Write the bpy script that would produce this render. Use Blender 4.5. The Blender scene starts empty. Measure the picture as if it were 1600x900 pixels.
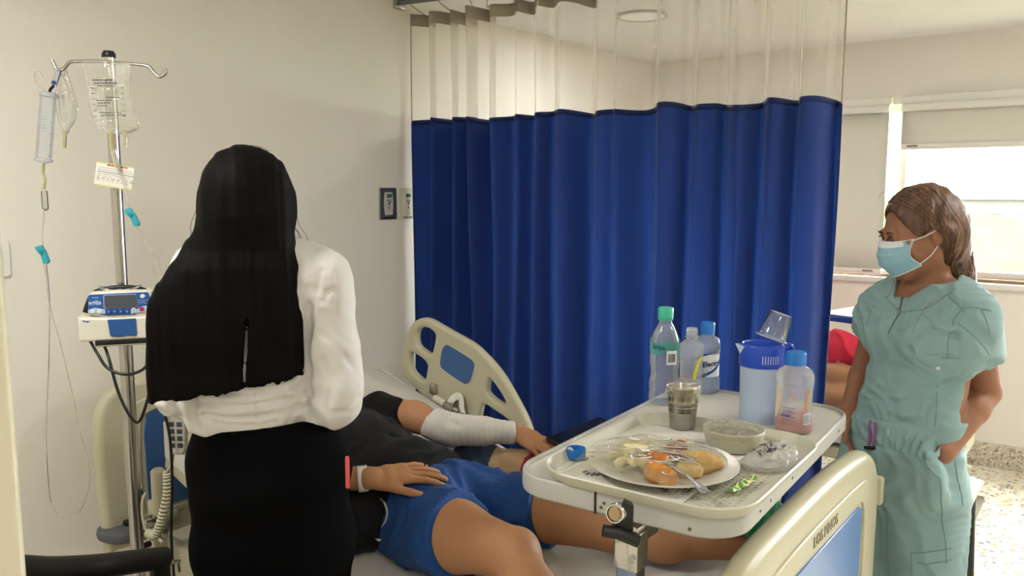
import bpy, bmesh, math, random
import numpy as np
from mathutils import Vector, Matrix, noise as mnoise

sc = bpy.context.scene
COL = sc.collection
PI = math.pi

# ------------------------------------------------------------------ camera
CAM_H = 1.62; FPX = 1271.0; PITCH = math.atan(154 / 1271); YAW = math.radians(37.6)
cam_d = bpy.data.cameras.new('camera'); cam = bpy.data.objects.new('camera', cam_d); COL.objects.link(cam)
cam_d.sensor_width = 36.0; cam_d.lens = FPX / 1600 * 36; cam_d.clip_start = .05; cam_d.clip_end = 500
cam.location = (0, 0, CAM_H); cam.rotation_euler = (PI / 2 - PITCH, 0, YAW)
sc.camera = cam

# ------------------------------------------------------------------ light, world, exposure
world = bpy.data.worlds.new('world'); sc.world = world; world.use_nodes = True
wn = world.node_tree; wbg = wn.nodes['Background']
wbg.inputs[0].default_value = (1.0, .99, .97, 1); wbg.inputs[1].default_value = 36.0
sun_d = bpy.data.lights.new('sun', 'SUN'); sun_d.energy = 4.0; sun_d.angle = .02; sun_d.color = (1, .95, .82)
sun = bpy.data.objects.new('sun', sun_d); COL.objects.link(sun); sun.rotation_euler = (math.radians(42), 0, math.radians(-25))
FILL_LAMPS = [(-1.75, .35, 15), (.55, .35, 8), (.9, 3.2, 30), (-1.75, -1.3, 12), (1.6, -1.3, 9)]  # unseen ceiling lamps, added to fill the room with light
LAMP_COL = (1.0, .975, .94)
vs = sc.view_settings
vs.view_transform = 'Standard'; vs.look = 'None'; vs.gamma = 1; vs.use_curve_mapping = False; vs.exposure = 0.45
sc.cycles.transparent_max_bounces = 24; sc.cycles.max_bounces = 8; sc.cycles.diffuse_bounces = 5
sc.cycles.sample_clamp_indirect = 8

# ------------------------------------------------------------------ helpers
def _axes():
    F = np.array([-math.sin(YAW), math.cos(YAW)]); R = np.array([math.cos(YAW), math.sin(YAW)])
    return F, R
def at(px, py, d=None, X=None, Y=None, z=None):
    """world point seen at a pixel at horizontal depth d, or where the ray meets a plane X=, Y= or z="""
    F, R = _axes(); dx = px - 800; dy = 450 - py
    h = FPX * math.cos(PITCH) + dy * math.sin(PITCH); u = -FPX * math.sin(PITCH) + dy * math.cos(PITCH)
    vx, vy, vz = F[0] + R[0] * dx / h, F[1] + R[1] * dx / h, u / h
    if X is not None: d = X / vx
    if Y is not None: d = Y / vy
    if z is not None: d = (z - CAM_H) / vz
    return Vector((vx * d, vy * d, CAM_H + vz * d))
def lin(c):
    if isinstance(c, str):
        c = [int(c[i:i + 2], 16) / 255 for i in (0, 2, 4)]
    return tuple((x / 12.92 if x <= .04045 else ((x + .055) / 1.055) ** 2.4) for x in c[:3]) + (1,)
def V(*a): return Vector(a if len(a) > 1 else a[0])

class NT:
    def __init__(s, name):
        s.m = bpy.data.materials.new(name); s.m.use_nodes = True; s.t = s.m.node_tree; s.n = s.t.nodes
        s.b = s.n['Principled BSDF']; s.out = s.n['Material Output']
    def add(s, kind, **kw):
        nd = s.n.new(kind)
        for k, v in kw.items():
            if k.startswith('_'): setattr(nd, k[1:], v)
            else: nd.inputs[k.replace('__', ' ')].default_value = v
        return nd
    def link(s, a, b): s.t.links.new(a, b)
def mat(name, col, rough=.5, metal=0, spec=.5, bump=None, var=None, trans=0, emit=None, sss=0, sheen=0, coat=0, stretch=None, ior=1.45):
    """procedural material; bump=(scale,strength,detail), var=(scale,amount,hex2), stretch=object-space scale"""
    k = NT(name); b = k.b
    b.inputs['Base Color'].default_value = lin(col); b.inputs['Roughness'].default_value = rough
    b.inputs['Metallic'].default_value = metal; b.inputs['Specular IOR Level'].default_value = spec
    b.inputs['Sheen Weight'].default_value = sheen; b.inputs['Coat Weight'].default_value = coat; b.inputs['IOR'].default_value = ior
    b.inputs['Transmission Weight'].default_value = trans
    if sss:
        b.inputs['Subsurface Weight'].default_value = sss; b.inputs['Subsurface Radius'].default_value = (.012, .005, .003)
        b.inputs['Subsurface Scale'].default_value = 1.0
    tc = k.add('ShaderNodeTexCoord'); src = tc.outputs['Object']
    if stretch:
        mp = k.add('ShaderNodeMapping'); mp.inputs['Scale'].default_value = stretch; k.link(src, mp.inputs[0]); src = mp.outputs[0]
    nz = k.add('ShaderNodeTexNoise', Scale=(var[0] if var else 6.0), Detail=4.0); k.link(src, nz.inputs['Vector'])
    mx = k.add('ShaderNodeMix', _data_type='RGBA'); mx.inputs[6].default_value = lin(col)
    c2 = var[2] if var else None
    mx.inputs[7].default_value = lin(c2) if c2 else tuple(x * .93 for x in lin(col)[:3]) + (1,)
    ml = k.add('ShaderNodeMath', _operation='MULTIPLY'); ml.inputs[1].default_value = (var[1] if var else .35)
    k.link(nz.outputs[0], ml.inputs[0]); k.link(ml.outputs[0], mx.inputs[0]); k.link(mx.outputs[2], b.inputs['Base Color'])
    if bump:
        n2 = k.add('ShaderNodeTexNoise', Scale=bump[0], Detail=(bump[2] if len(bump) > 2 else 3.0)); k.link(src, n2.inputs['Vector'])
        bp = k.add('ShaderNodeBump', Strength=bump[1], Distance=.004); k.link(n2.outputs[0], bp.inputs['Height'])
        k.link(bp.outputs[0], b.inputs['Normal'])
    if emit:
        b.inputs['Emission Color'].default_value = lin(emit[0]); b.inputs['Emission Strength'].default_value = emit[1]
    return k.m
def clear(name, tint='ffffff', body=.12, bodycol='ffffff', rough=.08, gloss=.6, bump=None, thick=.0):
    """thin clear plastic: transparent + a little body scatter + fresnel gloss"""
    k = NT(name); k.n.remove(k.b)
    tr = k.add('ShaderNodeBsdfTransparent'); tr.inputs[0].default_value = lin(tint)
    df = k.add('ShaderNodeBsdfPrincipled', Roughness=.45); df.inputs['Base Color'].default_value = lin(bodycol)
    gl = k.add('ShaderNodeBsdfGlossy', Roughness=rough)
    m1 = k.add('ShaderNodeMixShader'); m1.inputs[0].default_value = body
    tl = k.add('ShaderNodeBsdfTranslucent'); tl.inputs[0].default_value = lin(bodycol); m0 = k.add('ShaderNodeMixShader'); m0.inputs[0].default_value = .5
    k.link(df.outputs[0], m0.inputs[1]); k.link(tl.outputs[0], m0.inputs[2])
    k.link(tr.outputs[0], m1.inputs[1]); k.link(m0.outputs[0], m1.inputs[2])
    fr = k.add('ShaderNodeFresnel', IOR=1.5); mu = k.add('ShaderNodeMath', _operation='MULTIPLY'); mu.inputs[1].default_value = gloss * 1.6
    mu.use_clamp = True
    k.link(fr.outputs[0], mu.inputs[0])
    m2 = k.add('ShaderNodeMixShader'); k.link(mu.outputs[0], m2.inputs[0]); k.link(m1.outputs[0], m2.inputs[1]); k.link(gl.outputs[0], m2.inputs[2])
    if bump:
        tc = k.add('ShaderNodeTexCoord'); nz = k.add('ShaderNodeTexNoise', Scale=bump[0], Detail=3.0); k.link(tc.outputs['Object'], nz.inputs['Vector'])
        bp = k.add('ShaderNodeBump', Strength=bump[1], Distance=.006); k.link(nz.outputs[0], bp.inputs['Height'])
        for nd in (gl, df): k.link(bp.outputs[0], nd.inputs['Normal'])
    k.link(m2.outputs[0], k.out.inputs[0])
    return k.m

def tag(o, label=None, cat=None, group=None, kind=None):
    if label: o['label'] = label
    if cat: o['category'] = cat
    if group: o['group'] = group
    if kind: o['kind'] = kind
    return o
def thing(name, label, cat, loc=(0, 0, 0), group=None):
    o = bpy.data.objects.new(name, None); COL.objects.link(o); o.location = loc; o.empty_display_size = .05
    return tag(o, label, cat, group)
def wloc(o):
    p = Vector((0, 0, 0))
    while o is not None: p += o.location; o = o.parent
    return p

class MB:
    """collects shapes in world coordinates, links them as ONE mesh object"""
    def __init__(s): s.v = []; s.f = []; s.mi = []; s.cur = 0
    def raw(s, vs, fs):
        n = len(s.v); s.v += [tuple(v) for v in vs]; s.f += [tuple(i + n for i in f) for f in fs]; s.mi += [s.cur] * len(fs); return s
    def bm(s, b, M=None):
        b.verts.index_update()
        s.raw([(M @ v.co if M else v.co) for v in b.verts], [[v.index for v in f.verts] for f in b.faces]); b.free(); return s
    def box(s, c, size, bev=0, M=None, seg=2, rot=None):
        b = bmesh.new(); bmesh.ops.create_cube(b, size=1)
        for v in b.verts: v.co = Vector((v.co.x * size[0], v.co.y * size[1], v.co.z * size[2]))
        if bev: bmesh.ops.bevel(b, geom=list(b.edges), offset=bev, segments=seg, profile=.5, affect='EDGES')
        T = Matrix.Translation(c) @ (rot.to_4x4() if rot else Matrix.Identity(4))
        return s.bm(b, (M @ T) if M else T)
    def cyl(s, a, b_, r0, r1=None, n=24, bev=0):
        a = Vector(a); b_ = Vector(b_); r1 = r0 if r1 is None else r1; d = b_ - a; L = d.length
        q = d.to_track_quat('Z', 'Y').to_matrix().to_4x4()
        prof = [(0, 0), (r0, 0), (r1, L), (0, L)]
        if bev: prof = [(0, 0), (r0 - bev, 0), (r0, bev), (r1, L - bev), (r1 - bev, L), (0, L)]
        return s.lathe(prof, n, Matrix.Translation(a) @ q)
    def lathe(s, prof, n=32, M=None, sq=None):
        """prof = [(r,z)...]; sq(theta)-> radius factor"""
        vs = []; fs = []; M = M or Matrix.Identity(4); rows = []
        for (r, z) in prof:
            if r < 1e-6: rows.append([len(vs)]); vs.append(M @ Vector((0, 0, z)))
            else:
                row = []
                for i in range(n):
                    t = 2 * PI * i / n; k = sq(t, z) if sq else 1
                    row.append(len(vs)); vs.append(M @ Vector((r * k * math.cos(t), r * k * math.sin(t), z)))
                rows.append(row)
        for A, B in zip(rows, rows[1:]):
            if len(A) == 1 and len(B) == 1: continue
            for i in range(n):
                j = (i + 1) % n
                if len(A) == 1: fs.append((A[0], B[j], B[i]))
                elif len(B) == 1: fs.append((A[i], A[j], B[0]))
                else: fs.append((A[i], A[j], B[j], B[i]))
        return s.raw(vs, fs)
    def tube(s, pts, r, n=10, caps=True, flat=None, up=None):
        """tube along a polyline; r number or list; flat=(w,h) factors"""
        P = [Vector(p) for p in pts]; m = len(P); rs = r if isinstance(r, (list, tuple)) else [r] * m
        vs = []; fs = []; nrm = None
        for i in range(m):
            t = (P[min(i + 1, m - 1)] - P[max(i - 1, 0)]);
            if t.length < 1e-9: t = Vector((0, 0, 1))
            t.normalize()
            if nrm is None:
                nrm = (Vector(up) if up else (Vector((0, 0, 1)) if abs(t.z) < .9 else Vector((1, 0, 0))))
            nrm = nrm - t * nrm.dot(t)
            if nrm.length < 1e-6: nrm = t.orthogonal()
            nrm.normalize(); bn = t.cross(nrm)
            fw, fh = flat or (1, 1)
            for k in range(n):
                a = 2 * PI * k / n; vs.append(P[i] + (bn * math.cos(a) * fw + nrm * math.sin(a) * fh) * rs[i])
        for i in range(m - 1):
            for k in range(n):
                j = (k + 1) % n; fs.append((i * n + k, i * n + j, (i + 1) * n + j, (i + 1) * n + k))
        if caps: fs.append(tuple(range(n - 1, -1, -1))); fs.append(tuple((m - 1) * n + k for k in range(n)))
        return s.raw(vs, fs)
    def prism(s, outline, thick, M, bev=0, holes=(), seg=2):
        """outline (x,y) list in local XY, thickness along local z (centred); holes as outlines"""
        from mathutils.geometry import tessellate_polygon
        cu = bpy.data.curves.new('tmp', 'CURVE'); cu.dimensions = '2D'; cu.fill_mode = 'BOTH'
        for loop in [outline] + list(holes):
            sp = cu.splines.new('POLY'); sp.points.add(len(loop) - 1); sp.use_cyclic_u = True
            for p, q in zip(sp.points, loop): p.co = (q[0], q[1], 0, 1)
        cu.extrude = max(thick / 2 - bev, 1e-5); cu.bevel_depth = bev; cu.bevel_resolution = seg; cu.offset = -bev if bev else 0
        o = bpy.data.objects.new('tmp', cu); COL.objects.link(o)
        dg = bpy.context.evaluated_depsgraph_get(); me = bpy.data.meshes.new_from_object(o.evaluated_get(dg))
        s.raw([M @ v.co for v in me.vertices], [tuple(p.vertices) for p in me.polygons])
        bpy.data.objects.remove(o); bpy.data.curves.remove(cu); bpy.data.meshes.remove(me)
        return s
    def text(s, body, size, M, extrude=.0003, align='CENTER', shear=0, bold=0):
        cu = bpy.data.curves.new('tmp', 'FONT'); cu.body = body; cu.size = size; cu.extrude = extrude; cu.align_x = align; cu.align_y = 'CENTER'
        cu.shear = shear; cu.offset = bold; cu.resolution_u = 3
        o = bpy.data.objects.new('tmp', cu); COL.objects.link(o)
        dg = bpy.context.evaluated_depsgraph_get(); me = bpy.data.meshes.new_from_object(o.evaluated_get(dg))
        s.raw([(M(v.co) if callable(M) else M @ v.co) for v in me.vertices], [tuple(p.vertices) for p in me.polygons])
        bpy.data.objects.remove(o); bpy.data.curves.remove(cu); bpy.data.meshes.remove(me)
        return s
    def grid(s, fn, nu, nv, closeu=False, thick=0):
        vs = [Vector(fn(i / (nu if closeu else nu - 1), j / (nv - 1))) for j in range(nv) for i in range(nu)]; fs = []
        for j in range(nv - 1):
            for i in range(nu if closeu else nu - 1):
                k = (i + 1) % nu; fs.append((j * nu + i, j * nu + k, (j + 1) * nu + k, (j + 1) * nu + i))
        return s.raw(vs, fs)
    def build(s, name, m, parent=None, smooth=True, angle=40, base=None, solid=0, recalc=False):
        ms = m if isinstance(m, (list, tuple)) else [m]
        off = wloc(parent) if parent else Vector(base if base is not None else (0, 0, 0))
        me = bpy.data.meshes.new(name); me.from_pydata([tuple(Vector(v) - off) for v in s.v], [], s.f); me.validate()
        for x in ms: me.materials.append(x)
        if len(ms) > 1: me.polygons.foreach_set('material_index', s.mi[:len(me.polygons)])
        if recalc:
            b = bmesh.new(); b.from_mesh(me); bmesh.ops.recalc_face_normals(b, faces=b.faces); b.to_mesh(me); b.free()
        if smooth:
            me.polygons.foreach_set('use_smooth', [True] * len(me.polygons))
            if angle: me.set_sharp_from_angle(angle=math.radians(angle))
        o = bpy.data.objects.new(name, me); COL.objects.link(o)
        if parent: o.parent = parent
        else: o.location = off
        if solid:
            md = o.modifiers.new('solid', 'SOLIDIFY'); md.thickness = solid; md.offset = 0
        return o
def frame(o, x, y, z=None):
    """matrix with origin o and columns x, y (z = x cross y)"""
    x = Vector(x).normalized(); y = Vector(y); y = (y - x * y.dot(x)).normalized(); z = x.cross(y)
    return Matrix(((x.x, y.x, z.x, o[0]), (x.y, y.y, z.y, o[1]), (x.z, y.z, z.z, o[2]), (0, 0, 0, 1)))
def smooth_path(pts, n=8):
    """Catmull-Rom through points"""
    P = [Vector(p) for p in pts]; out = []
    for i in range(len(P) - 1):
        a = P[max(i - 1, 0)]; b = P[i]; c = P[i + 1]; d = P[min(i + 2, len(P) - 1)]
        for k in range(n):
            t = k / n
            out.append(.5 * ((2 * b) + (c - a) * t + (2 * a - 5 * b + 4 * c - d) * t * t + (3 * b - a - 3 * c + d) * t ** 3))
    out.append(P[-1]); return out
def rrect(w, h, r, n=6, cx=0, cy=0):
    out = []
    for sx, sy, a0 in ((1, 1, 0), (-1, 1, 90), (-1, -1, 180), (1, -1, 270)):
        for k in range(n + 1):
            a = math.radians(a0 + 90 * k / n); out.append((cx + sx * (w / 2 - r) + r * math.cos(a), cy + sy * (h / 2 - r) + r * math.sin(a)))
    return out
def closed_smooth(pts, n=6):
    P = [Vector((p[0], p[1], 0)) for p in pts]; m = len(P); out = []
    for i in range(m):
        a, b, c, d = P[i - 1], P[i], P[(i + 1) % m], P[(i + 2) % m]
        for k in range(n):
            t = k / n; q = .5 * ((2 * b) + (c - a) * t + (2 * a - 5 * b + 4 * c - d) * t * t + (3 * b - a - 3 * c + d) * t ** 3)
            out.append((q.x, q.y))
    return out

# ------------------------------------------------------------------ shared materials
m_wall = mat('cream_wall_paint', 'ebe7de', .75, bump=(60, .06), var=(1.3, .25, 'e4dfd4'))
m_ceil = mat('white_ceiling_paint', 'f0efec', .8, bump=(40, .04))
m_cream = mat('cream_plastic', 'bdb89f', .35, bump=(200, .03), var=(4, .3, 'b0aa8c'))
m_bedblue = mat('blue_panel', '3a5f92', .3, var=(5, .3, '31548a'))
m_steel = mat('brushed_steel', 'b9b7b2', .25, 1, bump=(90, .03), stretch=(1, 1, .05))
m_chrome = mat('chrome', 'd6d5d2', .12, 1)
m_black = mat('black_plastic', '0d0d0e', .4)
m_blackc = mat('black_cable', '0c0c0d', .45)
m_white = mat('white_plastic', 'e8e6df', .35)
m_rubber = mat('grey_rubber', '55565a', .6)

# ------------------------------------------------------------------ the room
WX = -2.88; WY = 5.40; CH = 2.52; RX = 2.7; RY = -2.4
def terrazzo():
    k = NT('terrazzo'); b = k.b; b.inputs['Roughness'].default_value = .28
    tc = k.add('ShaderNodeTexCoord'); src = tc.outputs['Object']
    nzd = k.add('ShaderNodeTexNoise', Scale=14.0); k.link(src, nzd.inputs['Vector'])
    va = k.add('ShaderNodeVectorMath', _operation='MULTIPLY_ADD'); k.link(nzd.outputs[1], va.inputs[0]); va.inputs[1].default_value = (.03, .03, .03); k.link(src, va.inputs[2])
    v1 = k.add('ShaderNodeTexVoronoi', Scale=42.0); k.link(va.outputs[0], v1.inputs['Vector'])
    v2 = k.add('ShaderNodeTexVoronoi', Scale=42.0, _feature='DISTANCE_TO_EDGE'); k.link(va.outputs[0], v2.inputs['Vector'])
    sep = k.add('ShaderNodeSeparateColor'); k.link(v1.outputs['Color'], sep.inputs[0])
    cr = k.add('ShaderNodeValToRGB'); cr.color_ramp.interpolation = 'CONSTANT'
    els = [(0, 'e6e1d2'), (.42, 'cfc7b2'), (.58, 'c2a06c'), (.7, '8d93a2'), (.8, 'ded8c8'), (.9, '6e7482'), (.95, 'b98f56')]
    cr.color_ramp.elements[0].position = 0; cr.color_ramp.elements[0].color = lin(els[0][1])
    cr.color_ramp.elements[1].position = els[1][0]; cr.color_ramp.elements[1].color = lin(els[1][1])
    for p, c in els[2:]:
        e = cr.color_ramp.elements.new(p); e.color = lin(c)
    k.link(sep.outputs[0], cr.inputs[0])
    st = k.add('ShaderNodeMath', _operation='GREATER_THAN'); st.inputs[1].default_value = .12; k.link(v2.outputs[0], st.inputs[0])
    mx = k.add('ShaderNodeMix', _data_type='RGBA'); mx.inputs[6].default_value = lin('e2dccb'); k.link(st.outputs[0], mx.inputs[0]); k.link(cr.outputs[0], mx.inputs[7])
    k.link(mx.outputs[2], b.inputs['Base Color']); return k.m
m_floor = terrazzo()
def struct(name, mb, m, **kw): o = mb.build(name, m, **kw); o['kind'] = 'structure'; return o
xm, ym = (WX + RX) / 2, (WY + RY) / 2
struct('floor', MB().box((xm, ym, -.05), (RX - WX + .4, WY - RY + .4, .1)), m_floor, smooth=False)
struct('ceiling', MB().box((xm, ym, CH + .1), (RX - WX + .4, WY - RY + .4, .2)), m_ceil, smooth=False)
struct('wall_left', MB().box((WX - .1, ym, CH / 2), (.2, WY - RY + .4, CH)), m_wall, smooth=False)
struct('wall_right', MB().box((RX + .1, ym, CH / 2), (.2, WY - RY + .4, CH)), m_wall, smooth=False)
struct('wall_front', MB().box((xm, RY - .1, CH / 2), (RX - WX, .2, CH)), m_wall, smooth=False)
# window wall with one long opening
OX0, OX1, OZ0, OZ1 = -2.62, 1.95, 1.085, 2.13
wb = MB()
wb.box((xm, WY + .1, OZ0 / 2), (RX - WX, .2, OZ0)); wb.box((xm, WY + .1, (OZ1 + CH) / 2), (RX - WX, .2, CH - OZ1))
wb.box(((WX + OX0) / 2, WY + .1, (OZ0 + OZ1) / 2), (OX0 - WX, .2, OZ1 - OZ0)); wb.box(((RX + OX1) / 2, WY + .1, (OZ0 + OZ1) / 2), (RX - OX1, .2, OZ1 - OZ0))
struct('wall_back', wb, m_wall, smooth=False)
m_terr2 = m_floor
def small_terrazzo():
    k = NT('fine_terrazzo'); b = k.b; b.inputs['Roughness'].default_value = .5
    tc = k.add('ShaderNodeTexCoord'); v1 = k.add('ShaderNodeTexVoronoi', Scale=95.0); k.link(tc.outputs['Object'], v1.inputs['Vector'])
    sep = k.add('ShaderNodeSeparateColor'); k.link(v1.outputs['Color'], sep.inputs[0])
    cr = k.add('ShaderNodeValToRGB'); cr.color_ramp.interpolation = 'CONSTANT'
    cr.color_ramp.elements[0].color = lin('c9bfae'); cr.color_ramp.elements[1].position = .55; cr.color_ramp.elements[1].color = lin('a59b8c')
    e = cr.color_ramp.elements.new(.8); e.color = lin('ddd5c6'); e = cr.color_ramp.elements.new(.93); e.color = lin('7e7972')
    k.link(sep.outputs[0], cr.inputs[0]); k.link(cr.outputs[0], b.inputs['Base Color']); return k.m
m_base = small_terrazzo()
struct('baseboard_back', MB().box((xm, WY - .012, .068), (RX - WX, .03, .14), bev=.008), m_base)
struct('baseboard_left', MB().box((WX + .012, ym, .068), (.03, WY - RY, .14), bev=.008), m_base)
# window frame, glass, sill
m_alu = mat('white_aluminium', 'dedcd5', .4, .2)
m_rust = mat('rusty_brown_track', '8d6f58', .7, var=(30, .7, '5d4436'), bump=(60, .3))
fr = MB()
for z in (OZ0 + .035, OZ1 - .02): fr.box(((OX0 + OX1) / 2, WY + .08, z), (OX1 - OX0, .06, .04), bev=.004)
for x in (OX0 + .02, -1.18, .38, OX1 - .02): fr.box((x, WY + .08, (OZ0 + OZ1) / 2), (.045, .055, OZ1 - OZ0), bev=.004)
w1 = fr.build('window_1', m_alu); w1['kind'] = 'structure'
MB().box(((OX0 + OX1) / 2, WY + .085, (OZ0 + OZ1) / 2), (OX1 - OX0, .006, OZ1 - OZ0)).build('glass', clear('window_glass', 'f8fbfa', .005, gloss=.25), w1, smooth=False)
MB().box(((OX0 + OX1) / 2, WY + .03, OZ0 + .008), (OX1 - OX0, .07, .018), bev=.003).build('sliding_track', m_rust, w1)
struct('trim_1', MB().box(((OX0 + OX1) / 2, WY - .005, OZ0 - .022), (OX1 - OX0 + .1, .05, .035), bev=.006), m_white)
# roller blinds
def blind_cloth():
    k = NT('blind_cloth'); b = k.b; k.n.remove(b)
    d = k.add('ShaderNodeBsdfDiffuse'); d.inputs[0].default_value = lin('d8d5cc'); t = k.add('ShaderNodeBsdfTranslucent'); t.inputs[0].default_value = lin('b9b7ae')
    m = k.add('ShaderNodeMixShader'); m.inputs[0].default_value = .22; k.link(d.outputs[0], m.inputs[1]); k.link(t.outputs[0], m.inputs[2]); k.link(m.outputs[0], k.out.inputs[0]); return k.m
m_blind = blind_cloth()
def blind(x0, x1, zb, label):
    t = thing('roller_blind', label, 'blind', ((x0 + x1) / 2, WY - .04, OZ1))
    zt = OZ1 + .02
    MB().box(((x0 + x1) / 2, WY - .03, zt), (x1 - x0, .05, .05), bev=.01).build('headrail', m_white, t)
    MB().cyl((x0 + .01, WY - .05, zt - .045), (x1 - .01, WY - .05, zt - .045), .024, n=20).build('roller', m_white, t)
    MB().grid(lambda u, v: (x0 + .012 + u * (x1 - x0 - .024), WY - .038 + .0025 * math.sin(u * 9), zt - .04 - v * (zt - .04 - zb)), 20, 6).build('blind_cloth', m_blind, t, solid=.001)
    bb = MB().box(((x0 + x1) / 2, WY - .038, zb + .008), (x1 - x0 - .02, .014, .034), bev=.005).build('bottom_bar', m_white, t)
    MB().box((x0 + .075, WY - .046, zb + .012), (.06, .002, .012)).build('bar_label', mat('grey_tab', '8a8a86', .4), bb, smooth=False)
    if x0 < -2: MB().box((x1 - .09, WY - .046, zb + .012), (.06, .002, .012)).build('bar_label', mat('grey_tab', '8a8a86', .4), bb, smooth=False)
blind(-2.66, -1.235, 1.105, 'fully lowered white roller blind on the left part of the window')
blind(-1.185, .36, 1.865, 'mostly raised white roller blind above the open view, beside the lowered one')
blind(.40, 1.94, 1.865, 'raised white roller blind at the far right of the window')
# ceiling lamps: one visible fixture, the rest added as fill
m_diff_off = mat('lamp_diffuser', 'e2ddd4', .5); m_ring = mat('lamp_ring', 'c9c4ba', .4)
def ceiling_lamp(x, y, power, label):
    t = thing('ceiling_light', label, 'light', (x, y, CH))
    MB().lathe([(.118, 0), (.132, -.002), (.134, -.010), (.118, -.012), (.114, -.006)], 48, Matrix.Translation((x, y, CH))).build('lamp_ring', m_ring, t)
    MB().lathe([(0, -.009), (.08, -.009), (.1165, -.007), (.1165, -.001)], 48, Matrix.Translation((x, y, CH))).build('diffuser',
        mat('lit_diffuser', 'ffffff', .5, emit=('fff2df', .04)) if power else m_diff_off, t)
    if power:
        l = bpy.data.lights.new('lamp_fill_light', 'AREA'); l.shape = 'DISK'; l.size = .3; l.energy = power; l.color = LAMP_COL
        lo = bpy.data.objects.new('lamp_fill_light', l); COL.objects.link(lo); lo.location = (0, 0, -.02); lo.parent = t
ceiling_lamp(-2.13, 3.88, 9, 'round flush ceiling light seen through the curtain mesh')  # fixture looks switched off; its faint light is added to brighten the back
for i, (x, y, p) in enumerate(FILL_LAMPS): ceiling_lamp(x, y, p, 'round ceiling light added as fill, out of view, number %s from the bed' % ['first', 'second', 'third', 'fourth', 'fifth'][i])
# open door leaf at the left edge
dl = at(39, 900, d=.95); dirv = Vector((-.42, -.9, 0)).normalized(); nrm = Vector((dirv.y, -dirv.x, 0))
c = Vector((dl.x, dl.y, 1.03)) + dirv * .42
m_door = mat('cream_door_paint', 'd9d2bb', .45, bump=(30, .05))
d1 = MB().box(c, (.84, .04, 2.04), bev=.004, rot=frame((0, 0, 0), dirv, (0, 0, 1).__class__((nrm.x, nrm.y, 0))).to_3x3()).build('door_1', m_door); d1['kind'] = 'structure'
hd = c - dirv * .35
MB().cyl(hd + Vector((0, 0, -.02)) + nrm * .02, hd + Vector((0, 0, -.02)) + nrm * .07, .01, n=16).cyl(hd + nrm * .065 + Vector((0, 0, -.02)), hd + nrm * .065 + dirv * .12 + Vector((0, 0, -.02)), .009, n=16).build('door_handle', m_steel, d1)

# outlets on the head wall (hospital grade, vertical steel plates)
m_plate = mat('steel_plate', '9a9893', .35, .9, bump=(150, .05)); m_hole = mat('socket_hole', '151515', .6)
m_green = mat('green_dot', '2f6b4a', .4); m_inlay = mat('socket_face', 'b9b8b2', .4)
def outlet(y, mp, mi, label):
    t = thing('wall_outlet', label, 'outlet', (WX, y, 1.552))
    M = frame((WX + .004, y, 1.552), (0, 1, 0), (0, 0, 1))
    MB().prism(rrect(.112, .152, .006), .008, M, bev=.002).build('cover_plate', mp, t)
    M2 = frame((WX + .009, y, 1.552), (0, 1, 0), (0, 0, 1))
    ol = [(-.022, -.055), (.022, -.055), (.027, -.03), (.029, 0), (.027, .03), (.022, .055), (-.022, .055), (-.027, .03), (-.029, 0), (-.027, -.03)]
    fc = MB().prism(ol, .008, M2, bev=.002).build('socket_face', mi, t)
    MB().box((WX + .0145, y, 1.59), (.002, .03, .016), bev=.0005).build('green_mark', m_green, fc)
    h = MB()
    for dz in (.014, 0, -.02): h.box((WX + .0142, y - .006 * (dz > 0), 1.552 + dz), (.002, .005, .008 if dz else .012)); 
    h.box((WX + .0142, y + .008, 1.562), (.002, .004, .008)); h.build('socket_slots', m_hole, fc, smooth=False)
    MB().box((WX + .009, y, 1.484), (.001, .06, .005)).build('plate_print', m_hole, t, smooth=False)
outlet(2.755, m_plate, m_inlay, 'steel wall outlet with green mark, left of the pair beside the curtain')
outlet(2.885, mat('pale_plate', 'd8d4c6', .4), mat('pale_face', 'e2decf', .4), 'pale wall outlet partly hidden by the curtain edge')
def wall_plate(y, z, label):
    t = thing('switch_plate', label, 'switch', (WX, y, z)); 
    MB().prism(rrect(.078, .118, .012), .009, frame((WX + .0045, y, z), (0, 1, 0), (0, 0, 1)), bev=.003).build('cover_plate', m_white, t)
    MB().prism(rrect(.03, .06, .004), .008, frame((WX + .009, y, z), (0, 1, 0), (0, 0, 1)), bev=.002).build('rocker', mat('rocker_white', 'dedbd0', .3), t)
wall_plate(1.045, 1.40, 'white light switch on the wall at the far left edge of the photo')
wall_plate(1.69, 1.335, 'white wall plate mostly hidden behind the long black hair')
# ------------------------------------------------------------------ soft-body fields (smoothly joined tapered limbs, meshed as one surface)
_tab = np.random.RandomState(7).rand(4096).astype(np.float32)
def vnoise(X, Y, Z, seed=0):
    """value noise in [-1,1] on arrays"""
    xi = np.floor(X).astype(np.int64); yi = np.floor(Y).astype(np.int64); zi = np.floor(Z).astype(np.int64)
    fx = X - xi; fy = Y - yi; fz = Z - zi
    fx = fx * fx * (3 - 2 * fx); fy = fy * fy * (3 - 2 * fy); fz = fz * fz * (3 - 2 * fz)
    def h(a, b, c): return _tab[(a * 73 + b * 179 + c * 283 + (a * b) * 7 + (b * c) * 13 + seed * 57) & 4095]
    r = 0
    for i in (0, 1):
        for j in (0, 1):
            for k in (0, 1):
                r = r + h(xi + i, yi + j, zi + k) * (fx if i else 1 - fx) * (fy if j else 1 - fy) * (fz if k else 1 - fz)
    return r * 2 - 1
def A3(v): return np.array([v[0], v[1], v[2]], dtype=np.float64)
def unit(v): v = A3(v); return v / (np.linalg.norm(v) + 1e-12)
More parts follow.
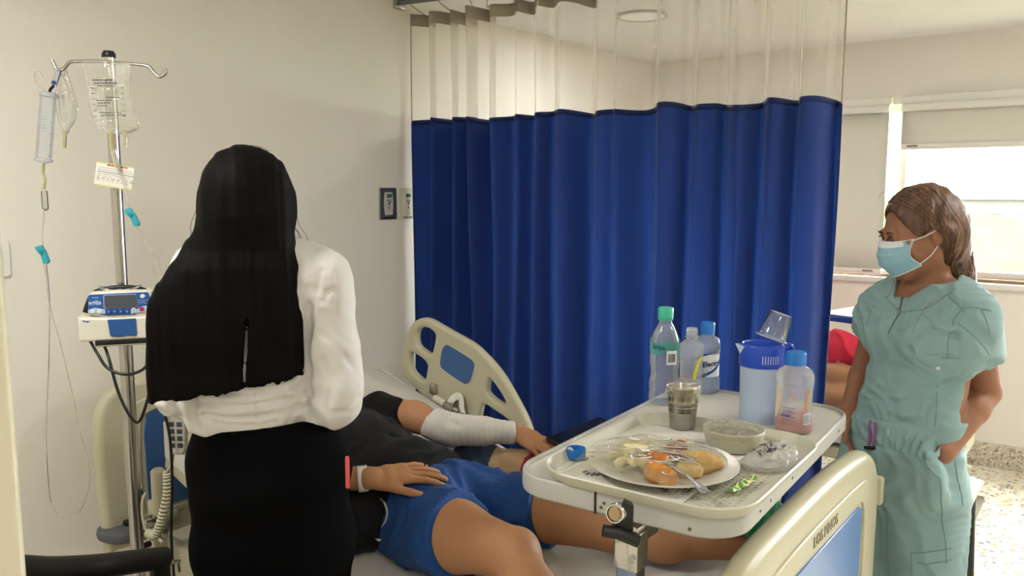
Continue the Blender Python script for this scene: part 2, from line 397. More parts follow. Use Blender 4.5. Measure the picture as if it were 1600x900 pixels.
class Field:
    def __init__(s, res=.005, inf=0.0, k=.02): s.res = res; s.inf = inf; s.k = k; s.ops = []
    # primitives -----------------------------------------------------
    def cap(s, a, b, ra, rb=None, k=None, mode='add'):
        a = A3(a); b = A3(b); rb = ra if rb is None else rb; i = s.inf if mode == 'add' else 0; ra += i; rb += i
        def fn(X, Y, Z):
            d = b - a; L2 = d @ d + 1e-12; t = np.clip(((X - a[0]) * d[0] + (Y - a[1]) * d[1] + (Z - a[2]) * d[2]) / L2, 0, 1)
            return np.sqrt((X - a[0] - t * d[0]) ** 2 + (Y - a[1] - t * d[1]) ** 2 + (Z - a[2] - t * d[2]) ** 2) - (ra + (rb - ra) * t)
        r = max(ra, rb); s.ops.append((mode, fn, s.k if k is None else k, np.minimum(a, b) - r, np.maximum(a, b) + r)); return s
    def ell(s, c, r, ax=None, k=None, mode='add'):
        c = A3(c); r = A3(r) + (s.inf if mode == 'add' else 0); ax = np.eye(3) if ax is None else np.array([unit(q) for q in ax])
        def fn(X, Y, Z):
            P = [X - c[0], Y - c[1], Z - c[2]]; k0 = 0; k1 = 0
            for i in range(3):
                q = P[0] * ax[i][0] + P[1] * ax[i][1] + P[2] * ax[i][2]; k0 = k0 + (q / r[i]) ** 2; k1 = k1 + (q / r[i] ** 2) ** 2
            k0 = np.sqrt(k0); return k0 * (k0 - 1) / (np.sqrt(k1) + 1e-9)
        e = np.abs(ax.T) @ r; s.ops.append((mode, fn, s.k if k is None else k, c - e, c + e)); return s
    def ecap(s, a, b, side, r0, r1, k=None, end=.6, mode='add'):
        """limb with an elliptical section: side = direction of the first half-width"""
        a = A3(a); b = A3(b); d = b - a; L = np.linalg.norm(d); d = d / L; sd = unit(A3(side) - d * (A3(side) @ d)); ot = np.cross(d, sd)
        i = s.inf if mode == 'add' else 0; r0 = (r0[0] + i, r0[1] + i); r1 = (r1[0] + i, r1[1] + i)
        def fn(X, Y, Z):
            x = X - a[0]; y = Y - a[1]; z = Z - a[2]; al = x * d[0] + y * d[1] + z * d[2]; t = np.clip(al / L, 0, 1)
            p = x * sd[0] + y * sd[1] + z * sd[2]; q = x * ot[0] + y * ot[1] + z * ot[2]; o = al - t * L
            w = r0[0] + (r1[0] - r0[0]) * t; h = r0[1] + (r1[1] - r0[1]) * t; e = np.minimum(w, h) * end + i * .4
            k0 = np.sqrt((p / w) ** 2 + (q / h) ** 2 + (o / e) ** 2); k1 = np.sqrt((p / w ** 2) ** 2 + (q / h ** 2) ** 2 + (o / e ** 2) ** 2)
            return k0 * (k0 - 1) / (k1 + 1e-9)
        r = max(r0 + r1); s.ops.append((mode, fn, s.k if k is None else k, np.minimum(a, b) - r, np.maximum(a, b) + r)); return s
    def loft(s, rows, side, dep, k=.02):
        """hanging sheet of hair: rows of (centre, half width, half depth) from top to bottom, elliptical in plan"""
        zs = np.array([r[0][2] for r in rows])[::-1]; side = unit(side); dep = unit(dep)
        ca = np.array([A3(r[0]) @ side for r in rows])[::-1]; cb = np.array([A3(r[0]) @ dep for r in rows])[::-1]; w = np.array([r[1] for r in rows])[::-1]; h = np.array([r[2] for r in rows])[::-1]
        def fn(X, Y, Z):
            p = X * side[0] + Y * side[1] - np.interp(Z, zs, ca); q = X * dep[0] + Y * dep[1] - np.interp(Z, zs, cb); W_ = np.interp(Z, zs, w); H_ = np.interp(Z, zs, h)
            k0 = ((np.abs(p) / W_) ** 2.4 + (np.abs(q) / H_) ** 2.4) ** (1 / 2.4); f = (k0 - 1) * np.minimum(W_, H_)
            return np.maximum(f, np.maximum(Z - zs[-1], zs[0] - Z))
        P = np.array([A3(r[0]) for r in rows]); m = w.max(); s.ops.append(('add', fn, k, P.min(0) - (m, m, 0), P.max(0) + (m, m, 0))); return s
    def chain(s, pts, rads, k=None, mode='add'):
        for p, q, r, t in zip(pts, pts[1:], rads, rads[1:]): s.cap(p, q, r, t, k, mode)
        return s
    def plane(s, p, n, k=.004, box=None):
        """cut away everything on the side n points to (only inside box if given)"""
        p = A3(p); n = unit(n)
        def fn(X, Y, Z): return (X - p[0]) * n[0] + (Y - p[1]) * n[1] + (Z - p[2]) * n[2]
        s.ops.append(('int', fn, k, None if box is None else A3(box[0]), None if box is None else A3(box[1]))); return s
    def disp(s, fn, box=None):
        """add fn(X,Y,Z) to the field near the surface (positive = inwards)"""
        s.ops.append(('disp', fn, 0, None if box is None else A3(box[0]), None if box is None else A3(box[1]))); return s
    def crease(s, pts, w, amp):
        """shallow groove along a polyline"""
        P = [A3(q) for q in pts]; lo = np.min(P, 0) - 3 * w; hi = np.max(P, 0) + 3 * w
        def fn(X, Y, Z):
            m = None
            for a, b in zip(P, P[1:]):
                d = b - a; t = np.clip(((X - a[0]) * d[0] + (Y - a[1]) * d[1] + (Z - a[2]) * d[2]) / (d @ d + 1e-12), 0, 1)
                q = (X - a[0] - t * d[0]) ** 2 + (Y - a[1] - t * d[1]) ** 2 + (Z - a[2] - t * d[2]) ** 2; m = q if m is None else np.minimum(m, q)
            return amp * (np.exp(-m / (w * w)) - .45 * np.exp(-m / (4 * w * w)))
        return s.disp(fn, (lo, hi))
    def noise(s, amp, sc_, seed=0, dirs=None, box=None):
        S = (sc_,) * 3 if not isinstance(sc_, (tuple, list)) else sc_
        return s.disp(lambda X, Y, Z: amp * vnoise(X * S[0] + 50, Y * S[1] + 50, Z * S[2] + 50, seed), box)
    def folds(s, amp, freq, d, warp=.3, wsc=9, seed=1, box=None, sharp=1.5):
        """cloth folds: ridges across direction d, bent by noise"""
        d = unit(d)
        def fn(X, Y, Z):
            w = vnoise(X * wsc + 31, Y * wsc + 17, Z * wsc + 5, seed); m = vnoise(X * wsc * .7 + 3, Y * wsc * .7 + 77, Z * wsc * .7 + 9, seed + 3)
            t = (X * d[0] + Y * d[1] + Z * d[2]) * freq + w * warp * freq * .12
            return amp * (np.abs(np.sin(t)) ** sharp - .5) * (.4 + .6 * (m > 0) * m * 2 + .3)
        return s.disp(fn, box)
    # evaluate -------------------------------------------------------
    def evaluate(s):
        if hasattr(s, 'G'): return s
        lo = np.min([o[3] for o in s.ops if o[0] == 'add'], 0) - 4 * s.res - .012; hi = np.max([o[4] for o in s.ops if o[0] == 'add'], 0) + 4 * s.res + .012
        n = np.ceil((hi - lo) / s.res).astype(int) + 1; s.lo = lo; s.n = n
        ax = [(lo[i] + np.arange(n[i]) * s.res) for i in range(3)]; G = np.full(tuple(n), .2, dtype=np.float32)
        for mode, fn, k, b0, b1 in s.ops:
            m = k + 3 * s.res + .012 if mode in ('add', 'sub') else 0
            if b0 is None: sl = [slice(0, n[i]) for i in range(3)]
            else: sl = [slice(max(0, int((b0[i] - m - lo[i]) / s.res)), min(n[i], int((b1[i] + m - lo[i]) / s.res) + 2)) for i in range(3)]
            if any(q.stop <= q.start for q in sl): continue
            X = ax[0][sl[0]][:, None, None]; Y = ax[1][sl[1]][None, :, None]; Z = ax[2][sl[2]][None, None, :]; g = G[sl[0], sl[1], sl[2]]
            if mode == 'disp':
                idx = np.nonzero(np.abs(g) < .03)
                if len(idx[0]): g[idx] += fn(ax[0][sl[0]][idx[0]], ax[1][sl[1]][idx[1]], ax[2][sl[2]][idx[2]]).astype(np.float32)
                continue
            f = fn(X, Y, Z).astype(np.float32)
            kk = max(k, 1e-6); h = np.maximum(kk - np.abs(g - f), 0) / kk
            if mode == 'add': g[...] = np.minimum(g, f) - h * h * kk / 4
            elif mode == 'sub': h = np.maximum(kk - np.abs(g + f), 0) / kk; g[...] = np.maximum(g, -f) + h * h * kk / 4
            else: g[...] = np.maximum(g, f) + h * h * kk / 4
        s.G = G; return s
    def f(s, p):
        s.evaluate(); q = (A3(p) - s.lo) / s.res; i = np.clip(np.floor(q).astype(int), 0, s.n - 2); t = np.clip(q - i, 0, 1); g = s.G[i[0]:i[0] + 2, i[1]:i[1] + 2, i[2]:i[2] + 2]
        g = g[0] * (1 - t[0]) + g[1] * t[0]; g = g[0] * (1 - t[1]) + g[1] * t[1]; return float(g[0] * (1 - t[2]) + g[1] * t[2])
    def grad(s, p):
        p = A3(p); h = s.res * 1.2; g = np.array([s.f(p + e) - s.f(p - e) for e in np.eye(3) * h]); return g / (np.linalg.norm(g) + 1e-9)
    def snap(s, p, off=0.0, it=6, along=None):
        """nearest surface point, lifted by off; along = slide only along this direction"""
        p = A3(p)
        if along is not None:
            d = unit(along); a = p - d * .0
            for t in np.arange(0, .6, s.res * .7):
                q = a + d * t
                if s.f(q) < off: return Vector(q)
            return Vector(p)
        for _ in range(it): p = p - s.grad(p) * (s.f(p) - off) * .8
        return Vector(p)
    def ray(s, px, py, off=0.0, d0=.8, d1=4.0):
        """first point of the surface seen at this pixel from the camera"""
        prev = None
        for d in np.arange(d0, d1, s.res * .8):
            p = at(px, py, d=d); q = (A3(p) - s.lo) / s.res
            if np.any(q < 0) or np.any(q > s.n - 1): continue
            if s.f(p) < off: return p
        return None
    def mesh(s):
        s.evaluate(); G = s.G; S = G < 0
        C = np.zeros(tuple(s.n - 1), dtype=np.uint8)
        for i in (0, 1):
            for j in (0, 1):
                for k in (0, 1): C += S[i:s.n[0] - 1 + i, j:s.n[1] - 1 + j, k:s.n[2] - 1 + k]
        cells = np.argwhere((C > 0) & (C < 8)); ids = np.full(C.shape, -1, dtype=np.int64); ids[tuple(cells.T)] = np.arange(len(cells))
        acc = np.zeros((len(cells), 3)); cnt = np.zeros(len(cells))
        cor = [(i, j, k) for i in (0, 1) for j in (0, 1) for k in (0, 1)]
        for a in cor:
            for ax_ in range(3):
                if a[ax_]: continue
                b = list(a); b[ax_] = 1
                ga = G[cells[:, 0] + a[0], cells[:, 1] + a[1], cells[:, 2] + a[2]]; gb = G[cells[:, 0] + b[0], cells[:, 1] + b[1], cells[:, 2] + b[2]]
                m = (ga < 0) != (gb < 0); t = np.where(m, ga / (ga - gb + 1e-20), 0)
                p = np.tile(np.array(a, float), (len(cells), 1)); p[:, ax_] = t; acc[m] += p[m]; cnt += m
        verts = s.lo + (cells + acc / cnt[:, None]) * s.res
        faces = []
        for ax_ in range(3):
            o1, o2 = [(1, 2), (2, 0), (0, 1)][ax_]
            A = [slice(0, s.n[i]) for i in range(3)]; B = list(A); A[ax_] = slice(0, s.n[ax_] - 1); B[ax_] = slice(1, s.n[ax_])
            D = S[tuple(A)] != S[tuple(B)]; e = np.argwhere(D); e = e[(e[:, o1] > 0) & (e[:, o2] > 0) & (e[:, o1] < s.n[o1] - 1) & (e[:, o2] < s.n[o2] - 1)]
            inside = S[tuple(e.T)]
            def cid(d1, d2): q = e.copy(); q[:, o1] -= d1; q[:, o2] -= d2; return ids[tuple(q.T)]
            q = np.stack([cid(1, 1), cid(0, 1), cid(0, 0), cid(1, 0)], 1); q[~inside] = q[~inside][:, ::-1]; faces.append(q)
        F = np.concatenate(faces); F = F[(F >= 0).all(1)]
        return verts, F
    def build(s, name, m, parent=None, base=None, matfn=None, smooth_it=1, subd=0):
        v, F = s.mesh(); off = wloc(parent) if parent else Vector(base if base is not None else v.mean(0))
        # light relaxation of the vertices keeps the surface even
        for _ in range(smooth_it):
            acc = np.zeros_like(v); c = np.zeros(len(v))
            for a, b in ((0, 1), (1, 2), (2, 3), (3, 0)):
                np.add.at(acc, F[:, a], v[F[:, b]]); np.add.at(c, F[:, a], 1); np.add.at(acc, F[:, b], v[F[:, a]]); np.add.at(c, F[:, b], 1)
            v = v * .5 + .5 * acc / np.maximum(c, 1)[:, None]
        me = bpy.data.meshes.new(name); me.vertices.add(len(v)); me.vertices.foreach_set('co', (v - np.array(off)).astype(np.float32).ravel())
        me.loops.add(len(F) * 4); me.loops.foreach_set('vertex_index', F.ravel().astype(np.int32)); me.polygons.add(len(F))
        me.polygons.foreach_set('loop_start', np.arange(0, len(F) * 4, 4, dtype=np.int32)); me.polygons.foreach_set('use_smooth', [True] * len(F))
        ms = m if isinstance(m, (list, tuple)) else [m]
        for x in ms: me.materials.append(x)
        if matfn is not None: me.polygons.foreach_set('material_index', matfn(v[F].mean(1)).astype(np.int32))
        me.update(calc_edges=True); me.validate()
        o = bpy.data.objects.new(name, me); COL.objects.link(o)
        if parent: o.parent = parent
        else: o.location = off
        return o
def fhand(F, w, d, n, side, sc_=1.0, curl=((8, 10, 8),) * 4, spread=(4, 1, -2, -6), thumb=(.75, .65, -.15), tbend=12, k=.006, wrist=(.026, .019)):
    """five-fingered hand: w wrist, d towards the fingers, n back of the hand, side=+1/-1 picks the thumb side; returns fingertips"""
    d = unit(d); n = unit(A3(n) - d * (A3(n) @ d)); t = np.cross(d, n) * side; w = A3(w); S = sc_
    P = lambda a, b, c: w + (d * a + t * b + n * c) * S
    F.ecap(P(-.01, 0, 0), P(.045, .002, .0), t, (wrist[0] * S, wrist[1] * S), (.036 * S, .017 * S), k=.015)
    F.ecap(P(.04, .002, 0), P(.082, 0, -.001), t, (.036 * S, .016 * S), (.039 * S, .012 * S), k=.012)
    F.cap(P(.015, .022, -.006), P(.055, .028, -.008), .014 * S, .011 * S, k=.015)
    tips = []
    lens = ((.043, .026, .021), (.047, .030, .022), (.043, .027, .021), (.034, .021, .019)); offs = (.0275, .0095, -.009, -.0265); base = (.086, .090, .087, .080); rr = (.0092, .0093, .0088, .0078)
    for i in range(4):
        a = math.radians(spread[i]); fd = d * math.cos(a) + t * math.sin(a); p = P(base[i] - .012, offs[i], 0); ang = 0; q = P(base[i], offs[i], .001); r = rr[i] * S
        F.cap(P(.04, offs[i] * .6, .002), q, .009 * S, r * 1.12, k=.008)
        for j in range(3):
            ang += math.radians(curl[i][j]); q2 = q + (fd * math.cos(ang) - n * math.sin(ang)) * lens[i][j] * S
            F.cap(q, q2, r * (1.04 - .10 * j), r * (.96 - .13 * j), k=k * (.7 if j else 1)); q = q2
        tips.append((q, fd * math.cos(ang) - n * math.sin(ang)))
    td = unit(d * thumb[0] + t * thumb[1] + n * thumb[2]); q = P(.022, .022, -.006); ln = (.040, .033, .028); rt = (.0135, .0112, .0098, .0078); ang = 0
    for j in range(3):
        a = math.radians(tbend) * j; dd = unit(td * math.cos(a) + d * math.sin(a) * .9); q2 = q + dd * ln[j] * S; F.cap(q, q2, rt[j] * S, rt[j + 1] * S, k=.010 if j == 0 else .005); q = q2
    tips.append((q, dd)); return tips
def fhead(F, c, f, u, sc_=1.0, neck=None, neckr=.052, detail=True):
    f = unit(f); u = unit(A3(u) - f * (A3(u) @ f)); s_ = np.cross(u, f); c = A3(c); S = sc_
    P = lambda a, b, d_: c + (s_ * a + f * b + u * d_) * S
    ax = (s_, f, u); E = lambda p, r, k=.02, mode='add': F.ell(P(*p), [x * S for x in r], ax, k=k, mode=mode)
    E((0, -.014, .026), (.075, .093, .090)); E((0, .030, -.022), (.062, .060, .085), .03); F.cap(P(0, .058, -.090), P(0, .066, -.092), .024 * S, .022 * S, k=.03)
    for q in (-1, 1):
        F.cap(P(q * .052, .0, -.055), P(q * .012, .060, -.095), .020 * S, .020 * S, k=.03); E((q * .036, .052, -.025), (.026, .026, .026), .02)
        if detail:
            E((q * .0315, .094, .008), (.021, .014, .013), .012, 'sub'); E((q * .031, .0775, .006), (.0155, .0135, .0125), .004)
            E((q * .030, .084, .022), (.022, .010, .007), .012)
            E((q * .077, -.008, -.008), (.007, .017, .029), .006); E((q * .084, -.004, -.004), (.004, .009, .016), .004, 'sub')
    if detail:
        F.cap(P(0, .088, .010), P(0, .106, -.026), .0075 * S, .0105 * S, k=.012)
        for q in (-1, 1): E((q * .011, .100, -.030), (.008, .010, .008), .006)
        E((0, .092, -.052), (.022, .010, .006), .008); E((0, .090, -.063), (.020, .010, .007), .008); E((0, .105, -.0575), (.018, .006, .0012), .003, 'sub')
    if neck is not None: F.cap(P(0, -.018, -.055), neck, neckr * S, neckr * 1.08 * S, k=.03)
    return P, ax
def skin_mat(name, col, col2, rough=.52):
    return mat(name, col, rough, spec=.3, bump=(140, .10, 5), var=(7, .55, col2), sss=.12)
# ------------------------------------------------------------------ curtain
def fabric(name, c1, c2, transl, tcol, alpha=0.0):
    k = NT(name); b = k.b; b.inputs['Roughness'].default_value = .75; b.inputs['Base Color'].default_value = lin(c1)
    b.inputs['Sheen Weight'].default_value = .15; b.inputs['Specular IOR Level'].default_value = .25
    tc = k.add('ShaderNodeTexCoord'); nz = k.add('ShaderNodeTexNoise', Scale=260.0, Detail=2.0); k.link(tc.outputs['Object'], nz.inputs['Vector'])
    bp = k.add('ShaderNodeBump', Strength=.12, Distance=.002); k.link(nz.outputs[0], bp.inputs['Height']); k.link(bp.outputs[0], b.inputs['Normal'])
    t = k.add('ShaderNodeBsdfTranslucent'); t.inputs[0].default_value = lin(tcol)
    m = k.add('ShaderNodeMixShader'); m.inputs[0].default_value = transl; k.link(b.outputs[0], m.inputs[1]); k.link(t.outputs[0], m.inputs[2])
    last = m
    if alpha:
        tr = k.add('ShaderNodeBsdfTransparent'); m2 = k.add('ShaderNodeMixShader'); lw = k.add('ShaderNodeLayerWeight', Blend=.5); pw = k.add('ShaderNodeMath', _operation='POWER'); pw.inputs[1].default_value = 2.0
        mr = k.add('ShaderNodeMapRange'); mr.inputs[3].default_value = 1 - alpha; mr.inputs[4].default_value = .25; k.link(lw.outputs['Facing'], pw.inputs[0]); k.link(pw.outputs[0], mr.inputs[0]); k.link(mr.outputs[0], m2.inputs[0])
        k.link(m.outputs[0], m2.inputs[1]); k.link(tr.outputs[0], m2.inputs[2]); last = m2
    k.link(last.outputs[0], k.out.inputs[0]); return k.m
m_navy = fabric('royal_blue_fabric', '132a6a', '', .17, '274fa6')
m_navy_hem = fabric('dark_blue_hem', '14265c', '', .05, '1c3a86')
m_net = fabric('white_net', 'd9d0c4', '', .3, 'efe8de', alpha=.22)
m_tape = fabric('beige_tape', 'a89e8e', '', .1, 'b8ae9c')
CZ = 1.946
def curtain_plan():
    """plan polyline: tight pleats near the wall, then long irregular waves"""
    raw = [(-2.85, 2.90), (-2.78, 3.00), (-2.71, 2.89), (-2.66, 3.02), (-2.57, 2.89), (-2.53, 3.02), (-2.47, 2.87), (-2.43, 3.03), (-2.36, 2.90),
           (-2.30, 2.99), (-2.25, 2.96), (-2.21, 3.03), (-2.12, 2.93), (-2.09, 3.01), (-2.00, 2.95), (-1.94, 3.06), (-1.88, 3.03), (-1.83, 2.955), (-1.77, 2.975), (-1.73, 2.96), (-1.66, 3.05), (-1.60, 3.04), (-1.55, 2.97), (-1.49, 3.00), (-1.46, 3.07), (-1.40, 3.01),
           (-1.345, 3.04), (-1.32, 3.09), (-1.255, 3.02), (-1.22, 3.04), (-1.19, 3.13), (-1.135, 3.045), (-1.09, 3.06), (-1.06, 3.15), (-1.02, 3.07), (-.965, 3.10), (-.93, 3.20), (-.905, 3.17)]
    return smooth_path([(x, y, 0) for x, y in raw], 9)
plan = curtain_plan(); NP = len(plan)
def cpt(i, z):
    """curtain point i at height z: pleats wander a little with height"""
    p = plan[i]; q = (CZ - z); a = i / NP
    yb = 2.94 + (p.x + 2.85) * .105
    k = 1 + .28 * math.sin(a * 21 + q * 1.1) * min(1, abs(q) * .9)
    sx = .012 * math.sin(a * 34 + q * 1.7) * min(1, max(q, 0))
    fine = .007 * math.sin(a * 160 + 2.2 * math.sin(q * .9 + a * 9)) * math.sin(a * 17 + q * .8) * min(1, .4 + max(q, 0))
    return Vector((p.x + sx, yb + (p.y - yb) * k + fine, z + (.006 * math.sin(a * 55) + .008 * math.sin(a * 23)) * (1 if abs(q) < .2 else 1)))
def ztop(a):
    dips = .030 * math.exp(-((a - .13) / .025) ** 2) + .012 * math.exp(-((a - .05) / .02) ** 2)
    return 2.452 - dips - .008 * abs(math.sin(a * 48))
cur = thing('privacy_curtain', 'royal blue hospital curtain with white mesh top hanging behind the bed', 'curtain', (-1.85, 3.0, CZ))
nz_ = 30
MB().grid(lambda u, v: cpt(round(u * (NP - 1)), CZ - v * (CZ - .30)), NP, nz_).build('blue_fabric', m_navy, cur, angle=0)
MB().grid(lambda u, v: cpt(round(u * (NP - 1)), CZ + .006 - v * .022) + Vector((0, -.002, 0)), NP, 2).build('fabric_hem', m_navy_hem, cur, angle=0, solid=.003)
MB().grid(lambda u, v: cpt(round(u * (NP - 1)), ztop(u) - v * (ztop(u) - CZ)), NP, 12).build('mesh_panel', m_net, cur, angle=0)
MB().grid(lambda u, v: cpt(round(u * (NP - 1)), ztop(u) + .004 - v * .055) + Vector((0, -.0015, 0)), NP, 3).build('heading_tape', m_tape, cur, angle=0, solid=.002)
for side, i in ((0, 0), (1, NP - 1)):
    MB().tube([cpt(i, z) for z in np.linspace(2.44, CZ, 8)], .003, 6).build('net_side_seam', m_tape, cur)
    MB().tube([cpt(i, z) for z in np.linspace(CZ, .30, 20)], .0035, 6).build('side_seam', m_navy_hem, cur)
trk = thing('curtain_track', 'grey metal curtain track under the ceiling above the blue curtain', 'curtain track', (-1.9, 2.93, 2.5))
tp = [(-2.875, 2.85, 2.505), (-2.3, 2.955, 2.505), (-1.6, 3.03, 2.505), (-.6, 3.15, 2.505)]
MB().tube(smooth_path(tp, 6), .018, 4, flat=(1, .8)).build('track_rail', mat('track_grey', '77787a', .4, .6), trk)
MB().box((-2.872, 2.85, 2.495), (.016, .07, .05), bev=.004).build('end_bracket', m_steel, trk)
m_hook = mat('hook_metal', 'a29a8d', .3, .8)
for k in range(16):
    i = min(NP - 1, int((k + .35) / 16 * NP)); p = cpt(i, 0); za = ztop(i / NP) - .012
    yb = 2.855 + (p.x + 2.875) * .16 if p.x < -2.3 else 2.955 + (p.x + 2.3) * .11
    top = Vector((p.x, yb, 2.496))
    pts = [top, top + Vector((0, 0, -.012)), Vector((p.x, (p.y + yb) / 2 - .004, (za + 2.49) / 2 + .004)), Vector((p.x, p.y - .008, za + .012)), Vector((p.x, p.y - .008, za - .004)), Vector((p.x, p.y + .004, za - .006)), Vector((p.x, p.y + .006, za + .006))]
    MB().tube(smooth_path(pts, 5), .0022, 6).build('curtain_hook', m_hook, cur)

# ------------------------------------------------------------------ bed
bed = thing('hospital_bed', 'cream plastic hospital bed with blue panels, carrying the patient in black shirt', 'bed', (-1.56, 1.74, 0))
MN, MF = 1.28, 2.20; TILT = math.radians(18)
def bedz(x):
    """top of the mattress: flat, then raised towards the head"""
    if x > -1.30: return .62
    t = min(1, (-1.30 - x) / .25); return .62 + (math.tan(TILT) * ((-1.30 - x) - .125) if t >= 1 else math.tan(TILT) * .125 * t * t)
# footboard (outline in Y,z)
fo = [(1.215, .42), (1.20, .70), (1.203, .86), (1.235, .945), (1.31, .985), (1.50, 1.0), (1.73, 1.006), (1.93, 1.0), (2.06, .982), (2.135, .935), (2.165, .85), (2.165, .65), (2.15, .42)]
def arcs(pts, n=5):
    P = smooth_path([(a, b, 0) for a, b in pts], n); return [(p.x, p.y) for p in P]
def foot_panel(parent_name, X, out, isfoot):
    M = frame((X, 0, 0), (0, 1, 0), (0, 0, 1))           # x->Y, y->Z, normal +X
    p = MB().prism(arcs(fo), .052, M, bev=.024, seg=6).build(parent_name, m_cream, bed)
    s = 1 if out > 0 else -1
    Mr = frame((X + s * .026, 0, 0), (0, 1, 0), (0, 0, 1))
    outer = [(1.295, .50), (1.285, .70), (1.295, .86), (1.34, .915), (1.5, .935), (1.73, .94), (1.92, .937), (2.01, .928), (2.05, .89), (2.062, .80), (2.062, .65), (2.05, .50)]
    inner = [(1.345, .52), (1.34, .70), (1.35, .84), (1.38, .872), (1.5, .885), (1.73, .887), (1.92, .886), (1.985, .878), (2.005, .85), (2.01, .80), (2.01, .65), (2.0, .52)]
    MB().prism(arcs(outer), .012, Mr, bev=.005, holes=[arcs(inner)], seg=3).build('raised_rim', m_cream, p)
    bl = [(1.36, .53), (1.355, .80), (1.365, .862), (1.39, .876), (1.96, .876), (1.985, .865), (1.99, .84), (1.985, .53)]
    MB().prism(bl, .006, frame((X + s * .027, 0, 0), (0, 1, 0), (0, 0, 1)), bev=.002).build('blue_insert', mat('blue_insert_foot', '5b7fb4', .22, var=(3, .3, '4a6fa8')) if isfoot else m_bedblue, p)
    return p
fp = foot_panel('footboard', -.505, 1, True)
MB().text('LOS PINOS', .034, frame((-.4722, 1.69, .912), (0, 1, 0), (0, .12, 1)), extrude=.0012).build('embossed_lettering', mat('embossed_cream', '8d8570', .5), fp, smooth=False)
MB().cyl((-.48, 1.895, .925), (-.474, 1.895, .925), .004, n=12).build('rivet', m_rubber, fp)
hb = foot_panel('headboard', -2.64, 1, False)
MB().box((-.50, 2.19, .845), (.05, .03, .075), bev=.008).build('footboard_lug', m_cream, bed)
# frame, deck, legs
MB().box((-1.57, 1.74, .36), (2.10, .80, .05), bev=.01).box((-1.57, 1.36, .42), (2.05, .04, .09), bev=.008).box((-1.57, 2.12, .42), (2.05, .04, .09), bev=.008).build('base_frame', m_cream, bed)
MB().box((-.925, 1.74, .475), (.80, .88, .03), bev=.008).build('foot_deck', m_cream, bed)
dk = frame((-1.30, 1.74, .477), (-math.cos(TILT), 0, math.sin(TILT)), (0, -1, 0))
MB().box((.56, 0, 0), (1.08, .90, .03), bev=.008, M=dk).box((.56, .44, -.03), (1.08, .03, .07), bev=.006, M=dk).box((.56, -.44, -.03), (1.08, .03, .07), bev=.006, M=dk).build('backrest_deck', m_cream, bed)
for x in (-.65, -2.45):
    for y in (1.38, 2.10):
        l = MB().cyl((x, y, .12), (x, y, .36), .022).build('leg', m_cream, bed)
        MB().lathe([(0, -.016), (.05, -.016), (.06, -.01), (.06, .01), (.05, .016), (0, .016)], 24, frame((x, y, .06), (1, 0, 0), (0, 0, 1))).build('caster', m_rubber, l)
# lift strut and corner bumper near the head end
MB().box((-2.45, 1.30, .50), (.03, .05, .26), bev=.008).build('corner_post', m_cream, bed)
MB().cyl((-2.36, 1.262, .60), (-2.36, 1.262, .76), .022, n=20, bev=.008).build('socket_peg', m_cream, bed)
br = MB().box((-2.40, 1.25, .565), (.16, .03, .025), bev=.004).box((-2.36, 1.23, .60), (.04, .05, .03), bev=.004).cyl((-2.44, 1.235, .59), (-2.30, 1.235, .545), .008).build('steel_bracket', m_steel, bed)
MB().cyl((-2.42, 1.235, .68), (-2.42, 1.21, .68), .012, n=14).build('bracket_bolt', m_black, br)
MB().cyl((-2.38, 1.235, .52), (-2.38, 1.20, .52), .010, n=14).build('bracket_bolt', m_black, br)
bp_ = at(196, 827, X=-2.62)
bu = MB().lathe([(0, -.022), (.07, -.022), (.085, -.012), (.088, 0), (.085, .012), (.07, .022), (0, .022)], 32, Matrix.Translation(bp_ + Vector((0, .0, 0)))).build('corner_bumper', m_rubber, bed)
MB().cyl(bp_ + Vector((.02, 0, .02)), bp_ + Vector((.02, 0, .035)), .015, n=16).build('bumper_bolt', m_black, bu)
MB().box(bp_ + Vector((0, .10, .0)), (.04, .16, .03), bev=.005).build('bumper_arm', m_cream, bu)
# side rails: outlines traced at the rail's own distance
def rc(cx, cy): q = at(620 + cx / 4.5, 480 + cy / 4.5, Y=2.25); return (q.x, q.z)
r_out = [(113, 130), (150, 90), (200, 72), (250, 82), (310, 115), (400, 168), (500, 222), (570, 268), (640, 335), (700, 400), (760, 480), (820, 580), (880, 690), (920, 770), (945, 835),
         (955, 890), (900, 925), (780, 930), (640, 900), (560, 915), (460, 880), (380, 800), (300, 725), (235, 680), (185, 610), (110, 530), (60, 470), (40, 380), (52, 300), (80, 215)]
r_holes = [[(155, 215), (165, 160), (200, 138), (245, 148), (282, 180), (287, 215), (272, 290), (255, 325), (200, 295), (165, 262)],
           [(112, 322), (150, 328), (200, 362), (230, 400), (228, 440), (210, 510), (160, 480), (125, 440), (112, 395)],
           [(662, 505), (680, 508), (720, 560), (770, 640), (775, 680), (720, 655), (668, 612), (650, 580)],
           [(625, 677), (700, 720), (780, 775), (833, 828), (700, 828), (625, 815), (597, 790), (600, 745)]]
r_blue = [(330, 370), (345, 290), (370, 263), (400, 270), (530, 350), (565, 385), (567, 420), (545, 500), (520, 530), (480, 522), (350, 432), (331, 402)]
ro = closed_smooth([rc(*p) for p in r_out], 4); rh = [closed_smooth([rc(*p) for p in h], 4) for h in r_holes]; rb = closed_smooth([rc(*p) for p in r_blue], 3)
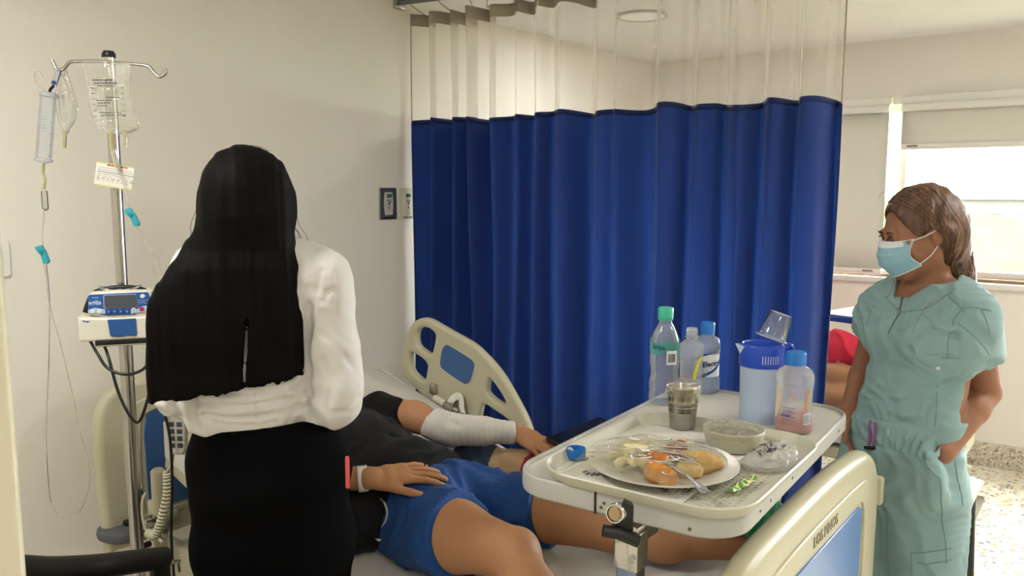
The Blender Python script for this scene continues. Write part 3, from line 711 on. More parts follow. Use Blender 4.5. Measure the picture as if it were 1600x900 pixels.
def side_rail(y, dx, name_side):
    M = frame((dx, y, 0), (1, 0, 0), (0, 0, 1))
    r = MB().prism(ro, .036, M, bev=.014, holes=rh, seg=5).build('side_rail', m_cream, bed)
    r['label'] = 'cream side rail with blue panel, on the %s side of the backrest' % name_side
    for s in (-1, 1):
        MB().prism(rb, .003, frame((dx, y + s * .0185, 0), (1, 0, 0), (0, 0, 1)), bev=.001).build('blue_insert', m_bedblue, r)
        sc_ = [(sum(p[0] for p in rb) / len(rb)), (sum(p[1] for p in rb) / len(rb))]
        big = [(sc_[0] + (p[0] - sc_[0]) * 1.06, sc_[1] + (p[1] - sc_[1]) * 1.07) for p in rb]
        MB().prism(big, .004, frame((dx, y + s * .0185, 0), (1, 0, 0), (0, 0, 1)), bev=.0015, holes=[rb]).build('insert_rim', mat('pale_rim', 'bdb9a3', .4), r)
    return r
rf_ = side_rail(2.25, 0, 'far')
rn_ = side_rail(1.235, .08, 'near')
la = at(680, 622, Y=2.215); lb = at(712, 640, Y=2.205)
lt = MB().cyl(la, la + (lb - la) * .5, .014, n=18).build('latch_handle', mat('pale_latch', 'd8d3c4', .35), rf_)
MB().box(la + (lb - la) * .72, (.045, .03, .03), bev=.005).box(la + Vector((-.02, .015, .03)), (.035, .02, .04), bev=.006).cyl(la + (lb - la) * .55, la + (lb - la) * 1.15, .010, n=16).box(lb + Vector((.02, 0, -.02)), (.06, .02, .03), bev=.004).build('latch_bracket', m_steel, lt)
# mattress with its sheet
m_sheet = mat('white_sheet', 'c9c6be', .8, bump=(7, .25, 4), var=(3, .2, 'bfbbb2'), sheen=.1)
def sheet(u, v):
    """cross-section loop around the mattress (u) along its length (v)"""
    x = -.545 - v * 1.80; zt = bedz(x); w = MF - MN; T = .13; r = .03
    per = 2 * (w + T); s = (u * per)
    if s < w: y, z, top = MN + s, zt, 1
    elif s < w + T: y, z, top = MF, zt - (s - w), 0
    elif s < 2 * w + T: y, z, top = MF - (s - w - T), zt - T, 0
    else: y, z, top = MN, zt - T + (s - 2 * w - T), 0
    e = min(abs(y - MN), abs(MF - y))
    if top: z -= max(0, (.03 - e)) ** 2 * 18
    n = mnoise.noise(Vector((x * 3.1 + y * 2.2, y * 5.5 - x * 1.5, 3))) ; n2 = mnoise.noise(Vector((x * 9 + y * 6, y * 13 - x * 5, 8)))
    fold = (1 - abs(math.sin(6 * (y + .55 * x) + 3 * n))) ** 3
    if top: z += .006 * n + .003 * n2 + .008 * fold * (1 if x > -1.6 else .3)
    else: y += (.004 * n2) * (1 if y > 1.7 else -1)
    return (x, y, z)
mt = MB().grid(lambda u, v: sheet(u, v), 190, 170, closeu=True)
n0 = 190; mt.f.append(tuple(range(n0 - 1, -1, -1))); mt.f.append(tuple(169 * n0 + k for k in range(n0))); mt.mi += [0, 0]
mo = mt.build('mattress', m_sheet, base=(-1.45, 1.74, .5)); tag(mo, 'mattress in a creased white sheet on the cream hospital bed, under the patient', 'mattress')
# white strap looped on the far rail
m_strap = mat('white_cloth_strap', 'e4e1da', .85, bump=(80, .2))
sp = [at(693, 664, Y=2.215), at(698, 645, Y=2.21), at(704, 628, Y=2.215), at(712, 620, Y=2.222), at(720, 622, Y=2.215), at(722, 640, Y=2.208), at(729, 662, Y=2.205), at(736, 672, Y=2.2)]
s_ = MB().tube(smooth_path(sp, 6), .0145, 12, flat=(1, .35), up=(0, 1, 0)).build('cloth_strap', m_strap, base=sp[0]); tag(s_, 'white cloth strap looped against the far bed rail', 'strap')

# ------------------------------------------------------------------ bed hand control on the coiled cord
hc = thing('bed_hand_control', 'grey corded bed control with button labels, hanging beside the woman with long hair', 'remote control', at(277, 680, d=2.22))
A = at(283, 655, d=2.2); B = at(272, 700, d=2.2); ax = (B - A).normalized(); sdv = Vector((.80, .60, 0))
Mh = frame((A + B) / 2, sdv, -ax)
hcb = MB().prism([(-.024, -.045), (-.017, -.058), (.017, -.058), (.024, -.045), (.028, .03), (.022, .055), (-.022, .055), (-.028, .03)], .024, Mh, bev=.006).build('control_housing', mat('grey_handset', 'b5b2a8', .4), hc)
Mf = frame((A + B) / 2 + (Mh.to_3x3() @ Vector((0, 0, .0125))), sdv, -ax)
if (Mh.to_3x3() @ Vector((0, 0, 1))).dot(Vector((0, 0, CAM_H)) - A) < 0: Mf = frame((A + B) / 2 - (Mh.to_3x3() @ Vector((0, 0, .0125))), sdv, -ax)
q = MB()
for r in range(4):
    for c_ in (-.011, .011): q.box((c_, .03 - r * .02, 0), (.015, .013, .002), bev=.0008, M=Mf)
q.build('buttons', mat('dark_buttons', '3b3e46', .5), hcb)
cp = smooth_path([B, at(268, 725, d=2.2), at(258, 745, d=2.19), at(268, 760, d=2.19)][:3] + [at(264, 780, d=2.19), at(252, 825, d=2.19), at(236, 838, d=2.2), at(224, 815, d=2.21), at(222, 785, d=2.23), at(228, 770, d=2.25)], 14)
MB().tube(cp, .0035, 8).build('cord_core', mat('cord_cream', 'a9a58f', .5), hc)
coil = []; turns = 26; pA = [p for p in smooth_path([at(262, 738, d=2.19), at(262, 770, d=2.19), at(254, 808, d=2.19), at(243, 836, d=2.19), at(232, 833, d=2.2)], 30)]
prev = None
for i, p in enumerate(pA):
    t = (pA[min(i + 1, len(pA) - 1)] - pA[max(i - 1, 0)]).normalized(); n1 = t.cross(Vector((.6, -.8, 0))).normalized(); n2 = t.cross(n1)
    for s in range(2):
        a = 2 * PI * turns * (i + s / 2) / len(pA); coil.append(p + (n1 * math.cos(a) + n2 * math.sin(a)) * .0125)
coil2 = []
for i in range(len(pA) * 9):
    f_ = i / 9; j = min(int(f_), len(pA) - 2); p = pA[j].lerp(pA[j + 1], f_ - j); t = (pA[j + 1] - pA[j]).normalized(); n1 = t.cross(Vector((.6, -.8, 0))).normalized(); n2 = t.cross(n1)
    a = 2 * PI * turns * f_ / len(pA); coil2.append(p + (n1 * math.cos(a) + n2 * math.sin(a)) * .0105)
MB().tube(coil2, .0036, 6).build('coiled_cord', mat('coil_cream', 'b7b39c', .5), hc)

# ------------------------------------------------------------------ chair with black armrests (lower left)
ch = thing('armchair', 'black plastic armrest chair in the lower left corner, in front of the drip stand', 'chair', (-2.25, .85, 0))
aR = at(262, 872, d=2.10); aL = at(30, 893, d=1.83)
m_bl = mat('black_arm_plastic', '161513', .5, bump=(60, .08))
ap = smooth_path([aR + Vector((.0, .0, 0)), aR.lerp(aL, .18) + Vector((0, 0, .0)), aR.lerp(aL, .5) + Vector((0, 0, -.006)), aR.lerp(aL, .8) + Vector((0, 0, -.004)), aL + Vector((0, 0, .005)), aL + (aL - aR) * .12 + Vector((0, 0, .004))], 8)
n_ = len(ap)
arm = MB().tube(ap, [.030 + .006 * (i / n_) + (.0 if i else -.004) for i in range(n_)], 18, flat=(1, .98)).build('armrest', m_bl, ch)
dirA = (aL - aR).normalized(); prp = Vector((dirA.y, -dirA.x, 0)).normalized()
leg = smooth_path([aR + dirA * .025 + Vector((0, 0, -.005)), aR + dirA * .02 + Vector((0, 0, -.15)), aR + dirA * .03 + Vector((0, 0, -.4)), Vector((aR.x + dirA.x * .03, aR.y + dirA.y * .03, .005))], 6)
MB().tube(leg, [.027 - .008 * i / len(leg) for i in range(len(leg))], 14).build('leg', m_bl, ch)
MB().cyl(aR - dirA * .012 + Vector((0, 0, -.012)), aR - dirA * .034 + Vector((0, 0, -.012)), .006, n=12).cyl(aR - dirA * .030 + Vector((0, 0, -.012)), aR - dirA * .032 + Vector((0, 0, -.042)), .003, n=8).build('arm_screw', m_steel, ch)
for s, nm in ((.55, 'armrest'),):
    o2 = prp * .5 * (1 if (prp.y < 0) else -1)
    MB().tube([p + o2 for p in ap], [.030] * n_, 14).build('armrest', m_bl, ch)
    MB().tube([p + o2 for p in leg], .022, 12).build('leg', m_bl, ch)
bk = aL + dirA * .07
for o3 in (Vector((0, 0, 0)), o2): MB().tube([bk + o3 + Vector((0, 0, .0)), Vector((bk.x + o3.x, bk.y + o3.y, .005))], .022, 12).build('leg', m_bl, ch)
cm = (aR + aL) / 2 + o2 / 2
MB().box((cm.x, cm.y, .43), (.48, .44, .05), bev=.02, rot=frame((0, 0, 0), dirA, (-dirA.y, dirA.x, 0)).to_3x3()).build('seat', m_bl, ch)
bc = bk + o2 / 2
MB().box((bc.x, bc.y, .56), (.035, .46, .36), bev=.015, rot=frame((0, 0, 0), (dirA.x, dirA.y, 0), (-dirA.y, dirA.x, 0)).to_3x3()).build('backrest', m_bl, ch)
# ------------------------------------------------------------------ drip stand
PX_, PY_ = -2.283, 1.145
st = thing('iv_stand', 'stainless steel drip stand with two hooks, left of the woman with long black hair', 'drip stand', (PX_, PY_, 0))
MB().cyl((PX_, PY_, .10), (PX_, PY_, 1.22), .0185, n=28).build('lower_pole', m_steel, st)
MB().cyl((PX_, PY_, 1.22), (PX_, PY_, 1.985), .0155, n=28).build('upper_pole', m_steel, st)
MB().lathe([(.0185, 0), (.021, .004), (.021, .03), (.0165, .036)], 28, Matrix.Translation((PX_, PY_, 1.195))).build('collar', m_chrome, st)
MB().lathe([(.0165, 0), (.018, .002), (.018, .012), (.013, .02), (0, .022)], 24, Matrix.Translation((PX_, PY_, 1.978))).build('end_cap', m_black, st)
MB().cyl((PX_, PY_, 1.93), (PX_, PY_, 1.985), .0175, n=28).build('hook_collar', m_chrome, st)
hk = [at(199, 91), 0][0:0] if False else None
def path(pts, d, n=7): return smooth_path([at(x, y, d=(q[0] if q else d)) for (x, y, *q) in pts], n)
MB().tube(path([(172, 97), (148, 96), (118, 96), (108, 98), (101, 106), (94, 110), (88, 107), (85, 101), (81, 94)], 2.285), .0046, 10).build('hook_arm', m_steel, st)
MB().tube(path([(172, 98), (195, 99), (216, 101), (232, 104), (240, 113), (248, 120), (256, 117), (259, 112), (258, 107)], 2.30), .0046, 10).build('hook_arm', m_steel, st)
for k in range(5):
    a = 2 * PI * k / 5 + .35; e = Vector((PX_ + .27 * math.cos(a), PY_ + .27 * math.sin(a), .07))
    l = MB().tube([(PX_, PY_, .11), tuple(Vector((PX_, PY_, .115)).lerp(e, .5) + Vector((0, 0, .012))), e], .014, 10).build('base_leg', m_steel, st)
    MB().lathe([(0, -.012), (.024, -.012), (.028, -.006), (.028, .006), (.024, .012), (0, .012)], 20, frame((e.x, e.y, .03), (-math.sin(a), math.cos(a), 0), (0, 0, 1)) @ Matrix.Rotation(PI / 2, 4, 'Y')).build('caster', m_rubber, l)
# ring hooks above the pump
rg = at(188, 450, d=2.27)
ringp = []
for t in np.linspace(0, 2 * PI, 40): ringp.append(rg + Vector((.547, .837, 0)) * (.052 * math.cos(t)) + Vector((.837, -.547, 0)) * (.028 * math.sin(t)) + Vector((0, 0, .004 * math.cos(2 * t))))
MB().tube(ringp, .0035, 8, caps=False).build('bottle_ring', m_steel, st)
# ------------------------------------------------------------------ infusion pump
pr = Vector((.547, .837, 0)); pz = Vector((.837, -.547, 0)); K = .0002535
po = at(110 + 530 / 6.925, 430 + 450 / 6.925, d=2.205)
Mp = frame(po, pr, (0, 0, 1))
def pc(cx, cy): return ((cx - 530) * K * 1.02, -(cy - 450 + (cx - 530) * .035) * K)
pump = thing('infusion_pump', 'white and blue infusion pump with dark screen clamped on the drip stand', 'medical pump', po)
m_pumpw = mat('pump_white', 'dcd8ca', .35)
low = [pc(*p) for p in [(135, 452), (300, 455), (530, 462), (740, 450), (925, 425), (932, 470), (932, 680), (905, 697), (150, 718), (130, 700)]]
up = [pc(*p) for p in [(225, 432), (240, 215), (262, 195), (520, 172), (800, 176), (838, 196), (885, 415), (740, 462), (400, 470)]]
MB().prism(low, .115, Mp @ Matrix.Translation((0, 0, -.055)), bev=.007, seg=3).build('lower_housing', m_pumpw, pump)
MB().prism(up, .09, Mp @ Matrix.Translation((0, 0, -.055)), bev=.006, seg=3).build('upper_housing', m_pumpw, pump)
m_pblue = mat('pump_blue', '2456a0', .3); m_pscr = mat('pump_screen', '4c4f5a', .15); m_palegrey = mat('pale_key_area', 'b9c6d6', .4)
panel = MB().prism([pc(*p) for p in [(243, 222), (258, 210), (812, 186), (824, 196), (862, 350), (868, 400), (800, 395), (740, 412), (640, 432), (400, 440), (330, 425), (228, 425), (228, 395)]], .004, Mp @ Matrix.Translation((0, 0, -.009)), bev=.001).build('blue_panel', m_pblue, pump)
MB().prism([pc(*p) for p in [(232, 375), (300, 352), (395, 372), (395, 418), (330, 422), (232, 418)]], .003, Mp @ Matrix.Translation((0, 0, -.0068)), bev=.0006).prism([pc(*p) for p in [(700, 372), (760, 340), (850, 335), (862, 385), (730, 408), (640, 425), (640, 395)]], .003, Mp @ Matrix.Translation((0, 0, -.0068)), bev=.0006).build('key_area', m_palegrey, panel)
scx = [pc(*p) for p in [(385, 222), (398, 214), (690, 206), (702, 216), (714, 342), (705, 356), (400, 362), (382, 350)]]
MB().prism(scx, .004, Mp @ Matrix.Translation((0, 0, -.0068)), bev=.0006).build('screen_bezel', mat('bezel_pale', '9fb6d2', .35), panel)
MB().prism([(a * .965 + .0005, b * .93 + .0008 + (.0) ) for a, b in scx], .004, Mp @ Matrix.Translation((0.0005, .0022, -.0058)), bev=.0004).build('screen', m_pscr, panel)
def key(cx, cy, r, m, name='key', sx=1):
    x, y = pc(cx, cy); MB().lathe([(r * K, 0), (r * K, .0022), (r * K * .85, .003), (0, .003)], 20, Mp @ Matrix.Translation((x, y, -.0062)) @ Matrix.Diagonal((sx, 1, 1, 1))).build(name, m, panel)
m_kw = mat('key_white', 'd9dfe6', .35); m_kg = mat('key_green', '5f9a52', .4); m_kr = mat('key_stop', 'a8305e', .35); m_kdb = mat('key_blue', '1f4a92', .35)
key(278, 388, 23, m_kw); key(341, 390, 23, m_kw)
for cx in (428, 487, 545, 608): key(cx, 396, 24, m_kdb, sx=1.15)
key(670, 382, 25, m_kw); key(670, 382, 13, m_kg, 'start_mark'); key(750, 369, 26, m_kr, 'stop_key'); key(810, 358, 24, m_kw); key(764, 230, 23, m_kw, sx=1.15)
lt_ = MB()
lt_.text('agilia', .016, Mp @ Matrix.Translation((*pc(302, 296), -.0065)), extrude=.0003, bold=.0003)
lt_.text('VP', .006, Mp @ Matrix.Translation((*pc(328, 320), -.0065)), extrude=.0003)
for cx in (428, 487, 545, 608): x, y = pc(cx, 396); lt_.box((x, y, -.0028), (.002, .0035, .0006), M=Mp)
for k in range(5): x, y = pc(282 + k * 13, 242); lt_.box((x, y, -.0066), (.0018, .0025, .0006), M=Mp)
x, y = pc(798, 290); lt_.prism(rrect(.0125, .009, .001), .0006, Mp @ Matrix.Translation((x, y, -.0066)), holes=[rrect(.0112, .0077, .0008)]); x, y = pc(742, 288); lt_.prism(rrect(.011, .009, .003), .0006, Mp @ Matrix.Translation((x, y, -.0066)), holes=[rrect(.0095, .0075, .0025)])
lt_.build('panel_print', mat('print_white', 'c9d6e8', .5), panel, smooth=False)
g = MB()
for k in range(13): x, y = pc(425 + k * 21, 440 - k * .6); g.box((x, y, -.0095), (.003, .0022, .003), M=Mp)
g.build('vent_slots', m_black, pump, smooth=False)
dr = [pc(*p) for p in [(416, 478), (690, 468), (693, 640), (680, 662), (600, 655), (540, 668), (450, 664), (432, 645)]]
MB().prism(dr, .006, Mp @ Matrix.Translation((0, 0, .0035)), bev=.002, seg=2).build('blue_door', mat('pump_door_blue', '1d4f8e', .3, var=(20, .4, '2f62a0')), pump)
x, y = pc(868, 575)
stk_ = MB().lathe([(0, 0), (.0155, 0), (.0155, .0012), (0, .0012)], 32, Mp @ Matrix.Translation((x, y, .0025))).build('round_sticker', mat('sticker_white', 'e4e6e6', .4), pump)
MB().lathe([(.0145, 0), (.0155, 0), (.0155, .0015), (.0145, .0015)], 32, Mp @ Matrix.Translation((x, y, .0026))).box((x - .003, y + .008, .004), (.012, .002, .0004), M=Mp).build('sticker_ring', mat('sticker_print', '5f7da6', .5), stk_, smooth=False)
x, y = pc(208, 498); MB().box((x - .004, y + .002, .0028), (.006, .003, .0004), M=Mp).box((x + .004, y, .0028), (.008, .0035, .0004), M=Mp).box((x + .011, y + .001, .0028), (.005, .001, .0004), M=Mp).build('maker_mark', m_pblue, pump, smooth=False)
hp = [Mp @ Vector((*pc(cx, cy), -.06)) for cx, cy in [(175, 430), (205, 340), (270, 220), (400, 175), (540, 158), (680, 168), (800, 215), (865, 330), (878, 400)]]
MB().tube(smooth_path(hp, 6), .0075, 10).build('carry_handle', m_black, pump)
x0, y0 = pc(270, 720); x1, y1 = pc(935, 690)
tb = MB().box(((x0 + x1) / 2 + .004, (y0 + y1) / 2 - .004, -.05), (x1 - x0, .014, .11), bev=.002, M=Mp).build('clamp_shelf', m_black, pump)
MB().box(((x0 + x1) / 2 + .004, (y0 + y1) / 2 - .0125, -.05), (x1 - x0 + .004, .004, .112), bev=.001, M=Mp).build('shelf_lip', m_steel, tb)
# power cables
def cable(name, pts, r, label, cat, m=m_blackc, group=None, n=10):
    o = MB().tube(smooth_path(pts, n), r, 8).build(name, m, base=pts[0]); return tag(o, label, cat, group)
cable('power_cable', [at(141, 533, d=2.2), at(152, 552, d=2.17), at(168, 575, d=2.16), at(195, 585, d=2.16), at(222, 578, d=2.16), at(236, 558, d=2.17), at(240, 535, d=2.2)], .0042, 'short black cable looped under the infusion pump', 'cable')
cable('power_cable', [at(163, 540, d=2.22), at(170, 560, d=2.18), at(184, 610, d=2.165), at(200, 645, d=2.16), at(214, 660, d=2.16), at(224, 645, d=2.16), at(236, 600, d=2.17), at(242, 545, d=2.2)], .0042, 'longer black cable hanging in a V below the infusion pump', 'cable')
cable('power_cable', [at(238, 548, d=2.21), at(242, 590, d=2.19), at(256, 640, d=2.17), at(266, 690, d=2.16), at(269, 760, d=2.16), at(268, 850, d=2.18), Vector((-2.12, 1.17, .35)), Vector((-2.16, 1.2, .02))], .0040, 'black cable running straight down beside the coiled cream cord', 'cable')
cable('floor_cable', [at(345, 805, d=2.3), at(323, 835, d=2.35), at(314, 860, d=2.4), at(322, 880, d=2.4), at(345, 892, d=2.35)], .0045, 'black cable looping near the skirt and the wall base', 'cable')

# ------------------------------------------------------------------ drip bags and lines
m_bag = clear('clear_bag_plastic', 'f8f8f4', .16, 'f4f3ec', gloss=.45, bump=(55, .9))
m_tubec = clear('clear_tubing', 'f2f2ec', .38, 'e9e8e0', gloss=.7)
m_yport = clear('yellow_port', 'f3edc8', .45, 'ded7a6', gloss=.6)
m_print = mat('dark_print', '3d3d40', .6); m_teal = mat('teal_clamp', '2aa0b0', .35); m_bprint = mat('blue_print', '3f8aa8', .5)
def bag(name, label, crop, d, thick, loc_px, nprint=True):
    """crop rows: (y, xl, xr) in photo pixels"""
    root = thing(name, label, 'drip bag', at(*loc_px, d=d))
    rows = crop; nv = 26; nu = 20
    ys = [r[0] for r in rows]
    def row(v):
        y = ys[0] + v * (ys[-1] - ys[0]); xl = np.interp(y, ys, [r[1] for r in rows]); xr = np.interp(y, ys, [r[2] for r in rows]); return y, xl, xr
    def P(side):
        def f(u, v):
            y, xl, xr = row(v); x = xl + u * (xr - xl); yy = y + 3 * math.sin(u * PI) * v
            t = thick * (max(0, math.sin(PI * u)) ** .6) * (max(0, math.sin(PI * min(1, v * .96 + .02))) ** .5) * (.35 + .65 * v)
            w = .0035 * mnoise.noise(Vector((u * 5, v * 6, side * 9 + thick * 90))) * math.sin(PI * u)
            return at(x, yy, d=d - side * t - w)
        return f
    b = MB().grid(P(1), nu, nv).grid(P(-1), nu, nv).build('bag_body', m_bag, root, angle=0)
    ed = []
    for v in np.linspace(0, 1, 20): ed.append(P(1)(0, v))
    for u in np.linspace(0, 1, 12): ed.append(P(1)(u, 1))
    for v in np.linspace(1, 0, 20): ed.append(P(1)(1, v))
    for u in np.linspace(1, 0, 12): ed.append(P(1)(u, 0))
    MB().tube(ed, .0012, 6).build('welded_edge', m_tubec, b)
    if nprint:
        q = MB(); rng = random.Random(5)
        for (x0, x1, y) in [(145, 175, 125), (147, 182, 130), (152, 178, 134), (150, 172, 157), (152, 170, 161), (152, 168, 165), (155, 190, 176), (157, 192, 180), (166, 186, 152)]:
            x = x0
            while x < x1:
                w = rng.uniform(2, 5); a = at(x, y + rng.uniform(-.3, .3), d=d - thick * .72); e = at(x + w, y, d=d - thick * .72)
                q.box((a + e) / 2, ((e - a).length, .0004, .0022 if y > 130 else .0034), rot=frame((0, 0, 0), (e - a), (-(e - a).y, (e - a).x, 0)).to_3x3()); x += w + 1.3
        for k in range(6):
            for xx in (143 + k * 1.2, 191 + k * .6):
                a = at(xx, 137 + k * 9, d=d - thick * .5); q.box(a, (.006, .0004, .0015), rot=frame((0, 0, 0), (.79, .61, 0), (-.61, .79, 0)).to_3x3())
        q.build('bag_print', m_print, b, smooth=False)
    return root
b1 = bag('iv_bag', 'large clear drip bag with dark print hanging in front of the pole', [(98, 126, 203), (104, 127, 204), (112, 131, 205), (130, 134, 203), (150, 138, 204), (170, 141, 208), (185, 145, 213), (198, 152, 218), (204, 160, 214), (206, 166, 206)], 2.262, .022, (165, 150))
MB().tube(path([(193, 203), (196, 212), (196, 228)], 2.26), .0055, 10).build('injection_port', m_yport, b1)
MB().tube(path([(172, 203), (173, 212), (175, 232)], 2.26), .0050, 10).build('outlet_port', m_yport, b1)
MB().tube(path([(166, 100), (166, 97), (176, 97), (178, 101)], 2.262), .002, 6).build('hanger_loop', m_tubec, b1)
b2 = bag('iv_bag', 'small half-empty clear drip bag hanging from the left hook', [(106, 95, 103), (118, 92, 106), (135, 88, 112), (155, 86, 118), (170, 88, 121), (190, 92, 117), (200, 97, 110), (206, 99, 108)], 2.30, .012, (103, 160), False)
MB().tube(path([(101, 203), (101, 215), (100, 231)], 2.30), .0055, 10).build('injection_port', m_yport, b2)
MB().tube(path([(95, 112), (103, 130), (112, 160), (117, 170)], 2.292), .0018, 6).build('fold_crease', m_tubec, b2)
# burette set on the left
bs = thing('burette_infusion_set', 'clear graduated drip chamber and line with teal clamp, hanging on the left hook', 'infusion line', at(72, 180, d=2.27))
ta = at(76, 146, d=2.27); tbm = at(68, 251, d=2.27)
Mb = Matrix.Translation(ta) @ (tbm - ta).to_track_quat('Z', 'Y').to_matrix().to_4x4(); L = (tbm - ta).length
ch_ = MB().lathe([(.0205, 0), (.0205, L)], 36, Mb).build('graduated_chamber', clear('chamber_plastic', 'f8fafc', .22, 'f6f8fc', gloss=.3), bs)
m_capp = clear('cap_plastic', 'f0f2f6', .6, 'e6eaf2', gloss=.3)
MB().lathe([(0, -.004), (.018, -.004), (.0225, 0), (.0225, .008), (.019, .010)], 36, Mb).build('upper_cap', m_capp, ch_)
MB().lathe([(.0205, L - .006), (.0235, L - .004), (.0235, L + .002), (.010, L + .006), (0, L + .006)], 36, Mb).build('lower_cap', m_capp, ch_)
q = MB()
camdir = (Vector((0, 0, CAM_H)) - ta); camdir.normalize(); axb = (tbm - ta).normalized(); sd_ = axb.cross(camdir).normalized()
if sd_.dot(Vector((.79, .61, 0))) < 0: sd_ = -sd_
for k in range(26):
    p = ta.lerp(tbm, .08 + .84 * k / 25); w = .010 if k % 5 == 0 else .006
    c = p + (camdir * .72 + sd_ * .69).normalized() * .0208
    tdir = axb.cross((camdir * .72 + sd_ * .69)).normalized(); q.box(c, (w, .0020, .0004), rot=frame((0, 0, 0), tdir, axb).to_3x3())
for k in range(7):
    p = ta.lerp(tbm, .3 + .3 * k / 7); c = p + (camdir * .95 - sd_ * .3).normalized() * .0208; q.box(c, (.005 + .004 * (k % 3), .0012, .0004), rot=frame((0, 0, 0), axb.cross(camdir), axb).to_3x3())
q.build('graduation_marks', m_bprint, ch_, smooth=False)
MB().tube([at(84, 133, d=2.27), at(92, 108, d=2.275)], .0085, 14).build('filter_tube', clear('filter_plastic', 'eef2f6', .25, 'e4e8ee', gloss=.8), bs)
MB().lathe([(0, -.006), (.005, -.004), (.006, 0), (.005, .004), (0, .006)], 14, Matrix.Translation(at(84, 129, d=2.262))).build('blue_valve', mat('valve_blue', '1c3f8c', .3), bs)
MB().tube([at(76, 147, d=2.27), at(79, 139, d=2.27), at(84, 134, d=2.27)], .004, 10).build('inlet', m_black, bs)
MB().tube(path([(78, 146), (66, 140), (55, 128), (54, 115), (61, 112), (67, 122)], 2.27), .0016, 6).build('air_line', m_tubec, bs)
MB().tube(path([(68, 255), (67, 268), (70, 280), (68, 296)], 2.27), .0045, 10).build('yellow_port', m_yport, bs)
MB().lathe([(0, 0), (.007, 0), (.0085, .004), (.0085, .05), (.003, .055), (0, .055)], 18, Matrix.Translation(at(69, 298, d=2.27)) @ Matrix.Rotation(PI, 4, 'X')).build('drip_chamber', clear('drip_plastic', 'f4f4ee', .22, 'eeeee6', gloss=.8), bs)
line = [(69, 325), (68, 345), (66, 365), (67, 384), (68, 410), (72, 430), (77, 473), (96, 543), (112, 610), (124, 670), (138, 725), (139, 760), (128, 793), (112, 807), (101, 810), (84, 795), (77, 772), (72, 700), (73, 640), (76, 560), (77, 470), (72, 412)]
MB().tube(path(line, 2.27), .0019, 6).build('long_line', m_tubec, bs)
def clamp(px, py, ang, d, parent):
    o = at(px, py, d=d); vx = Vector((.79, .61, 0)); M = frame(o, vx * math.cos(ang) + Vector((0, 0, 1)) * math.sin(ang), -vx * math.sin(ang) + Vector((0, 0, 1)) * math.cos(ang))
    c = MB().prism([(-.013, .026), (.006, .026), (.011, .0), (.012, -.022), (.006, -.027), (-.004, -.024), (-.004, .0), (-.012, .018)], .014, M, bev=.002).build('roller_clamp', m_teal, parent)
    MB().cyl(M @ Vector((.002, .008, -.010)), M @ Vector((.002, .008, .010)), .006, n=18).build('clamp_wheel', mat('teal_wheel', '1b7f8e', .4), c)
clamp(67, 398, .25, 2.262, bs)
iv = thing('infusion_set', 'clear drip line with teal clamp running from the large bag behind the long black hair', 'infusion line', at(180, 240, d=2.25))
MB().tube(path([(174, 226), (176, 236), (178, 242)], 2.255), .004, 10).build('spike', m_yport, iv)
MB().tube([at(177, 236, d=2.24), at(184, 262, d=2.24)], .0075, 14).build('drip_chamber', clear('drip_plastic2', 'f4f4ee', .25, 'eeeee6', gloss=.8), iv)
MB().tube([at(184, 262, d=2.235), at(192, 285, d=2.225), at(200, 315, d=2.23), at(207, 340, d=2.235), at(214, 356, d=2.235), at(232, 385, d=2.22), at(246, 415, d=2.2), at(262, 450, d=2.15)], .0018, 6).build('line', m_tubec, iv)
clamp(207, 340, .38, 2.228, iv)
# label card tied on the pole
cd = [at(151, 252, d=2.262), at(210, 262, d=2.25), at(206, 296, d=2.245), at(147, 289, d=2.257)]
cxv = (cd[1] - cd[0]); cyv = (cd[0] - cd[3]); cc = sum(cd, Vector()) / 4; Mc = frame(cc, cxv, cyv)
W_, H_ = cxv.length, cyv.length
card = MB().box((0, 0, 0), (W_, H_, .0012), bev=.0003, M=Mc).build('medication_label_card', mat('card_paper', 'dedbd2', .7), base=cc)
tag(card, 'small printed medication card with red heading, fixed across the drip pole', 'label card')
sgn = 1 if (Mc.to_3x3() @ Vector((0, 0, 1))).dot(Vector((0, 0, CAM_H)) - cc) > 0 else -1
MB().box((0, H_ / 2 - .002, sgn * .0009), (W_, .004, .0006), M=Mc).box((0, -H_ / 2 + .0015, sgn * .0009), (W_, .003, .0006), M=Mc).build('yellow_green_border', mat('card_border', 'b9bf6e', .6), card, smooth=False)
q = MB(); rng = random.Random(3); x = -.022
while x < .035: w = rng.uniform(.003, .007); q.box((x, H_ / 2 - .006, sgn * .001), (w, .0045, .0005), M=Mc); x += w + .0015
q.build('red_heading', mat('red_print', 'a33a3a', .6), card, smooth=False)
q = MB()
for r in range(7):
    x = -W_ / 2 + .006
    while x < W_ / 2 - .008: w = rng.uniform(.004, .012); q.box((x + w / 2, H_ / 2 - .015 - r * .0058, sgn * .001), (w, .0012 + .001 * (r % 3 == 2), .0004), M=Mc); x += w + (.001 if r < 4 else .006)
q.build('small_print', mat('grey_print', '77767c', .6), card, smooth=False)
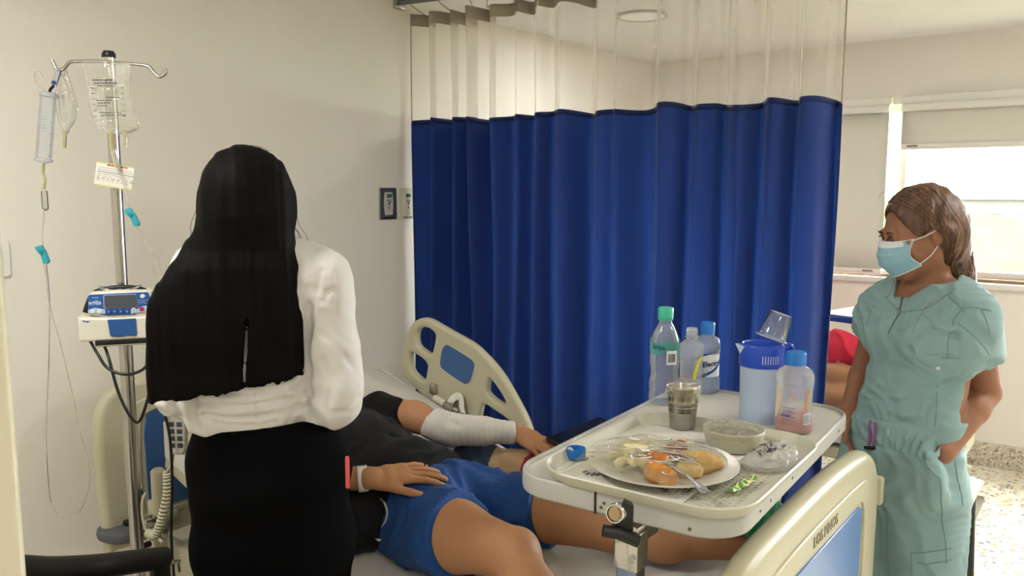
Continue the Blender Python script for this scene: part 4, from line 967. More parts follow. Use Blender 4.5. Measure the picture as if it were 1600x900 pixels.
# ------------------------------------------------------------------ overbed table
TZ = 1.08; TS = TZ - .007
tx, ty = -.735, 1.640; Ld = Vector((-.055, .9985, 0)).normalized(); Wd = Vector((Ld.y, -Ld.x, 0))
def MTz(z): return frame((tx, ty, z), Wd, Ld)
ot = thing('overbed_table', 'light grey overbed table with raised rim, standing across the bed over the patient\'s legs', 'table', (tx, ty, 0))
m_tab = mat('table_top_plastic', 'c8c4b8', .3, coat=.2); m_apron = mat('table_edge_plastic', 'b0b0aa', .4, bump=(200, .03))
o1 = rrect(.455, .86, .085, 8); o2_ = rrect(.437, .842, .077, 8)
MB().prism(o1, .041, MTz(TZ - .0205), bev=.006, holes=[o2_], seg=3).build('rim', m_apron, ot)
MB().prism(rrect(.442, .847, .079, 8), .03, MTz(TS - .015), bev=.0).build('table_top', m_tab, ot, angle=30)
e = MTz(TZ - .021)
MB().box((-.03, -.4305, 0), (.004, .002, .040), M=e).build('edge_joint', m_black, ot, smooth=False)
q = MB()
for x, dz in ((-.012, .003), (-.018, -.006), (.15, -.006)): q.cyl(e @ Vector((x, -.4295, dz)), e @ Vector((x, -.4315, dz)), .003, n=10)
for y in (-.30, -.24, -.10, .28): q.cyl(e @ Vector((.2265, y, 0)), e @ Vector((.2285, y, 0)), .003, n=10)
q.build('edge_screws', m_rubber, ot, smooth=False)
colp = at(985, 840, Y=1.225); cx_, cy_ = colp.x, 1.228
MB().box((cx_, cy_, .52), (.042, .034, 1.0), bev=.004).build('column', mat('column_blue_metal', '8796b4', .22, .9), ot)
MB().box((cx_ + .0, cy_ + .0, .985), (.048, .040, .07), bev=.003).build('column_sleeve', m_chrome, ot)
MB().cyl((cx_ + .014, cy_ - .019, .975), (cx_ + .014, cy_ - .026, .975), .007, n=6).build('bolt', m_steel, ot)
MB().box((cx_ + .03, ty - .05, TZ - .058), (.06, .60, .018), bev=.003).box((cx_, cy_ + .03, 1.012), (.038, .08, .035), bev=.004).build('support_frame', m_steel, ot)
ka = at(960, 803, d=1.30); kb = at(985, 795, d=1.36)
kn = MB().lathe([(0, .004), (.012, .004), (.0135, 0), (.0155, 0), (.017, .003), (.017, .045), (.014, .05), (0, .05)], 28, Matrix.Translation(ka) @ (kb - ka).to_track_quat('Z', 'Y').to_matrix().to_4x4()).build('release_knob', m_chrome, ot)
MB().cyl(ka, ka + (kb - ka).normalized() * .006, .011, n=24).build('knob_face', mat('knob_bronze', 'a58d6a', .3, .7), kn)
lv = [at(942, 829, d=1.30), at(965, 833, d=1.30), at(997, 846, d=1.30)]
MB().tube(lv, .0105, 14).prism([(-.018, 0), (.022, -.006), (.022, .05), (.008, .058), (-.002, .03)], .02, frame(at(968, 832, d=1.315), (.79, .61, 0), (0, 0, 1)), bev=.003).build('release_lever', m_black, ot)
MB().box((cx_ + .02, ty - .05, .045), (.06, .84, .035), bev=.01).box((cx_ + .06, 1.232, .045), (.50, .05, .035), bev=.01).build('base_frame', m_cream, ot)
for dx, yy in ((-.15, 1.24), (.26, 1.24), (.02, 2.0)):
    MB().lathe([(0, -.01), (.02, -.01), (.024, 0), (.02, .01), (0, .01)], 18, frame((cx_ + dx, yy, .024), (0, 1, 0), (1, 0, 0).__class__((0, 0, 1)))).build('caster', m_rubber, ot)

# ------------------------------------------------------------------ serving tray and placemat
tL, tW = .50, .405; trd = Vector((-.035, .999, 0)).normalized(); trw = Vector((trd.y, -trd.x, 0)); tc_ = Vector((-.683, 1.452, 0))
def MR(z): return frame((tc_.x, tc_.y, z), trw, trd)
tray = thing('serving_tray', 'cream rounded meal tray with raised edge lying on the overbed table', 'tray', (tc_.x, tc_.y, TZ))
m_tray = mat('tray_plastic', 'c2bfaf', .35)
TF = TZ + .003     # inner floor
vsr = []
secs = [(.0, 0, TF - .0025), (.0, 1, 0)]
prof = [(-.030, TF - .003), (-.014, TF - .001), (-.004, TF + .012), (0, TF + .019), (.002, TF + .0195), (.004, TF + .017), (.001, TF + .008), (-.010, TF - .004), (-.028, TF - .006)]
tb_ = MB(); rows = []
for off, z in prof: rows.append([MR(z) @ Vector((x, y, 0)) for x, y in rrect(tW + 2 * off, tL + 2 * off, .085 + off, 10)])
n = len(rows[0]); base_i = 0; vs = [p for r in rows for p in r]; fs = []
for j in range(len(rows) - 1):
    for i in range(n): fs.append((j * n + i, j * n + (i + 1) % n, (j + 1) * n + (i + 1) % n, (j + 1) * n + i))
fs.append(tuple(range(n))); fs.append(tuple((len(rows) - 1) * n + i for i in range(n - 1, -1, -1)))
MB().raw(vs, fs).build('tray_body', m_tray, tray, recalc=True)
q = MB(); rng = random.Random(2)
for i in range(26):
    for j in range(9):
        x = .075 + j * .0125; y = -.20 + i * .0155 + (.006 if j % 2 else 0)
        if x < .175 and abs(y) < .215 and not (x > .14 and abs(y) > .17): q.tube([MR(TF - .0022) @ Vector((x - .003, y, 0)), MR(TF - .0012) @ Vector((x, y, 0)), MR(TF - .0022) @ Vector((x + .003, y, 0))], .0009, 5)
q.build('grip_bumps', m_tray, tray)
pm = MB().grid(lambda u, v: MR(TF - .0012 + .0006 * math.sin(u * 9 + v * 4) ) @ Vector((-.170 + u * .255, -.205 + v * .41, 0)), 20, 30).build('placemat', mat('paper_placemat', 'd6d2cc', .8), base=(tc_.x, tc_.y, TF), solid=.0006)
tag(pm, 'pale paper placemat with dark print, lying in the cream meal tray under the plate', 'placemat')
q = MB(); rng = random.Random(8)
for (x0, y0, n_s, ln) in [(-.13, -.175, 6, .02), (.03, -.165, 4, .03), (.045, -.15, 4, .028), (-.10, .10, 8, .008), (-.06, .12, 5, .01)]:
    for k in range(n_s): q.box((x0 + k * .009 + rng.uniform(-.001, .001), y0 + rng.uniform(-.004, .004) + k * .002, .0012), (.0045, ln * rng.uniform(.6, 1), .0004), M=MR(TF))
for c0 in ((-.02, .10), (.02, .12)):
    q.prism([(c0[0] + .022 * math.cos(a), c0[1] + .03 * math.sin(a)) for a in np.linspace(0, 2 * PI, 24, endpoint=False)], .0004, MR(TF + .0012), holes=[[(c0[0] + .019 * math.cos(a), c0[1] + .027 * math.sin(a)) for a in np.linspace(0, 2 * PI, 24, endpoint=False)]])
q.build('placemat_print', mat('mat_print', '70707c', .7), pm, smooth=False)

def dof(px, py, z): p = at(px, py, z=z); F, R = _axes(); return p, p.x * F[0] + p.y * F[1]
def rp(w, d): return w / 2 * d / 1262.0
def T0(p, z): return Matrix.Translation((p.x, p.y, z))
m_pet = clear('clear_bottle_plastic', 'f4f7fa', .17, 'eef4fc', gloss=.4, bump=(30, .3))
m_pet2 = clear('milky_bottle_plastic', 'f8fafa', .30, 'fafafa', gloss=.28, bump=(40, .15))
m_petg = clear('grey_bottle_plastic', 'e6ecf4', .30, 'c9d4e4', gloss=.28, bump=(40, .15))
m_film = clear('cling_film', 'fdfcf6', .15, 'f4eed0', rough=.22, gloss=.22, bump=(80, .9))
m_capblue = mat('blue_cap', '1d6fc0', .35); m_capteal = mat('teal_cap', '35a98a', .35)
def ribs(n, a): return lambda t, z: 1 + a * (1 if math.sin(n * t) > 0 else -1)
# ---- water bottle
p, d = dof(1037, 629, TS); H = at(1041, 480, d=d).z - TS; U = H / 160
wbt = thing('water_bottle', 'tall clear water bottle with teal cap, leftmost of the bottles on the table', 'bottle', (p.x, p.y, TS), 'drink bottles on the overbed table')
pf = [(0, 4), (18, 3), (20, 0), (24, 2), (25.5, 8), (25, 14), (23.4, 22), (25, 30), (25, 36), (23, 44), (22.3, 54), (23.5, 62), (24.5, 72), (24.3, 86), (23.8, 100), (22, 110), (18, 120), (13.5, 129), (10.5, 135), (10, 142)]
MB().lathe([(r * U, z * U) for r, z in pf], 40, T0(p, TS), sq=lambda t, z: 1 + .012 * math.sin(5 * t + z * 60)).build('bottle_body', m_pet, wbt)
wc = MB().lathe([(12.2, 142), (12.6, 144), (12.3, 158), (11, 160), (0, 160)] and [(r * U, z * U) for r, z in [(11, 141), (12.3, 141.5), (12.4, 158), (11, 160), (0, 160)]], 48, T0(p, TS), sq=ribs(24, .015)).build('cap', m_capteal, wbt)
MB().lathe([(r * U, z * U) for r, z in [(11.4, 139), (12.2, 139.2), (12.2, 141)]], 36, T0(p, TS)).build('cap_ring', m_capteal, wbt)
def on_cyl(c, r, a, z): return Vector((c.x + r * math.cos(a), c.y + r * math.sin(a), z))
ca = math.atan2(-p.y, -p.x)                       # angle towards the camera
lb_ = MB().grid(lambda u, v: on_cyl(p, 24.9 * U, ca - 2.2 + 4.4 * u, TS + (86 + 20 * v + 2.5 * math.sin(u * 14)) * U), 50, 6).build('label', clear('teal_label', 'bfe6df', .55, '5fb8ae', gloss=.3), wbt)
MB().text('brisa', .0175, lambda v: on_cyl(p, 25.3 * U, ca - .42 + v.x / (25 * U), TS + 97 * U + v.y), extrude=.0001, bold=.0004).build('label_lettering', mat('label_green', '0e5148', .5), lb_, smooth=False)
MB().grid(lambda u, v: on_cyl(p, 25.5 * U, ca + .12 + .72 * u, TS + (69 + 23 * v) * U), 12, 4).build('barcode_sticker', mat('sticker_paper', 'dcdfe4', .6), lb_)
q = MB(); a = .2
while a < .74:
    w = random.Random(int(a * 1000)).uniform(.012, .035); q.grid(lambda u, v: on_cyl(p, 25.8 * U, ca + a + w * u, TS + (73 + 14 * v) * U), 2, 2); a += w + .022
q.build('barcode', m_print, lb_, smooth=False)
# ---- electrolyte bottles
def ebottle(px, py, ptop, half, name_lbl, capm, body, liquid=None, cap=True, style='blue', hpx=None):
    p, d = dof(px, py, TS); H = at(px, ptop, d=d).z - TS; U = H; R = rp(half * 2, d)
    t = thing('electrolyte_bottle', name_lbl, 'bottle', (p.x, p.y, TS), 'drink bottles on the overbed table')
    ca = math.atan2(-p.y, -p.x)
    ph = .855
    pf = [(0, .01), (.8, .005), (.93, .01), (.98, .035), (1, .08), (.985, .14), (.985, .2), (.93, .24), (.91, .30), (.91, .50), (.93, .56), (.985, .60), (1, .66), (.97, .72), (.85, .77), (.62, .805), (.50, .82), (.47, .83), (.47, ph)]
    if not cap: pf += [(.56, .86), (.56, .875), (.44, .88), (.44, .90), (.48, .905), (.44, .92), (.48, .935), (.44, .95), (.47, .965), (.44, .98), (.43, 1.0), (.39, 1.0), (.39, .88)]
    MB().lathe([(r * R, z * U) for r, z in pf], 44, T0(p, TS)).build('bottle_body', body, t)
    if cap: MB().lathe([(r * R, z * U) for r, z in [(.49, ph - .02), (.53, ph - .018), (.54, ph + .115), (.50, ph + .143), (0, ph + .145)]], 60, T0(p, TS), sq=ribs(30, .012)).build('cap', capm, t)
    if liquid: MB().lathe([(r * R * .97, z * U) for r, z in [(0, .02), (.9, .02), (.97, .08), (.96, .16), (.94, .2), (0, .2)]], 40, T0(p, TS)).build('pink_drink', liquid, t)
    rr = lambda f: R * f
    def band(a0, a1, z0, z1, nm, m, f=.935, par=None, wav=0, lean=0):
        return MB().grid(lambda u, v: on_cyl(p, rr(f), ca + a0 + (a1 - a0) * u + lean * v, TS + (z0 + (z1 - z0) * v + wav * math.sin(u * 6)) * U), 24, 10).build(nm, m, par or t)
    return t, p, R, U, ca, band
m_lab = mat('label_white', 'dfe2e6', .5); m_lblue = mat('label_blue', '1d3f86', .5)
m_dimlab = clear('translucent_label', 'eef2f4', .45, 'dfe3e6', gloss=.3)
t2, p2_, R2, U2, ca2, band2 = ebottle(1079, 614, 512, 19.5, 'open clear bottle without cap, with a yellow stripe, right of the tall water bottle', None, m_pet2, cap=False)
l2 = band2(-1.2, 1.3, .28, .52, 'label', m_dimlab)
MB().grid(lambda u, v: on_cyl(p2_, R2 * .96, ca2 + .15 + .28 * u + .75 * v * v, TS + (.25 + .35 * v) * U2), 4, 12).build('yellow_stripe', mat('stripe_yellow', 'd8cf2e', .5), l2)
band2(-1.0, .2, .245, .262, 'orange_line', mat('stripe_orange', 'd8a32a', .5), f=.95, par=l2)
q = MB(); rng = random.Random(7)
for r in range(9): 
    a0 = -.75 + rng.uniform(-.05, .05)
    while a0 < .1: w = rng.uniform(.03, .12); q.grid(lambda u, v: on_cyl(p2_, R2 * .952, ca2 + a0 + w * u, TS + (.50 - r * .023 + .009 * v) * U2), 2, 2); a0 += w + .03
q.build('label_print', mat('print_grey', '8c8f96', .6), l2, smooth=False)
t3, p3_, R3, U3, ca3, band3 = ebottle(1103, 612, 503, 20.5, 'blue-capped bottle with blue and white label, standing at the back of the table', m_capblue, m_petg)
l3 = band3(-1.3, 1.5, .25, .58, 'label', m_lab)
MB().grid(lambda u, v: on_cyl(p3_, R3 * .955, ca3 - 1.2 + 2.6 * u, TS + (.19 + .09 * u + .15 * u * u + .045 * v) * U3), 24, 4).grid(lambda u, v: on_cyl(p3_, R3 * .955, ca3 - 1.2 + 2.6 * u, TS + (.44 + .20 * u ** .7 + .035 * v) * U3), 24, 4).build('blue_stripes', m_lblue, l3)
MB().text('Electrolit', .0190, lambda v: on_cyl(p3_, R3 * .962, ca3 + v.x / R3 * .95 + .62, TS + .44 * U3 + v.y + v.x * .12), extrude=.0001, bold=.0006).build('label_lettering', m_lblue, l3, smooth=False)
q = MB()
for r, (a0, a1) in enumerate([(-.5, .4), (-.5, .2), (-.5, .3), (-.5, .0), (-.5, .1)]):
    q.grid(lambda u, v: on_cyl(p3_, R3 * .955, ca3 + a0 + (a1 - a0) * u, TS + (.375 - r * .026 + .008 * v) * U3), 8, 2)
q.build('label_print', mat('print_grey2', '6f7684', .6), l3, smooth=False)
t4, p4_, R4, U4, ca4, band4 = ebottle(1239, 672, 549, 29.5, 'blue-capped clear bottle with pink drink, in front of the blue-lidded pitcher', m_capblue, m_pet2,
    liquid=mat('pink_liquid', 'f08f88', .2, trans=.35))
l4 = band4(-1.25, 1.3, .02, .60, 'label', clear('sheer_label', 'fafafa', .16, 'f2f0ee', gloss=.3), f=.99)
MB().grid(lambda u, v: on_cyl(p4_, R4 * 1.003, ca4 - 1.25 + (.18 + .22 * math.sin(v * PI)) * u + .15 * v, TS + (.18 + .42 * v) * U4), 6, 16).build('cream_swirl', mat('swirl_cream', 'd9cdb0', .5), l4)
MB().grid(lambda u, v: on_cyl(p4_, R4 * 1.003, ca4 + .62 + .16 * u + .35 * v * v, TS + (.30 + .28 * v) * U4), 4, 12).build('green_swirl', mat('swirl_green', '8fa66c', .5), l4)
MB().grid(lambda u, v: on_cyl(p4_, R4 * 1.004, ca4 + .50 + .12 * u + .35 * v * v, TS + (.28 + .28 * v) * U4), 4, 12).build('red_swirl', mat('swirl_red', 'c9756a', .5), l4)
MB().grid(lambda u, v: on_cyl(p4_, R4 * 1.004, ca4 - .15 + .3 * u * (1 - v), TS + (.47 + .06 * v) * U4), 6, 4).build('red_triangle', mat('tri_red', 'cf8f86', .5), l4)
MB().grid(lambda u, v: on_cyl(p4_, R4 * 1.004, ca4 + .52 + .5 * u, TS + (.13 + .14 * v) * U4), 6, 4).build('barcode_patch', m_lab, l4)
q = MB()
for k in range(9): q.grid(lambda u, v: on_cyl(p4_, R4 * 1.008, ca4 + .55 + .05 * k + .022 * u, TS + (.145 + .11 * v) * U4), 2, 2)
for r in range(6): q.grid(lambda u, v: on_cyl(p4_, R4 * 1.004, ca4 - .62 + (.5 if r % 2 else .7) * u, TS + (.33 - .028 * r + .008 * v) * U4), 6, 2)
q.build('label_print', mat('print_blue', '4a5f9a', .6), l4, smooth=False)
MB().text('625 mL', .008, lambda v: on_cyl(p4_, R4 * 1.006, ca4 - .45 + v.x / R4, TS + .235 * U4 + v.y), extrude=.0001, bold=.0002).build('volume_lettering', m_lblue, l4, smooth=False)

# ---- pitcher with blue lid
p, d = dof(1187, 656, TS); H = at(1190, 534, d=d).z - TS; R = rp(69, d); U = H
pit = thing('water_pitcher', 'translucent plastic pitcher with royal blue lid, half behind the pink drink bottle', 'pitcher', (p.x, p.y, TS))
ca = math.atan2(-p.y, -p.x)
MB().lathe([(r * R, z * U) for r, z in [(0, .012), (.86, .01), (.9, .0), (.93, .02), (.935, .3), (.965, .66), (.97, .74)]], 48, T0(p, TS)).build('pitcher_body', clear('frosted_pitcher', 'f2f7ff', .60, 'eaf3ff', rough=.25, gloss=.35), pit)
MB().lathe([(r * R * .955, z * U) for r, z in [(0, .02), (.9, .02), (.93, .3), (.945, .5), (0, .5)]], 40, T0(p, TS)).build('water', clear('pitcher_water', 'eef6fc', .15, 'eaf4fc', gloss=.2), pit)
m_lidb = mat('lid_blue', '1c43b4', .3)
lid = MB().lathe([(r * R, z * U) for r, z in [(.98, .71), (1.01, .705), (1.02, .72), (1.02, .93), (1.0, .955), (.93, .962), (.91, .975), (.88, .985), (.84, .97), (.3, .96), (0, .965)]], 56, T0(p, TS)).build('lid', m_lidb, pit)
q = MB()
for k in range(7): q.grid(lambda u, v: on_cyl(p, R * 1.03, ca + .02 + .115 * k + .035 * u, TS + (.765 + .10 * v) * U), 2, 3)
q.build('lid_slots', mat('slot_pale', 'c9d3ee', .4), lid, smooth=False)
sdir = Vector((-.79, -.61, 0))
spx = p + sdir * R * .98
MB().grid(lambda u, v: Vector((p.x, p.y, TS + (.98 - .17 * v - .02 * (1 - u)) * U)) + sdir * (R * (.95 + .30 * u * (1 - v))) + Vector((.61, -.79, 0)) * (.02 * (1 - u) * (1 - v * .6)), 6, 6).grid(lambda u, v: Vector((p.x, p.y, TS + (.98 - .17 * v - .02 * (1 - u)) * U)) + sdir * (R * (.95 + .30 * u * (1 - v))) - Vector((.61, -.79, 0)) * (.02 * (1 - u) * (1 - v * .6)), 6, 6).build('spout', mat('spout_white', 'c9d6ea', .3), pit)
MB().tube(smooth_path([Vector((p.x, p.y, TS + .93 * U)) - sdir * R * 1.0, Vector((p.x, p.y, TS + .95 * U)) - sdir * R * 1.28, Vector((p.x, p.y, TS + .80 * U)) - sdir * R * 1.38, Vector((p.x, p.y, TS + .35 * U)) - sdir * R * 1.30, Vector((p.x, p.y, TS + .22 * U)) - sdir * R * .95], 6), .006, 10, flat=(1.6, 1)).build('handle', m_lidb, pit)
q = MB()
for k in range(14): q.grid(lambda u, v: on_cyl(p, R * .955, ca - .05 + (.16 if k % 2 else .10) * u, TS + (.16 + .033 * k + .005 * v) * U), 3, 2)
q.build('volume_marks', mat('mark_pale', 'a9bfd6', .5), pit, smooth=False)
PP, PR_, PU = p.copy(), R, U
# ---- upturned clear cup leaning on the lid
d = d - .01; ca1 = at(1205, 541, d=d); ca2_ = at(1213, 497, d=d + .006)
ax_ = (ca2_ - ca1); Hc = ax_.length
lidz = TS + .985 * PU; ca1 = Vector((ca1.x, ca1.y, lidz + .013))
ax_ = (Vector((.62, .50, 2.3))).normalized()
Mcup = Matrix.Translation(ca1) @ ax_.to_track_quat('Z', 'Y').to_matrix().to_4x4(); Hc = .062
cupo = thing('plastic_cup', 'clear plastic cup turned upside down on the blue pitcher lid', 'cup', ca1)
m_cupc = clear('clear_cup_plastic', 'eef3fb', .16, 'cdd9ee', gloss=.9)
MB().lathe([(rp(50, d), 0), (rp(51, d), .0015), (rp(50, d), .003), (rp(44, d), .004), (rp(34, d), Hc - .003), (rp(32, d), Hc), (rp(29, d), Hc - .0005), (rp(28, d), Hc - .004), (0, Hc - .004)], 44, Mcup).build('cup_wall', m_cupc, cupo)
MB().lathe([(rp(29, d), Hc - .001), (rp(32, d), Hc - .001), (rp(32, d), Hc + .0012), (rp(29, d), Hc + .0012), (rp(29, d), Hc - .001)], 44, Mcup).lathe([(rp(48, d), -.001), (rp(51.5, d), .0), (rp(51.5, d), .003), (rp(48, d), .003)], 44, Mcup).build('cup_rim', clear('cup_rim_plastic', 'f6f8fc', .6, 'e6ecf6', gloss=.8), cupo)

# ---- steel cup
p, d = dof(1066, 668, TF); H = at(1067, 603, d=d).z - TF; R = rp(52, d)
sc_ = thing('steel_cup', 'stainless steel tumbler covered with cling film, standing on the tray', 'cup', (p.x, p.y, TF))
pf = [(0, .0), (.72, 0), (.76, .02), (.80, .2), (.81, .215), (.83, .30), (.855, .40), (.875, .41), (.87, .43), (.88, .52), (.905, .53), (.89, .55), (.91, .64), (.935, .65), (.92, .67), (.96, .85), (.985, .965), (1.0, .985), (.985, 1.0), (.95, .985), (.7, .1), (0, .1)]
MB().lathe([(r * R, z * H) for r, z in pf], 48, T0(p, TF)).build('cup_body', mat('cup_steel', 'a39f96', .24, 1), sc_)
fl = tag(MB().grid(lambda u, v: Vector((p.x, p.y, TF + H * 1.0)) + Vector((math.cos(2 * PI * u), math.sin(2 * PI * u), 0)) * (R * (v * 2.0 if v < .5 else 1.03 + .10 * (v - .5) + .10 * abs(mnoise.noise(Vector((u * 17, v * 3, 1)))) * (v - .45) * 2))
    + Vector((0, 0, (.004 + .003 * mnoise.noise(Vector((math.cos(2 * PI * u) * 3, math.sin(2 * PI * u) * 3, v * 4)))) if v < .5 else .003 - (v - .5) * H * (.42 + .55 * max(0, math.sin(2 * PI * u + .9)) ** 3 + .15 * mnoise.noise(Vector((u * 9, 0, 5)))))), 70, 16, closeu=True).build('cling_film', m_film, base=(p.x, p.y, TF + H), angle=0), 'clear cling film stretched over the steel tumbler', 'cling film')
# ---- bowl
p, d = dof(1146, 698, TF); H = at(1146, 668, d=d).z - TF; R = rp(97, d)
bw = thing('soup_bowl', 'deep cream bowl covered with cling film, beside the steel tumbler', 'bowl', (p.x, p.y, TF))
MB().lathe([(r * R, z * H) for r, z in [(0, .0), (.80, 0), (.84, .03), (.88, .12), (.96, .6), (.985, .93), (1.0, .97), (.985, 1.0), (.95, .99), (.93, .9), (.84, .2), (.7, .1), (0, .1)]], 56, T0(p, TF)).build('bowl_body', mat('bowl_plastic', 'bcb9a5', .35), bw)
MB().lathe([(0, .62 * H), (.90 * R, .62 * H)], 40, T0(p, TF)).build('soup', mat('soup_grey', '8d8474', .35, bump=(40, .3)), bw)
def filmh(u, v):
    a = 2 * PI * u
    if v < .6: r = v / .6; rad_ = r * 1.0; z = H * 1.0 + .001 - .006 * (1 - r * r) + .0022 * mnoise.noise(Vector((math.cos(a) * r * 6, math.sin(a) * r * 6, 2)))
    else: r = (v - .6) / .4; rad_ = 1.012 + .03 * abs(mnoise.noise(Vector((u * 15, r * 2, 7)))) * r; z = H * (1.0 - r * (.28 + .14 * mnoise.noise(Vector((math.cos(a) * 3, math.sin(a) * 3, 4)))))
    return Vector((p.x + R * rad_ * math.cos(a), p.y + R * rad_ * math.sin(a), TF + z))
tag(MB().grid(filmh, 96, 26, closeu=True).build('cling_film', m_film, base=(p.x, p.y, TF + H), angle=0), 'clear cling film stretched over the deep cream bowl', 'cling film')
# ---- plate with food
p, d = dof(1036, 727, TF + .012); R = rp(238, d)
plt = thing('dinner_plate', 'white oval-looking dinner plate of food under cling film', 'plate', (p.x, p.y, TF))
MB().lathe([(0, .001), (.55 * R, .001), (.6 * R, .004), (.98 * R, .019), (1.0 * R, .0205), (1.0 * R, .022), (.975 * R, .0215), (.70 * R, .010), (.62 * R, .006), (0, .005)], 72, T0(p, TF)).build('plate_body', mat('plate_white', 'cfcdc5', .25), plt)
PL, PLR = p.copy(), R
def blob(name, label, cat, spots, m, seed=1, res=.0035, group=None, amp=.0015):
    F = Field(spots, res); F.noise(amp, 90, seed); o = F.build(name, m); return tag(o, label, cat, group)
# ---- food on the plate
m_pot = mat('yellow_potato', 'cf9f3c', .45, var=(34, 1.2, 'a8591f'), bump=(90, .4), sss=.1)
m_tan = mat('fried_crust', 'c9a566', .55, var=(35, .8, '8d6a3a'), bump=(90, .5))
m_dark = mat('dark_filling', '4a3d2c', .5, bump=(80, .5)); m_rice = mat('pale_rice', 'e3dcb4', .6, bump=(160, .9), var=(60, .6, 'cfc48e'))
def PB(x, y, z): return Vector((PL.x, PL.y, TF)) + Wd * x * PLR + Ld * y * PLR + Vector((0, 0, z))
def food(name, label, m, pts, rads, seed=1, amp=.002, k=.006, cat='food'):
    F = Field(.0022, k=k); F.chain([PB(*p) for p in pts], rads); F.noise(amp, 110, seed); F.noise(amp * .6, 260, seed + 2)
    return tag(F.build(name, m), label, cat)
food('fried_potato', 'yellow and orange browned potato piece on the near edge of the plate', m_pot, [(.02, -.40, .022), (.16, -.52, .020), (.32, -.56, .020)], [.016, .020, .018], 1)
food('fried_potato', 'second browned potato piece, behind the first, with red-orange sauce', mat('sauced_potato', 'c98a36', .4, var=(30, 1.2, '8f3f1c'), bump=(90, .4)), [(-.12, -.12, .026), (.05, -.22, .026), (.12, -.34, .022)], [.017, .020, .016], 4)
food('fried_pastry', 'tan fried piece with crisp edge on the right of the plate', m_tan, [(.28, .16, .022), (.50, .18, .024), (.62, .30, .022)], [.018, .021, .015], 6)
food('fried_pastry', 'pale fried piece near the tines of the fork', mat('pale_crust', 'd8bc78', .5, var=(35, .8, 'a8844a'), bump=(90, .5)), [(.36, -.16, .020), (.50, -.08, .020)], [.015, .014], 7)
food('dark_garnish', 'dark brown filling between the fried pieces', m_dark, [(.22, -.02, .020), (.34, .02, .020)], [.013, .010], 9)
F_ = Field(.003, k=.01); rng = random.Random(4)
for i in range(60):
    a = rng.uniform(0, 2 * PI); r = rng.uniform(0, .30) ** .8; F_.cap(PB(-.40 + r * math.cos(a), -.02 + r * math.sin(a) * 1.3, .016 + .012 * (1 - r)), PB(-.38 + r * math.cos(a), r * math.sin(a) * 1.3, .018 + .012 * (1 - r)), .007)
F_.noise(.002, 160, 3); o = F_.build('rice', m_rice); tag(o, 'pale rice heaped on the left of the plate under the film', 'rice', kind='stuff')
F_ = Field(.003, k=.01)
for i in range(30):
    a = rng.uniform(0, 2 * PI); r = rng.uniform(0, .22) ** .8; F_.cap(PB(-.05 + r * math.cos(a), .28 + r * math.sin(a) * 1.3, .016), PB(-.03 + r * math.cos(a), .30 + r * math.sin(a) * 1.3, .020 + .01 * (1 - r)), .007)
F_.noise(.002, 160, 3); o = F_.build('sauced_meat', mat('brown_meat', 'a8643a', .5, bump=(90, .5), var=(40, .8, '7a3f22'))); tag(o, 'reddish brown sauced food at the back of the plate', 'food')
# plate film: draped, creased
def pf_(u, v):
    x = -1.06 + u * 1.72; y = -.86 + v * 1.72
    x, y = (x * 1.0 + .10 * y, y)
    r = math.hypot(x + .12, y); e = max(0, r - .92)
    z = .040 - .012 * r * r - e * .10
    z += .0035 * mnoise.noise(Vector((x * 3 + y * 2, y * 5 - x * 2, 1))) + .0028 * (abs(math.sin(9 * (x * .5 + y) + 4 * mnoise.noise(Vector((x * 2, y * 2, 9))))) ** .6 - .6) * (.5 + abs(mnoise.noise(Vector((x * 2, y * 2, 4)))))
    if x > .45: z += .0 - (x - .45) * .03
    z = max(z, .024 if r < .97 else .006)
    return PB(x, y, z)
o = MB().grid(pf_, 90, 90).build('cling_film', m_film, base=(PL.x, PL.y, TF + .04), angle=0); tag(o, 'creased clear cling film draped over the dinner plate and its food', 'cling film')
m_filmc = clear('film_crease_shine', 'fdfcf6', .5, 'f6f2e0', rough=.2, gloss=.5); q = MB(); rng = random.Random(12)
for k in range(80):
    u0, v0 = rng.uniform(.08, .9), rng.uniform(.1, .9); a = .25 + rng.gauss(0, .35); ln = rng.uniform(.05, .22); pts = [pf_(min(1, max(0, u0 + ln * t * math.cos(a))), min(1, max(0, v0 + ln * t * math.sin(a) + .01 * math.sin(t * 5 + k)))) + Vector((0, 0, .0008)) for t in np.linspace(0, 1, 8)]
    q.tube(pts, [.0003 + .0011 * math.sin(PI * i / 7) for i in range(8)], 5, flat=(1.6, .6))
for k in range(10):
    a = -.35 + rng.gauss(0, .12); v0 = .35 + .05 * k; pts = [pf_(min(1, .42 + .5 * t), min(1, v0 + .22 * t + .03 * math.sin(t * 4 + k))) + Vector((0, 0, .001)) for t in np.linspace(0, 1, 10)]
    q.tube(pts, [.0004 + .0010 * math.sin(PI * i / 9) for i in range(10)], 5, flat=(1.6, .6))
q.build('film_crease_highlights', m_filmc, o)  # whitish tubes paint the highlights along the creases of the film
